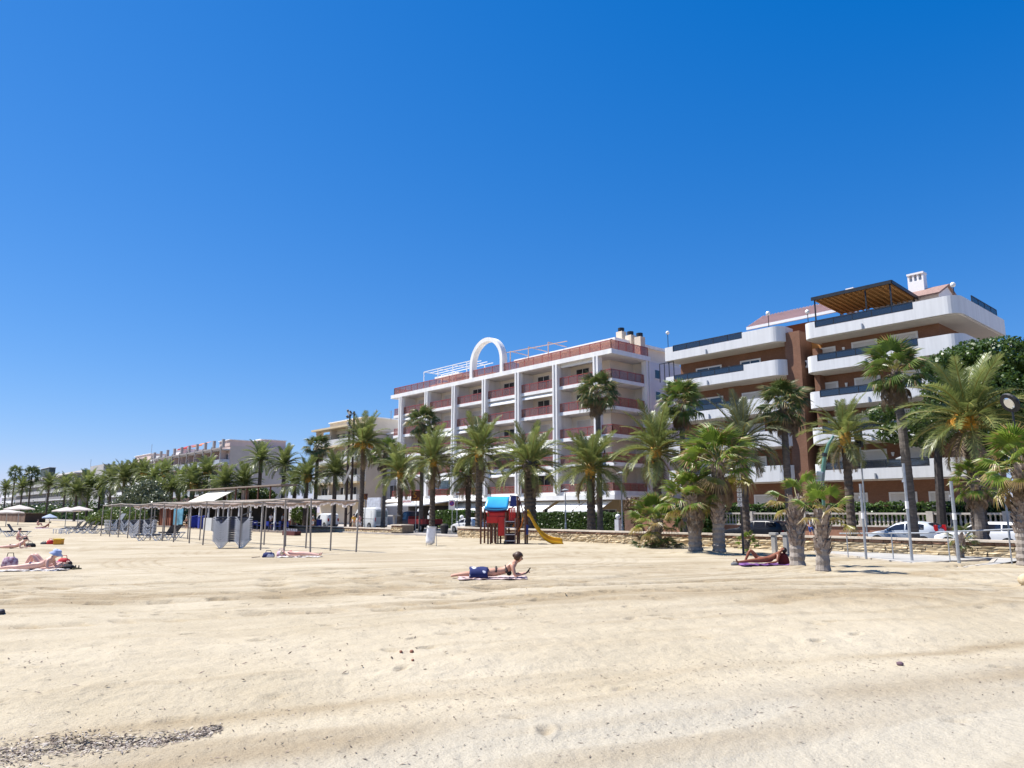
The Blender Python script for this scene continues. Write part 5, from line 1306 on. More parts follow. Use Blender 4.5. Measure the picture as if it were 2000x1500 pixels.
# ------------------------------------------------------------------ play house with slide; local x runs along the picture's horizontal
pp = on_sand(985, 1062)
ph = thing('playhouse', 'wooden playhouse with blue roofs, red panels, ladder and a yellow slide', 'playground', pp, PH, local=True)
redp = M('red_plastic', (.52, .018, .012), .4, .1, 2); blup = M('sky_blue_plastic', (.05, .40, .72), .35, .06, 2); dbl = M('navy_shade_plastic', (.008, .02, .14), .4, .1, 2)  # navy: the valance's own blue, and painted shade on roof and gable
shrf = M('shaded_roof_plastic', (.09, .015, .03), .5, .1, 2); yel = M('yellow_plastic', (.68, .36, .006), .38, .08, 2); ora = M('orange_plastic', (.55, .17, .02), .45, .1, 2)  # maroon: turret slope with its shade put into the colour
K = .0315
def X(px): return (px - 985) * K
def Zp(py): return (1062 - py) * K
def post(px, y, ytop, w_=.11): 
    g = G(); g.bar((X(px), y, -.3), (X(px), y, Zp(ytop)), w_, w_); g.build('post', woodbr, ph, bevel=.01)
for px, y, t in ((938.5, -.55, 988), (944.5, .75, 992), (953, -.6, 1000), (960, .8, 1000), (968, -.2, 1021), (977, .8, 1000), (994, .9, 992), (1011, -.75, 969), (1015, .75, 975), (1026.5, -.5, 997), (1031, .5, 999), (988, -.72, 1000)): post(px, y, t)
# left roof: light blue front slope with rounded lower edge, navy valance, back slope darkened as shade
def curved_panel(pts_top, pts_bot, mat, name, parent, th=.04, n=10, bow=.0, sagz=.0):
    """panel between a top line and a bottom line (each two points); bowed outwards, lower edge sagging"""
    a, b = Vector(pts_top[0]), Vector(pts_top[1]); c, d = Vector(pts_bot[0]), Vector(pts_bot[1]); g = G(); vs = []; fs = []
    for i in range(n + 1):
        u = i / n
        for j in range(5):
            v = j / 4; p = (a.lerp(b, u)).lerp(c.lerp(d, u), v); p = p + Vector((0, -bow * 4 * v * (1 - v), -sagz * 4 * u * (1 - u) * v)); vs.append(p)
    for i in range(n):
        for j in range(4): k = i * 5 + j; fs.append((k, k + 1, k + 6, k + 5))
    g.add(vs, fs); o = g.build(name, mat, parent, smooth=True); s = o.modifiers.new('thickness', 'SOLIDIFY'); s.thickness = th; return o
curved_panel([(X(951), -.05, Zp(969.5)), (X(995), -.05, Zp(969.5))], [(X(945), -.75, Zp(993)), (X(992), -.75, Zp(993))], blup, 'roof_panel', ph, bow=.08, sagz=.08)
curved_panel([(X(951), .0, Zp(970)), (X(995), .0, Zp(970))], [(X(945), .85, Zp(993)), (X(992), .85, Zp(993))], dbl, 'roof_panel', ph)
curved_panel([(X(945), -.72, Zp(992)), (X(992), -.72, Zp(992))], [(X(947), -.70, Zp(997)), (X(990), -.70, Zp(996))], dbl, 'valance', ph, sagz=.06)
curved_panel([(X(949), -.62, Zp(1000)), (X(990), -.62, Zp(999))], [(X(951), -.62, Zp(1010)), (X(988), -.62, Zp(1010))], redp, 'red_arch_panel', ph, sagz=.10)
g = G(); g.box(X(950), -.66, Zp(1021), X(973), -.60, Zp(1008)); g.build('red_panel', redp, ph, bevel=.02)
g = G(); g.box(X(950), .62, Zp(1021), X(992), .66, Zp(996)); g.build('red_back_panel', M('dark_red_panel', (.26, .012, .012), .5, .1, 2), ph)
g = G(); g.box(X(973), -.72, Zp(1046), X(986.5), -.66, Zp(1009)); g.build('red_tall_panel', redp, ph, bevel=.02)
for k in range(4):
    x = X(994 + k * 3.5); g = G(); g.box(x, -.74, Zp(1017), x + .09, -.70, Zp(991)); g.build('red_board', redp, ph, bevel=.01)
g = G(); g.box(X(945), -.6, Zp(1023), X(1012), .8, Zp(1021)); g.build('deck', woodbr, ph)
# right turret: pointed front gable and slope, shade put into their navy and maroon
g = G(); g.slab([(X(996), -.80, Zp(989)), (X(1009), -.80, Zp(989)), (X(1009), -.80, Zp(969)), (X(998), -.80, Zp(969))], .05); g.build('gable_panel', dbl, ph)
g = G(); g.slab([(X(1013), -.8, Zp(970)), (X(1013), .8, Zp(970)), (X(1023), .9, Zp(1003)), (X(1023), -.9, Zp(1003))], .05); g.build('turret_roof', shrf, ph)
g = G(); g.slab([(X(1013), .8, Zp(970)), (X(1013), -.8, Zp(970)), (X(996), -.78, Zp(968.5)), (X(996), .8, Zp(968.5))], .05); g.build('turret_roof', dbl, ph)
# ladder, rope net and inner climbing wall
lad = G()
for px in (986.5, 1006.5): lad.bar((X(px), -1.15, -.05), (X(px), -.82, Zp(1012)), .06, .09)
ld = lad.build('ladder', M('ladder_wood', (.22, .14, .11), .7, .2, 3), ph)
for i, py in enumerate((1018, 1030, 1043, 1055)):
    u = (1062 - py) / 50.0; y = -1.15 + .33 * u; g = G(); g.bar((X(986.5), y, Zp(py)), (X(1006.5), y, Zp(py)), .07, .05); g.build('rung', M('pale_rung', (.42, .40, .42), .5, .1, 3), ld)
g = G(); g.box(X(987), -.3, Zp(1061), X(1008), -.24, Zp(1040)); g.build('step_board', M('dark_board', (.07, .03, .025), .7, .2, 2), ph)
g = G(); g.slab([(X(1008), -.3, Zp(1045)), (X(1013), -.3, Zp(1048)), (X(1016), -.3, Zp(1015)), (X(1009), -.3, Zp(1008))], .06); g.build('side_panel', M('brown_panel', (.24, .06, .02), .5, .1, 2), ph)
for pts in ([(1002, 1030), (1008, 1016), (1013, 1008)], [(1011, 1040), (1018, 1028), (1023, 1010)]):
    g = G(); g.tube([(X(a), -.45, Zp(b)) for a, b in pts], .05, 6); g.build('handrail', ora, ph)
for k in range(6):
    g = G(); x = X(962 + k * 2.2); g.tube([(x, .2, Zp(1058)), (x, .2, Zp(1022))], .018, 5); g.build('net_rope', M('pale_rope', (.48, .44, .42), .9, .1, 3), ph)
for px, y in ((958, -.5), (966, .5), (972, .3)): post(px, y, 1024, .10)
g = G(); g.box(X(984), -1.25, -.05, X(990), -1.0, .2); g.build('foot_block', darkm, ph)
# slide: trough with raised sides
prof = [(1030, 1004), (1035, 1006), (1039, 1014), (1044, 1024), (1050, 1034), (1058, 1045), (1067, 1053), (1078, 1058.5), (1090, 1061.5), (1102, 1065)]
g = G(); vs = []; fs = []; ys = ((-.74, .16), (-.72, .02), (-.58, -.05), (-.10, -.05), (.04, .06), (.07, .40)); m_ = len(ys)
for px, py in prof:
    for y, dz in ys: vs.append((X(px), y - .1, max(Zp(py) + dz - .06, -.02 + dz)))
for i in range(len(prof) - 1):
    for j in range(m_ - 1): k = i * m_ + j; fs.append((k, k + 1, k + m_ + 1, k + m_))
g.add(vs, fs); sd = g.build('slide', yel, ph, smooth=True); s = sd.modifiers.new('thickness', 'SOLIDIFY'); s.thickness = .05; s2_ = sd.modifiers.new('smooth', 'SUBSURF'); s2_.levels = 1; s2_.render_levels = 1
g = G(); g.box(X(1027), -.3, Zp(1044), X(1033), .1, Zp(1025)); g.build('blue_panel', M('blue_panel', (.02, .06, .34), .45, .1, 2), ph)

# ------------------------------------------------------------------ litter sack on its stand
p = on_sand(842, 1066)
o = thing('litter_sack', 'white litter sack hanging in a thin metal stand on the sand left of the playhouse', 'litter bag', p, PH, local=True)
g = G(); k = 14; vs = []; fs = []; rl = random.Random(8)
for j in range(9):
    t = j / 8; z = 1.08 - 1.02 * t; rr = .27 * (1 - .05 * t + .18 * t * (1 - t)) * (1 if j < 8 else .45)
    for i in range(k):
        a = 2 * math.pi * i / k; q = rr * (1 + .10 * math.sin(3 * a + j * .9) * t + rl.uniform(-.05, .05)); vs.append((q * math.cos(a) - .08 * t * t, q * .8 * math.sin(a), z))
for j in range(8):
    for i in range(k): fs.append((j * k + i, j * k + (i + 1) % k, (j + 1) * k + (i + 1) % k, (j + 1) * k + i))
fs.append(tuple(8 * k + i for i in range(k)))
g.add(vs, fs); g.build('sack', M('sack_plastic', (.74, .74, .76), .35, .08, 6, bump=.4, bscale=8), o, smooth=True)
g = G(); g.tube([(.29 * math.cos(a), .25 * math.sin(a), 1.09) for a in [i * math.pi / 8 for i in range(17)]], .018, 5, False)
for x, y in ((.3, .1), (-.3, .1)): g.bar((x, y, -.2), (x, y, 1.1), .03)
g.build('stand', greym, o)

# ------------------------------------------------------------------ litter, weed and pebbles on the sand
def strand(p_, q_):
    Xc = -.375 * p_ + .927 * q_; Yc = .927 * p_ + .375 * q_
    return Xc * cP - Yc * sP, Xc * sP + Yc * cP
weed = M('dry_seaweed', (.13, .105, .08), .95, .4, 30, col2=(.33, .28, .22))
def bits(name, pts, s0, s1, mat, seed, label, flat=.25, cat='litter', ln=(.8, 2.4)):
    """flat slivers lying on the sand, slightly tilted and curled; several tones"""
    rn = random.Random(seed); g = G(); P = np.array(pts); zz = sand_h(P[:, 0], P[:, 1]); mats = mat if isinstance(mat, list) else [mat]
    for (x, y), z in zip(pts, zz):
        g.cm = rn.randrange(len(mats))
        s = rn.uniform(s0, s1); a = rn.uniform(0, 6.28); l = s * rn.uniform(*ln); dx, dy = math.cos(a) * l / 2, math.sin(a) * l / 2; wd = s * rn.uniform(.3, .55); ox, oy = -math.sin(a) * wd / 2, math.cos(a) * wd / 2
        h = s * flat * rn.uniform(.3, 1.3); t = rn.uniform(-.3, .3) * s * flat; z += .003
        g.add([(x - dx, y - dy, z), (x - ox * 1.3, y - oy * 1.3, z + h * .5 - t), (x + dx, y + dy, z + h), (x + ox * 1.3, y + oy * 1.3, z + h * .6 + t)], [(0, 1, 3), (1, 2, 3)])
    o = g.build(name, mats); o['kind'] = 'stuff'; tag(o, label, cat)
weeds = [M('seaweed_dark', (.085, .06, .045), .9, .3, 12), M('seaweed_mid', (.21, .16, .125), .9, .3, 12), M('seaweed_grey', (.30, .25, .205), .9, .3, 12), M('seaweed_pale', (.48, .42, .35), .9, .2, 12)]
rn = random.Random(21); pts = []
while len(pts) < 4600:
    q_ = -2.3 + 2.5 * rn.random() ** 1.5; w_ = .42 * min(1, max(0, .5 - q_) / 2.0) + .03
    pp_ = 6.74 + rn.gauss(0, w_ * .5) + .06 * math.sin(q_ * 5.0); pts.append(strand(pp_, q_))
bits('seaweed', pts, .010, .028, weeds, 3, 'drift of dry brown seaweed lying along the strand line at the lower left', .45, 'seaweed', (1.2, 3.2))
pts = []
for _ in range(2600):
    b = rn.choice((5.5, 6.0, 6.6, 6.9, 7.4)); q_ = rn.uniform(-6, 11); pts.append(strand(b + rn.gauss(0, .22) + .1 * math.sin(q_), q_))
for _ in range(1800): pts.append(strand(rn.uniform(3.2, 11.5), rn.uniform(-6, 9)))
bits('seaweed_bits', pts, .006, .022, weeds[:3], 4, 'scattered dark seaweed bits over the near sand', .4, 'seaweed', (1.0, 3.5))
pts = [strand(rn.uniform(8, 10.5) + .0, rn.uniform(-5, 3)) for _ in range(160)] + [strand(rn.uniform(10, 20), rn.uniform(-9, 9)) for _ in range(160)]
bits('sand_clods', pts, .014, .045, weeds[:2], 5, 'small dark clods and sticks strewn over the dry sand', .6, 'litter')
def pebble(label, px, py, r_, m, seed=0):
    p = on_sand(px, py); p.z = Hm(p.x, p.y); g = G(); g.ball((0, 0, r_ * .45), r_, 9, 6, (1, .8, .65)); rq = random.Random(seed)
    g.v = [(a + rq.uniform(-.08, .08) * r_, b + rq.uniform(-.08, .08) * r_, c) for a, b, c in g.v]
    me = g.mesh('pebble', m, None, True); o = bpy.data.objects.new('pebble', me); C.objects.link(o); o.location = p; tag(o, label, 'stone')
pebm = M('purple_pebble', (.16, .10, .12), .8, .3, 20, bump=.4)
pebr = M('red_pebble', (.26, .11, .07), .8, .3, 20, bump=.3)
pebble('single round purplish pebble on the pale sand at the lower right', 1758, 1298, .042, pebm, 1)
pebble('small reddish pebble on the bank, left of three', 783, 1275, .024, pebr, 2); pebble('reddish pebble on the bank, upper right of three', 804, 1274, .030, pebr, 3); pebble('pale reddish pebble on the bank, lowest of three', 806, 1291, .020, pebr, 4)
pebble('dark flat stone at the left edge of the sand', 2, 1202, .07, M('dark_stone', (.035, .035, .05), .7, .2, 9), 5)
pebble('pale boulder cut by the right edge on the sand', 2012, 1141, .26, stone_l, 6)
# ------------------------------------------------------------------ people: one skinned body each, clothes and hair as parts
def skinmesh(name, V, E_, Rd, mat, parent, root=0, sub=1):
    me = bpy.data.meshes.new(name); me.from_pydata([tuple(v) for v in V], E_, []); me.materials.append(mat)
    o = bpy.data.objects.new(name, me); C.objects.link(o)
    if parent is not None: o.parent = parent
    sk = o.modifiers.new('skin', 'SKIN'); sk.use_smooth_shade = True
    if not me.skin_vertices:
        bpy.context.view_layer.update()
    if not me.skin_vertices:
        bm_layer = __import__('bmesh').new(); bm_layer.from_mesh(me); bm_layer.verts.layers.skin.verify(); bm_layer.to_mesh(me); bm_layer.free()
    lay = me.skin_vertices[0].data
    for i, r in enumerate(Rd):
        lay[i].radius = (r, r) if not isinstance(r, tuple) else r
        lay[i].use_root = (i == root)
    if sub: s = o.modifiers.new('subdivision', 'SUBSURF'); s.levels = sub; s.render_levels = sub
    return o
class Body:
    def __init__(s): s.V = []; s.E = []; s.R = []; s.n = {}
    def j(s, name, p, r, frm=None):
        s.n[name] = len(s.V); s.V.append(Vector(p)); s.R.append(r)
        if frm is not None: s.E.append((s.n[frm], s.n[name]))
        return s
    def chain(s, frm, items):
        for nm, p, r in items: s.j(nm, p, r, frm); frm = nm
        return s
    def p(s, n): return s.V[s.n[n]]
def hand(b, wrist, direc, side, sc=1.0, curl=.3):
    """palm, four unequal bent fingers and a thumb from the side of the palm"""
    w_ = b.p(wrist); d = Vector(direc).normalized(); lat = Vector(side).normalized(); dn = d.cross(lat)
    b.j(wrist + '_palm', w_ + d * .07 * sc, (.034 * sc, .018 * sc), wrist)
    for k, (o, L) in enumerate(((-.030, .062), (-.010, .074), (.010, .070), (.030, .055))):
        a = b.p(wrist + '_palm') + d * .025 * sc + lat * o * sc; n1 = '%s_f%d' % (wrist, k)
        b.j(n1 + 'a', a, .0095 * sc, wrist + '_palm'); b.j(n1 + 'b', a + (d - dn * curl * .4) * L * .55 * sc, .009 * sc, n1 + 'a'); b.j(n1 + 'c', a + (d * .95 - dn * curl * 1.2) * L * sc, .008 * sc, n1 + 'b')
    b.j(wrist + '_t1', w_ + d * .035 * sc - lat * .036 * sc, .011 * sc, wrist); b.j(wrist + '_t2', w_ + d * .075 * sc - lat * .055 * sc - dn * .01, .009 * sc, wrist + '_t1')
def face(root, c, fwd, up, r=.1, mat=None):
    """eyes, brows and mouth as small parts on the head"""
    c = Vector(c); f = Vector(fwd).normalized(); u = Vector(up).normalized(); l = u.cross(f)
    g = G()
    for s_ in (-1, 1): g.ball(c + f * r * .86 + l * s_ * r * .34 + u * r * .05, r * .12, 7, 5)
    g.build('eyes', hairdk, root)
    g = G(); g.bar(c + f * r * .88 - u * r * .48 - l * r * .25, c + f * r * .88 - u * r * .48 + l * r * .25, r * .10, r * .07); g.build('mouth', M('lips', (.42, .14, .12), .5, .1), root)
def head(b, neck, c, fwd, up, r=.1):
    c = Vector(c); f = Vector(fwd).normalized(); u = Vector(up).normalized(); l = u.cross(f)
    b.j('jaw', c - u * r * .55 + f * r * .22, (r * .60, r * .58), neck); b.j('brow', c + u * r * .18, (r * .92, r * .84), 'jaw'); b.j('crown', c + u * r * .62 - f * r * .1, (r * .66, r * .62), 'brow')
    b.j('nose', c + f * r * 1.06 - u * r * .12, r * .14, 'brow')
    for s_, nm in ((-1, 'ear_r'), (1, 'ear_l')): b.j(nm, c + l * s_ * r * .93 - u * r * .05, r * .16, 'brow')
def hair(root, c, fwd, up, r, mat, long=0.0, name='hair'):
    c = Vector(c); f = Vector(fwd).normalized(); u = Vector(up).normalized(); g = G(); l = u.cross(f)
    M3 = Matrix((l, -f, u)).transposed().to_4x4(); M3.translation = c + u * r * .22 - f * r * .18
    gg = G(); gg.ball((0, 0, 0), r * 1.06, 14, 10, (.95, 1.02, 1.0)); 
    keep = [fc for fc in gg.f if not (sum(gg.v[i][1] for i in fc) / len(fc) < -r * .35 and sum(gg.v[i][2] for i in fc) / len(fc) < r * .35) and sum(gg.v[i][2] for i in fc) / len(fc) > -r * (.55 + long)]
    g.add([M3 @ Vector(v) for v in gg.v], keep); o = g.build(name, mat, root, smooth=True); s = o.modifiers.new('thickness', 'SOLIDIFY'); s.thickness = r * .12; return o
def prone(label, loc, rz, sk, up_on_elbows=True, L=1.0, legs='straight', headup=None, arms='front', female=False, group=None):
    """person lying on the front; local +x towards the head, y to the far side"""
    root = thing('person', label, 'person', loc, rz, group, local=True); b = Body()
    wst = .125 if female else .14; hip = .15 if female else .145
    b.j('pelvis', (0, 0, .125), (hip, .115)); b.chain('pelvis', [('waist', (.20, 0, .125), (wst, .095)), ('chest', (.40, 0, .20 if up_on_elbows else .13), (.155, .105)), ('shoulders', (.52, 0, .31 if up_on_elbows else .14), (.13, .08))])
    hc = Vector((.665, 0, .475)) if up_on_elbows else Vector((.74, 0, .13)); hf = (.92, 0, -.35) if up_on_elbows else (.1, -1, 0); hu = (.35, 0, .95) if up_on_elbows else (1, 0, 0)
    b.j('neck', (.60, 0, .40) if up_on_elbows else (.62, 0, .14), .055, 'shoulders'); head(b, 'neck', hc, hf, hu, .112)
    for s_, nm in ((-1, 'r'), (1, 'l')):
        b.chain('shoulders', [('sh' + nm, (.50, s_ * .17, .29 if up_on_elbows else .13), .062), ('el' + nm, ((.56 if up_on_elbows else .72), s_ * .24, .045), .043), ('wr' + nm, (.80 if up_on_elbows else .88, s_ * (.10 if up_on_elbows else .06), .085 if up_on_elbows else .03), .028)])
        hand(b, 'wr' + nm, (.8, -s_ * .3, .25), (0, s_, 0), 1, .5)
        if legs == 'straight' or s_ < 0:
            b.chain('pelvis', [('hip' + nm, (-.08, s_ * .095, .115), .105), ('kn' + nm, (-.50, s_ * .10, .075), .062), ('ca' + nm, (-.68, s_ * .10, .08), .056), ('an' + nm, (-.92, s_ * .10, .055), .034), ('to' + nm, (-1.06, s_ * .12, .03), .026)])
        else:
            b.chain('pelvis', [('hip' + nm, (-.08, s_ * .10, .125), .105), ('kn' + nm, (-.34, s_ * .16, .45), .064), ('ca' + nm, (-.44, s_ * .15, .28), .055), ('an' + nm, (-.55, s_ * .14, .07), .036), ('to' + nm, (-.68, s_ * .14, .035), .026)])
    skinmesh('body', b.V, b.E, b.R, sk, root)
    face(root, hc, hf, hu, .112)
    return root, b, hc, hf, hu
def towel(label, loc, rz, l, w_, mat, z=.012, group=None):
    loc = (loc[0], loc[1], loc[2] - .035); o = thing('towel', label, 'towel', loc, rz, group, local=True)
    g = G(); n = 16; m_ = 8; rq = random.Random(int(l * 100)); vs = []; fs = []
    for i in range(n + 1):
        for j in range(m_ + 1): 
            x = -l / 2 + l * i / n; y = -w_ / 2 + w_ * j / m_; vs.append((x + rq.uniform(-.02, .02), y + rq.uniform(-.02, .02), z + .02 * (i + j) % .02 + rq.uniform(0, .025) * (1 if i in (0, n) or j in (0, m_) else .3)))
    for i in range(n):
        for j in range(m_): k = i * (m_ + 1) + j; fs.append((k, k + 1, k + m_ + 2, k + m_ + 1))
    g.add(vs, fs); t = g.build('cloth', mat, o, smooth=True); s = t.modifiers.new('thickness', 'SOLIDIFY'); s.thickness = .012; return o
def shell(root, name, mat, items, edges=None):
    """a garment: skin chain a little larger than the body"""
    V = [i[0] for i in items]; E_ = edges or [(k, k + 1) for k in range(len(V) - 1)]
    return skinmesh(name, V, E_, [i[1] for i in items], mat, root)
def up(p, dz=.0): return Vector((p.x, p.y, Hm(p.x, p.y) + dz))
pinkt = M('pink_towel', (.55, .42, .40), .95, .08, 8, bump=.3); purt = M('purple_towel', (.19, .08, .25), .95, .12, 8, bump=.3); whit = M('white_towel', (.58, .55, .52), .95, .06, 8, bump=.3)
# woman reading in front
p = up(on_sand(962, 1131), .02)
towel('pale pink towel under the woman reading on the sand', (p.x, p.y, p.z), PH + R(2), 1.75, .8, pinkt)
rt, b, hc, hf, hu = prone('woman in a black bikini lying on her front reading, navy cloth over her thighs', (p.x, p.y, p.z + .02), PH + R(2), skin, female=True)
hair(rt, hc, hf, hu, .118, hairbr, .55)
g = G(); g.ball(Vector(hc) - Vector(hf).normalized() * .115 + Vector(hu).normalized() * .02, .062, 10, 8); g.build('hair_bun', hairbr, rt, smooth=True)
shell(rt, 'bikini_bottom', M('dark_bikini', (.05, .032, .028), .7, .2, 9), [((.075, -.150, .11), .045), ((.085, -.125, .175), .035), ((.088, -.06, .232), .03), ((.09, 0, .248), .03), ((.088, .06, .232), .03), ((.085, .125, .175), .035), ((.075, .150, .11), .045)])
shell(rt, 'bikini_band', M('dark_bikini', (.05, .032, .028), .7, .2, 9), [((.36, -.158, .10), .05), ((.33, -.10, .262), .018), ((.32, 0, .292), .018), ((.33, .10, .262), .018), ((.36, .158, .10), .05)])
shell(rt, 'bikini_cup', blackc, [((.42, -.13, .10), .075), ((.42, .13, .10), .075)])
# navy cloth with a white pattern over her thighs
def drape(root, x0, x1, ry, zt, mat, name):
    g = G(); n = 10; m_ = 14; vs = []; fs = []; rq = random.Random(3)
    for i in range(n + 1):
        for j in range(m_ + 1):
            a = math.pi * (j / m_); x = x0 + (x1 - x0) * i / n; k = 1 + .06 * math.sin(x * 22 + j)
            vs.append((x + rq.uniform(-.01, .01), -math.cos(a) * ry * k, max(.01, math.sin(a) ** .6 * zt * k - .01)))
    for i in range(n):
        for j in range(m_): q = i * (m_ + 1) + j; fs.append((q, q + 1, q + m_ + 2, q + m_ + 1))
    g.add(vs, fs); o = g.build(name, mat, root, smooth=True); s = o.modifiers.new('thickness', 'SOLIDIFY'); s.thickness = .012; return o
g = None
navyp = M('navy_patterned', (.012, .02, .11), .85, .1, 2.2)
_n = navyp.node_tree.nodes; 
for nd in _n:
    if nd.type == 'VALTORGB':
        nd.color_ramp.elements[0].position = .56; nd.color_ramp.elements[0].color = (.012, .02, .10, 1); nd.color_ramp.elements[1].position = .58; nd.color_ramp.elements[1].color = (.6, .6, .66, 1)
    if nd.type == 'TEX_NOISE': nd.inputs['Scale'].default_value = 3.4; nd.inputs['Detail'].default_value = 1
dr = drape(rt, -.58, -.12, .27, .245, navyp, 'thigh_cloth')
# book and flip-flops
d0 = Vector((math.cos(PH), math.sin(PH), 0)); d1 = Vector((-math.sin(PH), math.cos(PH), 0))
q = p + d0 * .90 - d1 * .02 + Vector((0, 0, .17))
o = thing('phone', 'dark slim phone held up by the reading woman', 'phone', q, PH, local=True); g = G(); Mx = Matrix.Rotation(R(-50), 4, 'Y'); g.mbox(Mx, .20, .13, .018); g.build('case', blackc, o); g = G(); g.mbox(Matrix.Translation(Mx @ Vector((0, 0, .012))) @ Mx, .18, .115, .004); g.build('screen', dglass, o)
for k, (dx, dy, a) in enumerate(((.98, -.38, 12), (1.12, -.33, 25))):
    q = p + d0 * dx + d1 * dy; q.z = Hm(q.x, q.y) + .012
    o = thing('flip_flop', ('left' if k == 0 else 'right') + ' dark flip-flop lying beside the reading woman\'s hands', 'sandal', q, PH + R(a), 'flip-flops of the reading woman', local=True)
    g = G(); g.prism([(-.13, -.04), (.0, -.035), (.12, -.05), (.14, 0), (.12, .05), (0, .04), (-.13, .035)], 'z', 0, .022); g.build('sole', blackc, o); g = G(); g.tube([(.07, 0, .02), (.03, -.03, .05), (-.02, -.045, .02)], .008, 5); g.tube([(.07, 0, .02), (.03, .03, .05), (-.02, .045, .02)], .008, 5); g.build('strap', M('grey_strap', (.3, .3, .3), .6, .1), o)
# man with a bucket hat at the left, companion behind with bent knees
p = up(on_sand(64, 1115), .02)
towel('white towel under the man with the bucket hat', (p.x, p.y, p.z), PH, 1.85, .8, whit)
rt, b, hc, hf, hu = prone('man in navy trunks and pale blue bucket hat lying on his front, left edge', (p.x, p.y, p.z + .02), PH + R(3), skinp)
shell(rt, 'trunks', navy, [((.10, 0, .125), (.155, .125)), ((-.06, 0, .125), (.17, .125)), ((-.16, -.095, .11), .118), ((-.16, .095, .11), .118)], [(0, 1), (1, 2), (1, 3)])
hatm = M('pale_blue_hat', (.36, .42, .62), .9, .1, 8, bump=.2)
def bucket_hat(root, c, hu, hf, r, mat):
    u = Vector(hu).normalized(); f = Vector(hf).normalized(); l = u.cross(f); Mx = Matrix((l, -f, u)).transposed().to_4x4(); Mx.translation = Vector(c) + u * r * .35
    g = G(); rings = [(1.75, -.45), (1.12, .05), (1.02, .62), (.85, .80), (0.02, .86)]; k = 16
    vs = [Mx @ Vector((r * a * math.cos(2 * math.pi * i / k), r * a * math.sin(2 * math.pi * i / k), r * z)) for a, z in rings for i in range(k)]
    g.add(vs, [(j * k + i, j * k + (i + 1) % k, (j + 1) * k + (i + 1) % k, (j + 1) * k + i) for j in range(4) for i in range(k)]); o = g.build('bucket_hat', mat, root, smooth=True); s = o.modifiers.new('t', 'SOLIDIFY'); s.thickness = .006
hair(rt, hc, hf, hu, .114, hairdk, .0); bucket_hat(rt, hc, hu, hf, .118, hatm)
q = p + d1 * .75 - d0 * .12; q = up(q, .02)
towel('pink towel under the person with bent knees', (q.x, q.y, q.z), PH, 1.8, .7, pinkt)
def supine(label, loc, rz, sk, knees=True, recline=.0, group=None, female=True, crossed=False):
    """person lying on the back, head towards +x, one or both knees raised"""
    root = thing('person', label, 'person', loc, rz, group, local=True); b = Body(); rc = recline
    b.j('pelvis', (0, 0, .12), (.155, .11)); b.chain('pelvis', [('waist', (.20, 0, .12 + rc * .15), (.13, .095)), ('chest', (.40, 0, .13 + rc * .42), (.155, .11)), ('shoulders', (.53, 0, .13 + rc * .72), (.13, .075)), ('neck', (.62, 0, .14 + rc * .98), .052)])
    hc = Vector((.74, 0, .16 + rc * 1.25)); hf = (-.25 - rc, 0, 1 - rc * .5); hu = (1, 0, .25 + rc); head(b, 'neck', hc, hf, hu, .096)
    for s_, nm in ((-1, 'r'), (1, 'l')):
        b.chain('shoulders', [('sh' + nm, (.51, s_ * .17, .12 + rc * .68), .058), ('el' + nm, (.36 + rc * .2, s_ * .27, .05 + rc * .1), .041), ('wr' + nm, (.12 + rc * .25, s_ * .26, .04), .027)])
        hand(b, 'wr' + nm, (-1, 0, -.05), (0, s_, 0), 1, .2)
        if knees and (s_ > 0 or knees == 2):
            b.chain('pelvis', [('hip' + nm, (-.09, s_ * .095, .13), .10), ('kn' + nm, (-.36, s_ * .11, .47), .062), ('ca' + nm, (-.46, s_ * .11, .29), .053), ('an' + nm, (-.57, s_ * .11, .06), .035), ('to' + nm, (-.72, s_ * .12, .04), .025)])
        else:
            b.chain('pelvis', [('hip' + nm, (-.09, s_ * .095, .115), .10), ('kn' + nm, (-.48, s_ * .11, .10), .062), ('ca' + nm, (-.66, s_ * .11, .075), .054), ('an' + nm, (-.90, s_ * .11, .06), .034), ('to' + nm, (-.95, s_ * .12, .17), .026)])
    skinmesh('body', b.V, b.E, b.R, sk, root); face(root, hc, hf, hu, .096)
    return root, b, hc, hf, hu
rt, b, hc, hf, hu = supine('pale person lying with bent knees behind the man in navy trunks', (q.x, q.y, q.z + .02), PH + R(4), skinp, 2)
hair(rt, hc, hf, hu, .098, hairbr, .3); shell(rt, 'bikini_bottom', M('pink_swimwear', (.45, .12, .25), .7, .1, 9), [((.05, 0, .12), (.165, .118)), ((-.05, 0, .12), (.165, .115))])
shell(rt, 'bikini_top', M('pink_swimwear', (.45, .12, .25), .7, .1, 9), [((.40, -.10, .17), .085), ((.40, .10, .17), .085)])
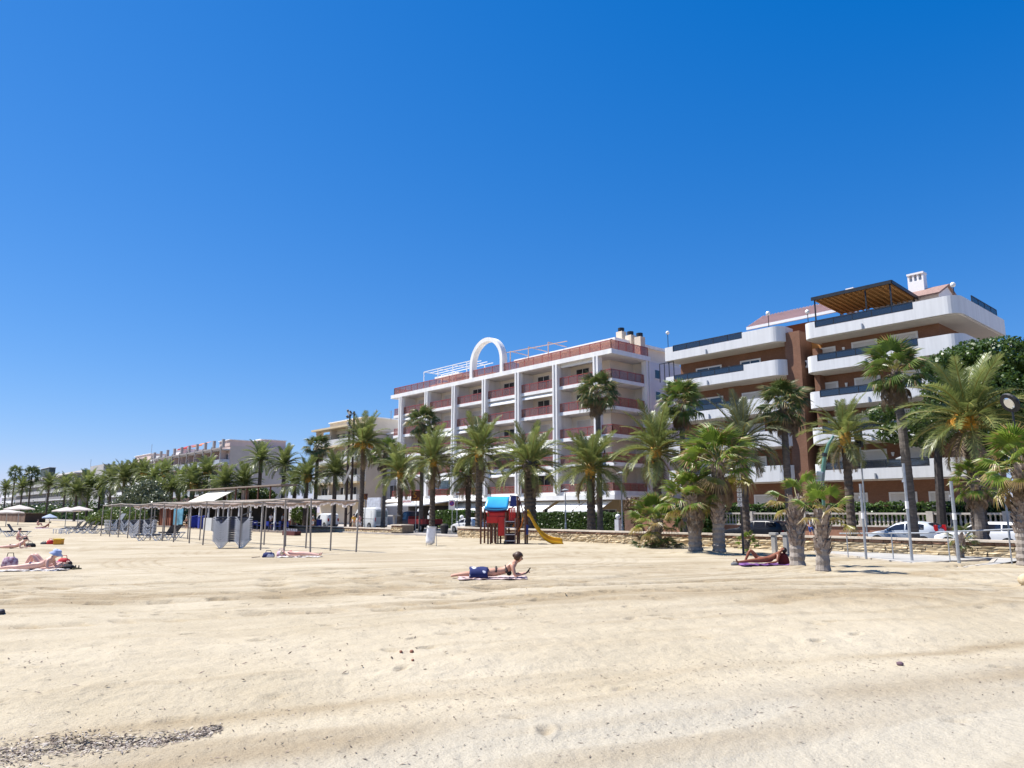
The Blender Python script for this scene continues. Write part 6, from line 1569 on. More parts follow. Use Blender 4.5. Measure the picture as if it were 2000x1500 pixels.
# bags, red cloth and sandals near them
def bag(label, loc, rz, sx, sy, sz, mat, strap=None, name='bag', group=None, patt=None):
    o = thing(name, label, 'bag', loc, rz, group, local=True)
    g = G(); k = 12; vs = []; fs = []; rq = random.Random(int(sx * 1000)); rg = [(.9, 0), (1.05, .12), (1.0, .5), (.85, .82), (.5, 1.0)]
    for a, z in rg:
        for i in range(k): t = 2 * math.pi * i / k; e = 1 + rq.uniform(-.09, .09); vs.append((sx * a * e * math.copysign(abs(math.cos(t)) ** .7, math.cos(t)), sy * a * e * math.copysign(abs(math.sin(t)) ** .7, math.sin(t)), sz * (z + rq.uniform(-.04, .04) * (z > 0))))
    fs = [(j * k + i, j * k + (i + 1) % k, (j + 1) * k + (i + 1) % k, (j + 1) * k + i) for j in range(len(rg) - 1) for i in range(k)] + [tuple(range(k - 1, -1, -1)), tuple((len(rg) - 1) * k + i for i in range(k))]
    g.add(vs, fs); g.build('body', mat, o, smooth=True)
    g = G(); g.tube([(-sx * .5, 0, sz * .85), (-sx * .35, 0, sz * 1.35), (sx * .35, 0, sz * 1.35), (sx * .5, 0, sz * .85)], .014, 5, False); g.build('handle', strap or mat, o)
    return o
p = up(on_sand(18, 1108)); bag('striped wine red and white beach bag at the left edge', p, PH, .26, .14, .36, M('wine_stripes', (.16, .02, .07), .8, .3, 8, col2=(.60, .48, .55)), blackc)
p = up(on_sand(127, 1112)); bag('black beach bag beyond the man\'s bucket hat', p, PH, .30, .14, .17, blackc)
p = up(on_sand(124, 1107), .06); bag('bright red bundle behind the black beach bag', p, PH, .2, .12, .26, M('bright_red', (.50, .02, .03), .8, .15, 6))
for k, (px, py, a) in enumerate(((144, 1110, 20), (150, 1112, 40))):
    p = up(on_sand(px, py), .01); o = thing('sandal', ('left' if k == 0 else 'right') + ' olive sandal right of the black beach bag', 'sandal', p, PH + R(a), 'olive sandals', local=True)
    g = G(); g.prism([(-.13, -.04), (.12, -.05), (.14, 0), (.12, .05), (-.13, .035)], 'z', 0, .035); g.build('sole', M('olive_sole', (.12, .11, .05), .8, .2), o); g = G(); g.tube([(.05, -.05, .02), (.05, 0, .11), (.05, .05, .02)], .016, 5); g.build('strap', blackc, o)
# further man with a black bag, red bag and yellow cool box
p = up(on_sand(24, 1072), .01)
rt, b, hc, hf, hu = prone('man in black trunks lying on his front, second row at the left edge', (p.x, p.y, p.z), PH, skinp)
shell(rt, 'trunks', blackc, [((.10, 0, .125), (.155, .125)), ((-.06, 0, .125), (.17, .125)), ((-.18, -.095, .11), .118), ((-.18, .095, .11), .118)], [(0, 1), (1, 2), (1, 3)]); hair(rt, hc, hf, hu, .1, hairdk)
p = up(on_sand(58, 1069)); bag('black rucksack lying at the second man\'s elbows', p, PH, .28, .16, .22, blackc)
p = up(on_sand(86, 1063)); bag('dark grey cap and shoes heap left of the red bag', p, PH, .2, .14, .14, M('dark_grey_cloth', (.07, .07, .075), .9, .2, 5))
p = up(on_sand(98, 1063)); bag('small red bag touching the yellow cool box', p, PH, .20, .15, .26, M('bright_red', (.50, .02, .03), .8, .15, 6))
p = up(on_sand(114, 1064)); o = thing('cool_box', 'yellow cool box with orange front on the sand', 'cool box', p, PH, local=True)
g = G(); g.box(-.24, -.17, 0, .24, .17, .30); g.build('body', M('orange_box', (.66, .28, .01), .45, .1, 3), o, bevel=.02); g = G(); g.box(-.255, -.185, .30, .255, .185, .36); g.build('lid', M('yellow_lid', (.74, .50, .02), .4, .05, 3), o, bevel=.015)
g = G(); g.tube([(-.25, -.18, .25), (-.25, -.21, .40), (.25, -.21, .40), (.25, -.18, .25)], .013, 5, False); g.build('handle', M('yellow_lid', (.74, .50, .02)), o)
# sitting bather by the loungers and the reclining one with a purple towel
def seated(label, loc, rz, sk, top=None, group=None, hm=None):
    root = thing('person', label, 'person', loc, rz, group, local=True); b = Body()
    b.j('pelvis', (0, 0, .11), (.155, .12)); b.chain('pelvis', [('waist', (-.03, 0, .30), (.125, .095)), ('chest', (-.02, 0, .48), (.15, .105)), ('shoulders', (0, 0, .60), (.12, .07)), ('neck', (.02, 0, .69), .05)])
    hc = Vector((.05, 0, .82)); hf = (1, 0, -.15); hu = (.1, 0, 1); head(b, 'neck', hc, hf, hu, .098)
    for s_, nm in ((-1, 'r'), (1, 'l')):
        b.chain('shoulders', [('sh' + nm, (0, s_ * .17, .57), .056), ('el' + nm, (.10, s_ * .25, .33), .041), ('wr' + nm, (.33, s_ * .17, .36), .027)]); hand(b, 'wr' + nm, (1, -s_ * .3, 0), (0, s_, 0), 1, .4)
        b.chain('pelvis', [('hip' + nm, (.08, s_ * .10, .12), .10), ('kn' + nm, (.42, s_ * .13, .42), .062), ('ca' + nm, (.50, s_ * .13, .25), .052), ('an' + nm, (.60, s_ * .12, .06), .035), ('to' + nm, (.75, s_ * .13, .035), .025)])
    skinmesh('body', b.V, b.E, b.R, sk, root); face(root, hc, hf, hu, .098); hair(root, hc, hf, hu, .1, hm or hairbr, .3)
    shell(root, 'swimwear', top or blackc, [((0, 0, .12), (.165, .125)), ((-.03, 0, .28), (.135, .105)), ((-.02, 0, .45), (.16, .115))])
    return root
p = up(on_sand(35, 1058)); seated('sunburnt bather sitting by the dark backed lounger at the left', p, PH + R(40), skinp, M('rose_swimwear', (.42, .14, .16), .8, .1))
p = up(on_sand(73, 1027)); seated('pink bather sitting up with a straw hat, far left by the wall', p, PH + R(10), skinp, M('rose_swimwear', (.42, .14, .16), .8, .1))
p = up(on_sand(85, 1032), .02); towel('lilac towel of the reclining bather far left', p, PH, 1.9, .8, M('lilac_towel', (.50, .35, .62), .95, .1, 6))
rt, b, hc, hf, hu = supine('tanned bather reclining on a lilac towel far left by the wall', (p.x, p.y, p.z + .02), PH, skind, 0, .45); hair(rt, hc, hf, hu, .1, hairdk); shell(rt, 'trunks', M('plum_trunks', (.16, .04, .13), .8, .1), [((.08, 0, .13), (.165, .12)), ((-.14, 0, .12), (.18, .115))])
# sunbather with bags in the middle, under the pergola end
p = up(on_sand(585, 1088), .02); towel('pale towel with navy edge under the sunbather by the pergola poles', p, PH + R(180), 1.8, .75, whit)
rt, b, hc, hf, hu = supine('pale sunbather lying flat with feet to the right, by the pergola poles', (p.x, p.y, p.z + .02), PH + R(176), skinp, 0); hair(rt, hc, hf, hu, .1, M('fair_hair', (.42, .34, .24), .7, .15, 20), .3)
shell(rt, 'bikini_bottom', M('coral_swimwear', (.55, .10, .12), .8, .1), [((.06, 0, .12), (.165, .12)), ((-.04, 0, .12), (.165, .115))]); shell(rt, 'bikini_top', M('coral_swimwear', (.55, .10, .12)), [((.40, -.10, .17), .085), ((.40, .10, .17), .085)])
p = up(on_sand(524, 1088)); bag('navy beach bag with white print at the sunbather\'s head', p, PH, .26, .16, .22, navyp, blackc)
p = up(on_sand(549, 1087)); bag('white and pink beach bag against the sunbather\'s head', p, PH, .2, .15, .26, M('white_pink_bag', (.62, .55, .56), .8, .1, 6, col2=(.62, .25, .36)))
p = up(on_sand(499, 1090), .01); o = thing('stick', 'short dark stick on the sand left of the navy beach bag', 'stick', p, PH + R(8), local=True); g = G(); g.tube([(-.16, 0, .02), (.05, .02, .04), (.18, 0, .05)], .018, 5); g.build('wood', wooddk, o)
# tanned person under the palms
p = up(on_sand(1492, 1104), .02); towel('violet towel of the tanned person beside the young fan palm', p, PH, 1.8, .8, purt)
rt, b, hc, hf, hu = supine('deeply tanned person reclining on a violet towel beside the swollen palm foot', (p.x - .05, p.y + .0, p.z + .02), PH, skind, 1, .24, female=False); hair(rt, hc, hf, hu, .1, hairdk); shell(rt, 'trunks', M('rust_trunks', (.18, .045, .03), .8, .2, 5), [((.08, 0, .13), (.165, .12)), ((-.12, 0, .12), (.18, .115))])
q = p + d0 * .72 + d1 * .1; q = up(q); bag('dark red bag at the tanned person\'s shoulder', q, PH, .18, .14, .42, M('dark_red_bag', (.16, .025, .02), .8, .2, 5))
q = p + d0 * 1.2 + d1 * .2; q = up(q); bag('rust coloured bundle between the tanned person and the palm foot', q, PH, .2, .14, .3, M('rust_cloth', (.22, .06, .05), .85, .3, 4))
q = p - d0 * 1.0; q = up(q); bag('small grey shoe heap at the left end of the violet towel', q, PH, .14, .1, .1, M('grey_cloth', (.15, .15, .16), .9, .2))
# people standing on the promenade
def standing(label, loc, rz, sk, shirt, legs, sh=1.72, arm=.0, hm=None, short=True, group=None):
    root = thing('person', label, 'person', loc, rz, group, local=True); k = sh / 1.72; b = Body()
    b.j('pelvis', (0, 0, .93 * k), (.15 * k, .105 * k)); b.chain('pelvis', [('waist', (0, 0, 1.10 * k), (.13, .09)), ('chest', (0, 0, 1.28 * k), (.155, .105)), ('shoulders', (0, 0, 1.42 * k), (.12, .07)), ('neck', (.01, 0, 1.50 * k), .05)])
    hc = Vector((.03, 0, 1.61 * k)); head(b, 'neck', hc, (1, 0, -.05), (0, 0, 1), .102)
    for s_, nm in ((-1, 'r'), (1, 'l')):
        b.chain('shoulders', [('sh' + nm, (0, s_ * .175, 1.39 * k), .056), ('el' + nm, (.04 + arm * .12, s_ * .23, 1.12 * k), .041), ('wr' + nm, (.10 + arm * .3, s_ * .2, (.88 + arm * .22) * k), .028)]); hand(b, 'wr' + nm, (.3 + arm, 0, -1 + arm), (0, s_, 0), 1, .4)
        st = s_ * .08; b.chain('pelvis', [('hip' + nm, (.0, s_ * .095, .86 * k), .098), ('kn' + nm, (st + .02, s_ * .10, .48 * k), .062), ('ca' + nm, (st - .01, s_ * .10, .34 * k), .054), ('an' + nm, (st - .02, s_ * .10, .08), .036), ('to' + nm, (st + .12, s_ * .12, .035), .03)])
    skinmesh('body', b.V, b.E, b.R, sk, root); face(root, hc, (1, 0, -.05), (0, 0, 1), .1); hair(root, hc, (1, 0, 0), (0, 0, 1), .104, hm or hairdk)
    shell(root, 'shirt', shirt, [((0, 0, .95 * k), (.165, .115)), ((0, 0, 1.12 * k), (.145, .105)), ((0, 0, 1.30 * k), (.17, .118)), ((0, 0, 1.42 * k), (.13, .08)), ((.0, -.18, 1.38 * k), .068), ((.03, -.215, 1.22 * k), .06), ((.0, .18, 1.38 * k), .068), ((.03, .215, 1.22 * k), .06)], [(0, 1), (1, 2), (2, 3), (3, 4), (4, 5), (3, 6), (6, 7)])
    e = .50 if short else .12
    shell(root, 'trousers', legs, [((0, 0, .95 * k), (.16, .115)), ((0, -.095, .84 * k), .108), ((-.06, -.10, e * k), .078 if short else .055), ((0, .095, .84 * k), .108), ((.08, .10, e * k), .078 if short else .055)], [(0, 1), (1, 2), (0, 3), (3, 4)])
    return root
wsh = M('white_shirt', (.70, .70, .72), .9, .05, 4); gsh = M('grey_shirt', (.30, .32, .34), .9, .1, 4); psh = M('rose_shirt', (.52, .28, .27), .9, .1, 4); bsh = M('bright_blue_shirt', (.05, .12, .45), .9, .1, 4); jean = M('dark_jeans', (.03, .04, .09), .9, .2, 6); beig = M('beige_trousers', (.45, .38, .28), .9, .1, 5); ylw = M('yellow_shirt', (.58, .38, .08), .9, .1, 5)
for px, d, rz, sk_, a_, l_, lab in ((612, 38.6, 60, skin, gsh, wsh, 'person in a grey shirt standing by the wall left of the twin mast'), (703, 38.5, 200, skinp, psh, wsh, 'person in a rose top beside the front of the tall white van'), (692, 38.2, 180, skin, ylw, beig, 'person in yellow bending at the wall by the twin mast foot'),
        (366, 31.2, 250, skin, beig, blackc, 'person in beige in front of the teal board at the beach bar'), (1582, 50.7, 100, skin, wsh, bsh, 'person in a white top walking before the balustrade behind the young palms'), (530, 33.0, 120, skin, wsh, jean, 'waiter in white on the beach bar terrace, right part'), (553, 33.4, 60, skind, gsh, jean, 'guest in grey on the beach bar terrace, right end'),
        (62, 34.5, 30, skin, bsh, jean, 'distant person in blue beyond the wall at the far left'), (80, 35, 200, skinp, wsh, navy, 'distant person in white beyond the wall at the far left')):
    z = .08 if 420 < px < 560 else (H(S(px, d), d) if d < 37 else 0.0)
    standing(lab, (S(px, d), d, z), R(rz), sk_, a_, l_, 1.72, .4)
# ------------------------------------------------------------------ vehicles
tyre = M('tyre', (.018, .018, .018), .9, .2, 10); rim = M('alloy_rim', (.42, .43, .45), .3, .1, 5, metal=.7)
redl = M('tail_lamp', (.40, .01, .015), .2, .1, 5); hlm = M('head_lamp', (.70, .72, .74), .1, .05, 5); trimm = M('black_trim', (.02, .02, .022), .6, .2, 8)
cglass = M('car_glass', (.018, .02, .03), .05, .2, 1, spec=.9)
def paint(name, c): return M(name, c, .38, .03, 1, spec=.4, coat=.25)
def vehicle(name, label, cat, loc, rz, prof, W_, paintm, wheels, glass, lights=True, wr=.31, group=None, tail=None, beltf=None, roofw=.80, rows=None, mirror=True, plate=True, boxy=.0):
    """prof: (x, z_belt, z_top) stations front to rear, x=0 at the nose; where z_top > z_belt there is a cabin"""
    o = thing(name, label, cat, loc, rz, group, local=True); L = prof[-1][0]; hw = W_ / 2; zb = .22
    # denser stations
    st = []
    for (a, b) in zip(prof[:-1], prof[1:]):
        n = max(1, int((b[0] - a[0]) / .16))
        for i in range(n): t = i / n; st.append(tuple(a[k] * (1 - t) + b[k] * t for k in range(3)))
    st.append(prof[-1])
    def half(x, zbelt, ztop):
        e = min(x, L - x); k = 1 - .16 * max(0, 1 - e / .55) ** 2; w_ = hw * k
        cab = max(0, ztop - zbelt); wr_ = w_ * (1 - (1 - roofw) * min(1, cab / .5)) if cab > .03 else w_ * .93
        return [(0, ztop + (.035 if cab > .03 else .02)), (wr_ * .62, ztop + .02), (wr_ * .94, ztop - .02 if cab > .03 else ztop - .015), (wr_, ztop - .06 if cab > .06 else ztop - .03), (w_ * .985, zbelt - .01 if cab > .06 else min(zbelt, ztop) - .06), (w_, zbelt - .16), (w_ * .99, .42), (w_ * .95, zb), (0, zb)]
    n = len(half(0, .5, .5)); V = []; Fc = []
    for s in st:
        h = half(*s); V += [(s[0], -y, z) for y, z in h] + [(s[0], y, z) for y, z in h[1:-1]][::1]
    m_ = 2 * n - 2
    idx = lambda i, j: i * m_ + j
    order = list(range(n)) + [n + k for k in range(n - 3, -1, -1)]
    for i in range(len(st) - 1):
        for q in range(len(order)):
            a = order[q]; b = order[(q + 1) % len(order)]
            Fc.append((idx(i, a), idx(i, b), idx(i + 1, b), idx(i + 1, a)))
    Fc.append(tuple(idx(0, a) for a in order)); Fc.append(tuple(idx(len(st) - 1, a) for a in order[::-1]))
    g = G(); g.add(V, Fc); bo = g.build('body', paintm, o, smooth=True, fixn=True)
    es = bo.modifiers.new('es', 'EDGE_SPLIT'); es.split_angle = R(38)
    def side_at(x):
        for i in range(len(st) - 1):
            if st[i][0] <= x <= st[i + 1][0] + 1e-6:
                t = (x - st[i][0]) / max(1e-6, st[i + 1][0] - st[i][0]); return tuple(st[i][k] * (1 - t) + st[i + 1][k] * t for k in range(3))
        return st[-1]
    def gp(x, v):
        x_, b_, t_ = side_at(x); h = half(x_, b_, t_); lo, hi = h[4], h[3]
        y = lo[0] + (hi[0] - lo[0]) * v; z = lo[1] + (hi[1] - lo[1]) * v; return y, z
    for (xa, xb, v0, v1) in glass.get('side', ()):
        k = max(2, int((xb - xa) / .15))
        for sg in (-1, 1):
            g = G(); vs = []
            for i in range(k + 1):
                x = xa + (xb - xa) * i / k
                y0, z0 = gp(x, v0); y1, z1 = gp(x, v1); vs += [(x, sg * (y0 + .012), z0), (x, sg * (y1 + .012), z1)]
            g.add(vs, [(2 * i, 2 * i + 1, 2 * i + 3, 2 * i + 2) for i in range(k)]); g.build('window', cglass, o)
    for (xa, xb, nm) in glass.get('ends', ()):
        g = G(); vs = []; k = 5
        for i in range(k + 1):
            x = xa + (xb - xa) * i / k; x_, b_, t_ = side_at(x); h = half(x_, b_, t_); wv = h[2][0] * .93
            nx = -.012 if nm == 'windscreen' else .012
            vs += [(x + nx, -wv, t_ + .03), (x + nx, 0, t_ + .05), (x + nx, wv, t_ + .03)]
        fs = []
        for i in range(k): fs += [(3 * i, 3 * i + 1, 3 * i + 4, 3 * i + 3), (3 * i + 1, 3 * i + 2, 3 * i + 5, 3 * i + 4)]
        g.add(vs, fs); g.build(nm, cglass, o)
    for x in wheels:
        for sg in (-1, 1):
            g = G(); y = sg * (hw - .09); g.tube([(x, y - .105, wr), (x, y + .105, wr)], wr, 18); w_ = g.build('wheel', tyre, o, bevel=.02)
            g = G(); yy = y + sg * .108; g.tube([(x, yy - .01, wr), (x, yy + .01, wr)], wr * .64, 14); g.build('rim', rim, w_)
            g = G(); vs = []; k = 14
            for i in range(k + 1):
                a = math.pi * i / k; vs += [(x + math.cos(a) * wr * 1.02, sg * (hw + .004), wr + math.sin(a) * wr * 1.02), (x + math.cos(a) * wr * 1.22, sg * (hw + .008), wr + math.sin(a) * wr * 1.18)]
            g.add(vs, [(2 * i, 2 * i + 1, 2 * i + 3, 2 * i + 2) for i in range(k)]); g.build('wheel_arch', trimm, o)
    zl = prof[0][1]
    for sg in (-1, 1):
        g = G(); g.box(.03, sg * hw * .52, zl - .20, .22, sg * hw * .86, zl - .05); g.build('headlight', hlm, o, bevel=.02)
        t0, t1 = tail or (.55, .85); g = G(); x_, b_, t_ = side_at(L - .1); g.box(L - .17, sg * hw * .66, t0, L + .012, sg * hw * .875, t1); g.build('tail_lamp', redl, o, bevel=.02)
        if mirror:
            xm = glass['side'][0][0] + .12; y, z = gp(xm, .1); g = G(); g.ball((xm, sg * (y + .11), z + .07), .10, 8, 6, (.8, 1, .75)); g.build('mirror', paintm, o)
            g = G(); g.box(xm + .75, sg * (hw + .004), z - .14, xm + .92, sg * (hw + .03), z - .11); g.build('door_handle', trimm, o)
    g = G(); g.box(.0, -hw * .8, .24, .10, hw * .8, .42); g.box(L - .08, -hw * .8, .24, L + .02, hw * .8, .40); g.build('bumper', trimm, o, bevel=.02)
    if plate: g = G(); g.box(L + .015, -.26, .48, L + .03, .26, .59); g.build('number_plate', whitep, o)
    return o
HATCH = [(0, .62, .62), (.10, .74, .74), (.55, .86, .86), (1.05, .93, .93), (1.75, .96, 1.36), (2.3, .98, 1.47), (3.0, 1.0, 1.46), (3.5, 1.02, 1.38), (3.8, 1.02, 1.22), (3.98, .98, 1.0), (4.03, .72, .72)]
HG = {'side': [(1.30, 2.28, .08, .92), (2.36, 3.35, .08, .92)], 'ends': [(1.10, 1.72, 'windscreen'), (3.52, 3.94, 'rear_window')]}
ESTATE = [(0, .62, .62), (.12, .74, .74), (.6, .86, .86), (1.3, .93, .93), (2.05, .96, 1.38), (2.6, .98, 1.47), (3.6, 1.0, 1.47), (4.15, 1.02, 1.40), (4.45, 1.03, 1.24), (4.62, 1.0, 1.03), (4.68, .72, .72)]
EG = {'side': [(1.58, 2.55, .08, .92), (2.63, 3.45, .08, .92), (3.52, 4.25, .10, .92)], 'ends': [(1.36, 2.02, 'windscreen'), (4.18, 4.58, 'rear_window')]}
# cars face left along the front (nose towards -x): local +x runs along world +x, the nose at the left
CY = 47.2
vehicle('parked_car', 'silver hatchback with tall red tail lamps parked behind the wall, before the balustrade', 'car', (S(1697, CY), CY, -.13), 0, HATCH, 1.75, paint('silver_paint', (.50, .55, .62)), (.72, 3.28), HG, tail=(.95, 1.30), group='cars parked along the beach road')
vehicle('parked_car', 'white estate car parked at the right end behind the wall, a palm trunk before it', 'car', (S(1826, CY), CY, -.13), 0, ESTATE, 1.82, paint('white_car_paint', (.85, .85, .86)), (.85, 3.75), EG, tail=(.78, 1.0), group='cars parked along the beach road')
vehicle('parked_car', 'black saloon-like car parked behind the young fan palms', 'car', (S(1418, CY), CY, -.13), 0, ESTATE, 1.8, paint('black_car_paint', (.012, .013, .018)), (.85, 3.7), EG, group='cars parked along the beach road')
vehicle('parked_car', 'white hatchback just left of the playhouse, nose to the left', 'car', (S(892, 46.5), 46.5, -.13), 0, HATCH, 1.75, paint('white_car_paint', (.85, .85, .86)), (.72, 3.28), HG, group='cars parked along the beach road')
VAN = [(0, .80, .80), (.10, 1.0, 1.0), (.55, 1.15, 1.15), (.95, 1.22, 1.65), (1.45, 1.25, 2.35), (2.0, 1.28, 2.52), (4.0, 1.3, 2.55), (5.6, 1.3, 2.52), (5.75, 1.25, 2.35), (5.8, .9, .9)]
VG = {'side': [(1.12, 1.95, .06, .62)], 'ends': [(.62, 1.35, 'windscreen')]}
tv = vehicle('delivery_van', 'tall white delivery van with grey rear doors, behind the low wall', 'van', (S(698, 48.3), 48.3, -.13), 0, VAN, 2.0, paint('van_white_paint', (.84, .85, .85)), (1.0, 4.6), VG, wr=.36, tail=(.9, 1.35), roofw=.90, group='white vans by the beach road')
g = G()
for x in (3.3, 5.0): g.box(x - .012, -1.01, .45, x + .012, -1.0, 2.2)
g.box(2.1, -1.01, 1.22, 5.7, -1.0, 1.245); g.build('door_seam', trimm, tv)
for sg in (-1, 1):
    g = G(); g.box(5.80, min(sg * .04, sg * .84), .60, 5.825, max(sg * .04, sg * .84), 2.25); rd = g.build('rear_door', M('rear_door_paint', (.52, .57, .58), .4, .06, 2), tv)
    g = G(); g.box(5.826, min(sg * .14, sg * .74), 1.45, 5.835, max(sg * .14, sg * .74), 2.1); g.build('rear_window', M('grey_panel_glass', (.24, .30, .31), .2, .1, 2), rd)
SVAN = [(0, .70, .70), (.10, .88, .88), (.6, 1.0, 1.0), (1.15, 1.05, 1.25), (1.75, 1.08, 1.72), (2.2, 1.1, 1.82), (4.0, 1.1, 1.82), (4.25, 1.08, 1.70), (4.32, .8, .8)]
SG = {'side': [(1.45, 2.25, .06, .85)], 'ends': [(1.05, 1.68, 'windscreen')]}
vehicle('delivery_van', 'small white van half hidden by palm trunks, left of the tall white van', 'van', (S(622, 48.3), 48.3, -.13), 0, SVAN, 1.82, paint('van_white_paint', (.84, .85, .85)), (.85, 3.5), SG, wr=.32, tail=(.8, 1.2), roofw=.9, group='white vans by the beach road')
vehicle('parked_car', 'dark red car mostly hidden behind the crate row of the beach bar', 'car', (S(572, 46), 46, -.13), 0, HATCH, 1.75, paint('dark_red_paint', (.12, .012, .015)), (.72, 3.28), HG, group='cars parked along the beach road')
g = G(); g.box(S(600, 44), 43.5, -.13, S(621, 44), 44.6, 1.0)
single(g, 'skip', blu, 'blue rectangular waste container beside the small white van', 'container', (S(610, 44), 44, -.13))
# dark pickup with a red load bed
PICK = [(0, .78, .78), (.08, .95, .95), (.45, 1.05, 1.05), (.7, 1.1, 1.35), (1.15, 1.12, 1.92), (1.6, 1.14, 1.98), (2.15, 1.14, 1.95), (2.3, 1.1, 1.5), (2.36, .6, .6)]
PG_ = {'side': [(.95, 1.95, .05, .9)], 'ends': [(.62, 1.10, 'windscreen')]}
pk_o = vehicle('pickup_truck', 'dark blue flatbed pickup with a red load bed, in the gap of the wall', 'truck', (S(787, 42.8), 42.8, 0), 0, PICK, 1.85, paint('night_blue_paint', (.012, .016, .035)), (.75,), PG_, wr=.36, tail=(.7, .95), plate=False)
g = G(); g.box(2.38, -.95, .62, 5.6, .95, .74); g.build('load_bed', trimm, pk_o)
for nm, b_ in (('side_board', (2.42, -.97, .74, 5.58, -.91, 1.22)), ('side_board', (2.42, .91, .74, 5.58, .97, 1.22)), ('tail_board', (5.55, -.9, .74, 5.61, .9, 1.22)), ('head_board', (2.40, -.9, .74, 2.46, .9, 1.5))): g = G(); g.box(*b_); g.build(nm, M('red_board_paint', (.25, .018, .02), .5, .15, 2), pk_o)
for sg in (-1, 1): g = G(); g.tube([(4.5, sg * .82 - .12, .36), (4.5, sg * .82 + .12, .36)], .36, 16); wv = g.build('wheel', tyre, pk_o); g = G(); g.tube([(4.5, sg * .95 - .01, .36), (4.5, sg * .95 + .01, .36)], .22, 12); g.build('rim', rim, wv)

# ------------------------------------------------------------------ street lamps, posts and signs
def lamp(label, px, py, d, r_=.35, cone=True, group='round headed street lamps'):
    p = at(px, py, d); o = thing('street_lamp', label, 'street lamp', (p.x, d, 0), 0, group, local=True); h = p.z
    g = G(); g.tube([(0, 0, -.2), (0, 0, .9), (0, 0, 1.0), (0, 0, h - .35)], [.09, .085, .055, .045], 8); g.build('pole', greym, o)
    g = G()
    for a in range(3): q = a * 2.094; g.bar((0, 0, h - .4), (r_ * .6 * math.cos(q), r_ * .6 * math.sin(q), h - .03), .025)
    g.build('bracket', greym, o)
    g = G(); g.tube([(0, 0, h - .05), (0, 0, h), (0, 0, h + .10)], [r_, r_, r_ * .3], 16); g.build('lamp_head', M('lamp_shade', (.34, .36, .38), .4, .1, 3), o)
lamp('round headed grey street lamp right of the white block\'s corner', 1213, 924, 43.5)
lamp('round headed street lamp in front of the silver hatchback', 1763, 895, 43.5)
lamp('thinner round headed street lamp above the hedge, right of the slide', 1104, 957, 46, .32)
lamp('round headed street lamp behind the no parking sign', 893, 962, 46, .3)
def mpost(label, px, pyt, pyb, d, r_=.055, group='grey metal posts along the ramp', band=True):
    p = at(px, pyt, d); b = at(px + (px - 1000) * (pyb - pyt) / 8430, pyb, d); z0 = min(b.z, .15)
    o = thing('metal_post', label, 'post', (p.x, d, z0), 0, group, local=True); h = p.z - z0
    g = G(); g.tube([(0, 0, -.5), (0, 0, h)], r_, 8); g.build('pole', greym, o)
    if band: g = G(); g.tube([(0, 0, h * .52), (0, 0, h * .60)], r_ * 1.25, 8); g.build('white_band', whitep, o); g = G(); g.box(-r_ * 1.6, -.06, h * .80, 0, .06, h * .83); g.build('bracket', greym, o)
mpost('grey metal post at the ramp, left of three tall ones', 1680, 945, 1088, 32.7)
mpost('grey metal post at the ramp, middle of three tall ones, beside the round headed lamp', 1764, 905, 1092, 32.7, .06)
mpost('grey metal post at the ramp, right of three tall ones, by the white estate car', 1857, 940, 1098, 32.7, .065)
mpost('thin grey pole behind the fan palm with the orange skirt, right', 1962, 962, 1050, 44, .05, 'grey metal posts along the ramp', False)
# hand rail beside the ramp, rising towards the viewer
r0, r1 = at(1640, 1042, 33.2), at(1992, 1033, 33.2)
o = thing('hand_rail', 'thin galvanised hand rail running along the ramp in front of the parked cars', 'railing', (-13, 33.2, 0))
g = G(); g.tube([(r0.x, 33.2, r0.z), ((r0.x + r1.x) / 2, 33.2, at(1800, 1041, 33.2).z), (r1.x, 33.2, r1.z)], .03, 7); g.build('rail', greym, o)
for px in (1650, 1737, 1846, 1965): x = S(px, 33.2); t = (x - r0.x) / (r1.x - r0.x); g = G(); g.tube([(x, 33.2, -.3), (x, 33.2, r0.z + (r1.z - r0.z) * t)], .025, 6); g.build('post', greym, o)
# pale bollard posts of the shower stand by the wall
for px, lab in ((1511, 'grey concrete post in front of the wall, left of a pair'), (1534, 'grey concrete post in front of the wall, right of a pair')):
    d = 34.2; p = at(px, 1041, d); o = thing('concrete_post', lab, 'post', (p.x, d, H(p.x, d)), 0, 'pair of posts before the wall', local=True); h = p.z - H(p.x, d)
    g = G(); g.prism([(-.11, -.11), (.11, -.11), (.11, .11), (-.11, .11)], 'z', -.3, h - .12); g.build('shaft', conc, o, bevel=.02); g = G(); g.box(-.19, -.15, h - .12, .19, .15, h + .02); g.build('cap', conc, o, bevel=.02)
# vertical sign of nine white squares on its pole
fnt = {}
def text_on(root, s, loc, size, rz, mat, name='lettering', ext=.004):
    c = bpy.data.curves.new(name, 'FONT'); c.body = s; c.size = size; c.align_x = 'CENTER'; c.align_y = 'CENTER'; c.extrude = ext; c.resolution_u = 2
    t = bpy.data.objects.new(name, c); C.objects.link(t); t.rotation_euler = (R(90), 0, rz); t.location = loc
    bpy.context.view_layer.update(); me = bpy.data.meshes.new_from_object(t.evaluated_get(bpy.context.evaluated_depsgraph_get())); o = bpy.data.objects.new(name, me); C.objects.link(o)
    me.materials.clear(); me.materials.append(mat); o.rotation_euler = (R(90), 0, rz); o.location = loc; o.parent = root
    bpy.data.objects.remove(t); return o
inkm = M('sign_ink', (.02, .02, .022), .6, .1, 5)
dS = 31.0; pT, pBt = at(1442, 905, dS), at(1446, 990, dS); o = thing('letter_sign', 'tall pole sign of nine white letter squares set one above the other among the palms', 'sign', (pBt.x, dS, H(pBt.x, dS)), 0, None, local=True)
z0 = H(pBt.x, dS); g = G(); g.tube([(0, .06, -.4), (0, .06, pT.z - z0 + 1.0)], .055, 8); g.build('pole', M('brown_pole', (.07, .06, .055), .7, .2, 4), o)
sp = (pT.z - pBt.z) / 9
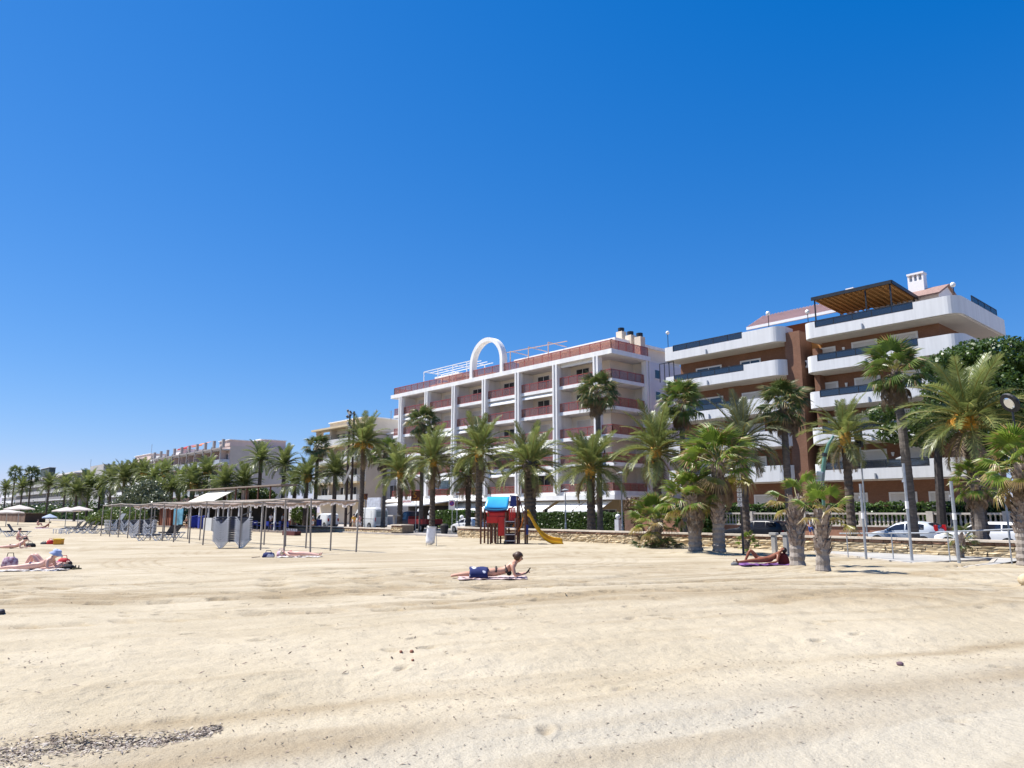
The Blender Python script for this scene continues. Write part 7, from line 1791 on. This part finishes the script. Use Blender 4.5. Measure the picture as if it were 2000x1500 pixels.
for k, ch in enumerate('EASUCSZAC'):
    zc = pT.z - z0 - sp * (k + .5); Mx = Matrix.Translation((0, -.03, zc)) @ Matrix.Rotation(PH * .8, 4, 'Z'); g = G(); g.mbox(Mx, .21, .03, sp * .82); q = g.build('letter_square', M('sign_white', (.70, .69, .68), .6, .04, 3), o)
    text_on(q, ch, Mx @ Vector((0, -.018, 0)), sp * .78, PH * .8, inkm)
# no parking sign
dN = 39.0; p = at(882.5, 986, dN); o = thing('road_sign', 'white no parking panel with a blue disc on a thin pole before the hedge', 'sign', (p.x, dN, 0), 0, None, local=True)
g = G(); g.tube([(0, .05, -.2), (0, .05, p.z + .55)], .03, 7); g.build('pole', greym, o); Mx = Matrix.Translation((0, 0, p.z)) @ Matrix.Rotation(PH * .9, 4, 'Z'); g = G(); g.mbox(Mx, .56, .03, .84); g.build('panel', M('sign_white', (.70, .69, .68), .6, .04, 3), o)
Rr = Mx.to_3x3().to_4x4()
def disc(root, c, r_, mat, name, nrm=(0, -1, 0), th=.012): a = Vector(c); n_ = Vector(nrm) * th; gg = G(); gg.tube([a, a + n_], r_, 20); return gg.build(name, mat, root)
nn_ = Rr @ Vector((0, -1, 0)); disc(o, Mx @ Vector((0, -.016, .12)), .22, M('sign_red', (.45, .02, .03), .5, .05), 'red_ring', nn_, .008); disc(o, Mx @ Vector((0, -.024, .12)), .17, M('sign_blue', (.03, .05, .32), .5, .05), 'blue_disc', nn_, .008)
g = G(); g.mbox(Mx @ Matrix.Translation((0, -.036, .12)) @ Matrix.Rotation(R(45), 4, 'Y'), .36, .006, .045); g.build('red_bar', M('sign_red', (.45, .02, .03)), o)
# orange square signs
orm = M('sign_orange', (.62, .24, .02), .5, .05, 3); brm = M('sign_brown', (.10, .025, .015), .5, .1, 3)
for px, py, d, lab, w_ in ((812, 968.5, 41.5, 'brown square sign with an orange 5 on a post, between two date palms', .92), (713, 970, 43.5, 'small brown sign with an orange 5 seen beside the tall date palm trunk', .6)):
    p = at(px, py, d); o = thing('road_sign', lab, 'sign', (p.x, d, 0), 0, 'brown signs with an orange figure', local=True)
    g = G(); g.tube([(0, .06, -.1), (0, .06, p.z + .3)], .04, 7); g.build('pole', greym, o)
    Mx = Matrix.Translation((0, 0, p.z)) @ Matrix.Rotation(PH * .9, 4, 'Z'); g = G(); g.mbox(Mx, w_, .04, w_ * 1.1); q = g.build('panel', brm, o)
    text_on(q, '5', Mx @ Vector((-.07 * w_, -.024, .05 * w_)), w_ * .85, PH * .9, orm); text_on(q, 'x', Mx @ Vector((.30 * w_, -.024, -.22 * w_)), w_ * .4, PH * .9, orm)
    g = G(); g.mbox(Mx @ Matrix.Translation((0, -.022, -.45 * w_)), w_ * .8, .006, w_ * .08); g.build('orange_line', orm, q)
# restaurant front at the left end of the white block
xr0, xr1 = S(770, 53.5), S(848, 53.5)
o = thing('restaurant_terrace', 'restaurant terrace roof with white edge and posts at the left foot of the white block', 'terrace', ((xr0 + xr1) / 2, 54, 0))
g = G(); g.slab([(xr0, 51.5, 2.75), (xr1, 51.5, 2.75), (xr1, 56, 3.35), (xr0, 56, 3.35)], .14); g.build('roof', whitep, o)
for x in (xr0 + .3, (xr0 + xr1) / 2, xr1 - .2): g = G(); g.bar((x, 51.7, 0), (x, 51.7, 2.75), .12); g.build('post', whitep, o)
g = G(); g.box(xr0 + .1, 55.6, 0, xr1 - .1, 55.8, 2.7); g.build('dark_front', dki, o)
xs0, xs1 = S(783, 51.9), S(808, 51.9); g = G(); g.box(xs0, 51.85, 2.85, xs1, 51.95, 3.6); sgn = g.build('sign_board', whitep, o)
rs = random.Random(3); x = xs0 + .35
while x < xs1 - .4:
    g = G(); hh = rs.uniform(.22, .36); g.bar((x, 51.84, 3.2 - hh / 2), (x + rs.uniform(-.05, .08), 51.84, 3.2 + hh / 2), .05, .012, (0, 1, 0)); g.bar((x, 51.84, 3.2 + hh * rs.uniform(-.4, .4)), (x + .2, 51.84, 3.2 + hh * rs.uniform(-.4, .4)), .05, .012, (0, 1, 0)); g.build('red_lettering', M('sign_red', (.45, .02, .03)), sgn); x += .27
p = at(728, 983, 52); g = G(); g.box(S(716, 52), 52, 2.2, S(741, 52), 52.2, 3.8)
single(g, 'sign_board', M('pale_board', (.58, .60, .66), .6, .2, 2), 'pale blue and white shop board above the tall white van', 'sign', (p.x, 52, 2.2))
for px, lab in ((819, 'white urn on a garden pier above the pickup, left one'), (842, 'white urn on a garden pier above the pickup, right one')):
    x = S(px, 50.8); o = thing('garden_urn', lab, 'urn', (x, 50.8, 0), 0, 'white urns above the pickup', local=True); g = G(); g.box(-.3, -.3, 0, .3, .3, 1.5); g.build('pier', whitep, o); g = G(); g.tube([(0, 0, 1.5), (0, 0, 1.6), (0, 0, 1.85), (0, 0, 2.05), (0, 0, 2.3)], [.12, .2, .33, .25, .18], 12); g.build('urn', whitep, o)
for px, py, lab, z_ in ((902, 1010, 'white globe on a short garden post by the white hatchback', 1.0), (1207, 1009, 'white globe on a pale pier right of the long hedge', 1.3)):
    d = 51; p = at(px, py, d); o = thing('globe_light', lab, 'garden lamp', (p.x, d, 0), 0, 'garden globe lights', local=True); g = G(); g.box(-.22, -.22, 0, .22, .22, max(.3, p.z - .25)); g.build('pier', M('pale_pier', (.55, .55, .57), .8, .1, 2), o); g = G(); g.ball((0, 0, p.z), .24, 12, 8); g.build('globe', M('opal_globe', (.82, .82, .80)), o)
g = G(); q0_, q1_ = S(1221, 51), S(1238, 51); g.box(q0_, 50.9, 0, q1_ - .3, 51.6, 2.0); g.box(q1_ - .3, 50.9, 0, q1_, 51.6, .9)
single(g, 'gate_pier', M('brown_gate', (.16, .09, .06), .8, .2, 2), 'brown gate opening between the beige corner and the fan palm cluster', 'gate', ((q0_ + q1_) / 2, 51, 0))
g = G(); g.box(S(1240, 52), 51.8, 0, bs0 + .3, 52.2, 1.35)
single(g, 'garden_wall', brk, 'reddish garden wall behind the low bushy fan palm', 'wall', (S(1300, 52), 52, 0))
# twin mast with flood lights
dM = 40.5; a_, b_ = at(684, 800, dM), at(692, 800, dM); o = thing('floodlight_mast', 'dark twin mast with flood lights at the top behind the pergola\'s right part', 'mast', ((a_.x + b_.x) / 2, dM, 0))
hM = a_.z - .3
for x in (a_.x, b_.x): g = G(); g.tube([(x + .25 * (x - (a_.x + b_.x) / 2), dM, -.2), (x, dM, hM)], [.17, .10], 8); g.build('pole', M('mast_pole', (.05, .035, .03), .8, .2, 3), o)
for k in range(9): z = 1.5 + k * (hM - 2) / 8; g = G(); g.bar((a_.x, dM, z), (b_.x, dM, z + .45 * (-1) ** k), .06); g.build('brace', M('mast_pole', (.05, .035, .03)), o)
for (dx, dz, s_) in ((-.25, .1, .36), (.12, -.1, .34), (-.05, -1.3, .36), (.25, -1.75, .30), (-.35, -.5, .28)): g = G(); g.mbox(Matrix.Translation((a_.x + .25 + dx, dM - .25, hM + dz)) @ Matrix.Rotation(R(35), 4, 'X') @ Matrix.Rotation(dx * 2, 4, 'Z'), s_ * 1.2, .22, s_); f = g.build('floodlight', M('flood_body', (.10, .10, .11), .5, .2, 4), o); g = G(); g.mbox(Matrix.Translation((a_.x + .25 + dx, dM - .25, hM + dz)) @ Matrix.Rotation(R(35), 4, 'X') @ Matrix.Rotation(dx * 2, 4, 'Z') @ Matrix.Translation((0, -.115, 0)), s_ * 1.05, .01, s_ * .85); g.build('lens', M('flood_lens', (.62, .64, .66), .15, .05, 3), f)
g = G(); n0, n1 = at(671, 945, dM - .4), at(686, 912, dM - .4); g.bar(n0, n1, .05, .42, (0, 0, 1)); g.build('slanted_board', M('grey_board', (.22, .21, .20), .7, .15, 3), o)
# green curved lamp arm with a grey box at its lower end
dG = 30.5; pts = [at(x, y, dG) for x, y in ((1606, 948), (1608, 915), (1611, 890), (1618, 868), (1628, 851))]
o = thing('curved_arm', 'green curved metal arm with a grey blue box above the nearest young palm', 'lamp', (pts[0].x, dG, H(pts[0].x, dG)))
grn = M('green_metal', (.09, .20, .16), .45, .15, 3)
g = G(); g.tube([(pts[0].x + .02, dG, H(pts[0].x, dG) - .3), pts[0], pts[1], pts[2], pts[3], pts[4]], [.06, .07, .09, .08, .06, .045], 9); g.build('arm', grn, o, smooth=True)
g = G(); c_ = (pts[0] + pts[1]) / 2; g.mbox(Matrix.Translation((c_.x - .06, dG - .12, c_.z)) @ Matrix.Rotation(R(12), 4, 'Y'), .30, .18, .46); g.build('box', M('grey_blue_box', (.13, .17, .20), .5, .1, 3), o, bevel=.03)
g = G(); g.tube([(pts[2].x - .02, dG, pts[2].z - .03), (pts[2].x + .02, dG, pts[2].z + .12)], .11, 9); g.build('collar', darkm, o)
# dark traffic signal like head under the small date palm
p = at(1677, 858, 42.5); o = thing('traffic_signal', 'black traffic signal head on a thin pole right of the small date palm\'s trunk', 'traffic light', (p.x, 42.5, 0), 0, None, local=True)
g = G(); g.tube([(0, .1, -.1), (0, .1, p.z)], .045, 7); g.build('pole', greym, o); g = G(); g.box(-.19, -.15, p.z - .45, .19, .12, p.z + .5); g.build('housing', trimm, o, bevel=.03)
for k in range(3): g = G(); g.tube([(0, -.16, p.z - .28 + k * .3), (0, -.32, p.z - .25 + k * .3)], .13, 10, False); g.build('visor', trimm, o)
# round black-rimmed mirror among the big palm's fronds
p = at(1974, 786, 34.5); o = thing('traffic_mirror', 'round mirror with a thick black rim among the fronds of the biggest date palm', 'mirror', (p.x, 34.5, H(p.x, 34.5)), 0, None, local=True); zz = p.z - H(p.x, 34.5)
vdir = Vector((-p.x, -34.5, .0)).normalized(); tilt = (vdir + Vector((-.75, .25, -.45))).normalized()
g = G(); g.tube([(0, .12, -.4), (0, .12, zz)], .04, 7); g.build('pole', darkm, o)
cM = Vector((0, 0, zz)); g = G(); g.tube([cM - tilt * .12, cM + tilt * .02, cM + tilt * .10], [.30, .43, .40], 20); g.build('rim', trimm, o, smooth=False)
g = G(); g.tube([cM + tilt * .101, cM + tilt * .125], [.25, .20], 18); g.build('mirror_face', M('mirror_glass', (.62, .66, .72), .08, .05, 2, metal=.9), o)
# planter trough and table under the palm at the left pier
p = at(770, 1010, 39.5); o = thing('stone_table', 'pale stone bird table standing behind the square pier', 'table', (p.x, 39.5, 0), 0, None, local=True); g = G(); g.tube([(0, 0, 0), (0, 0, 1.5)], .12, 8); g.build('stem', conc, o); g = G(); g.box(-.45, -.45, 1.5, .45, .45, 1.62); g.build('top', conc, o)
p = at(868, 1030, 40); o = thing('planter', 'dark round planter pot at the gap by the left end of the stone wall', 'plant pot', (p.x, 40, 0), 0, None, local=True); g = G(); g.tube([(0, 0, 0), (0, 0, .65), (0, 0, .72)], [.28, .40, .42], 12); g.build('pot', darkm, o); g = G(); g.ball((0, 0, .72), .36, 10, 6, (1, 1, .5)); g.build('soil', earth, o)
# antennas on the far roofs
for px, py0, py1, lab in ((178, 908, 897, 'thin mast on the white flat roof building at the left'), (297, 882, 868, 'white thin mast on the roof terrace, left end of the pinkish building'), (764, 812, 802, 'thin antenna on the beige building right of the twin mast'), (735, 812, 800, 'thin tall antenna on the beige building')):
    d = 62; a_ = at(px, py1, d); b_ = at(px, py0, d); o = thing('antenna', lab, 'antenna', (a_.x, d, b_.z - .6), 0, 'roof antennas', local=True); g = G(); h = a_.z - b_.z + .6; g.tube([(0, 0, 0), (0, 0, h)], .06, 5); g.bar((-.5, 0, h * .9), (.5, 0, h * .9), .04); g.bar((-.35, 0, h * .75), (.35, 0, h * .75), .04); g.build('mast', greym, o)
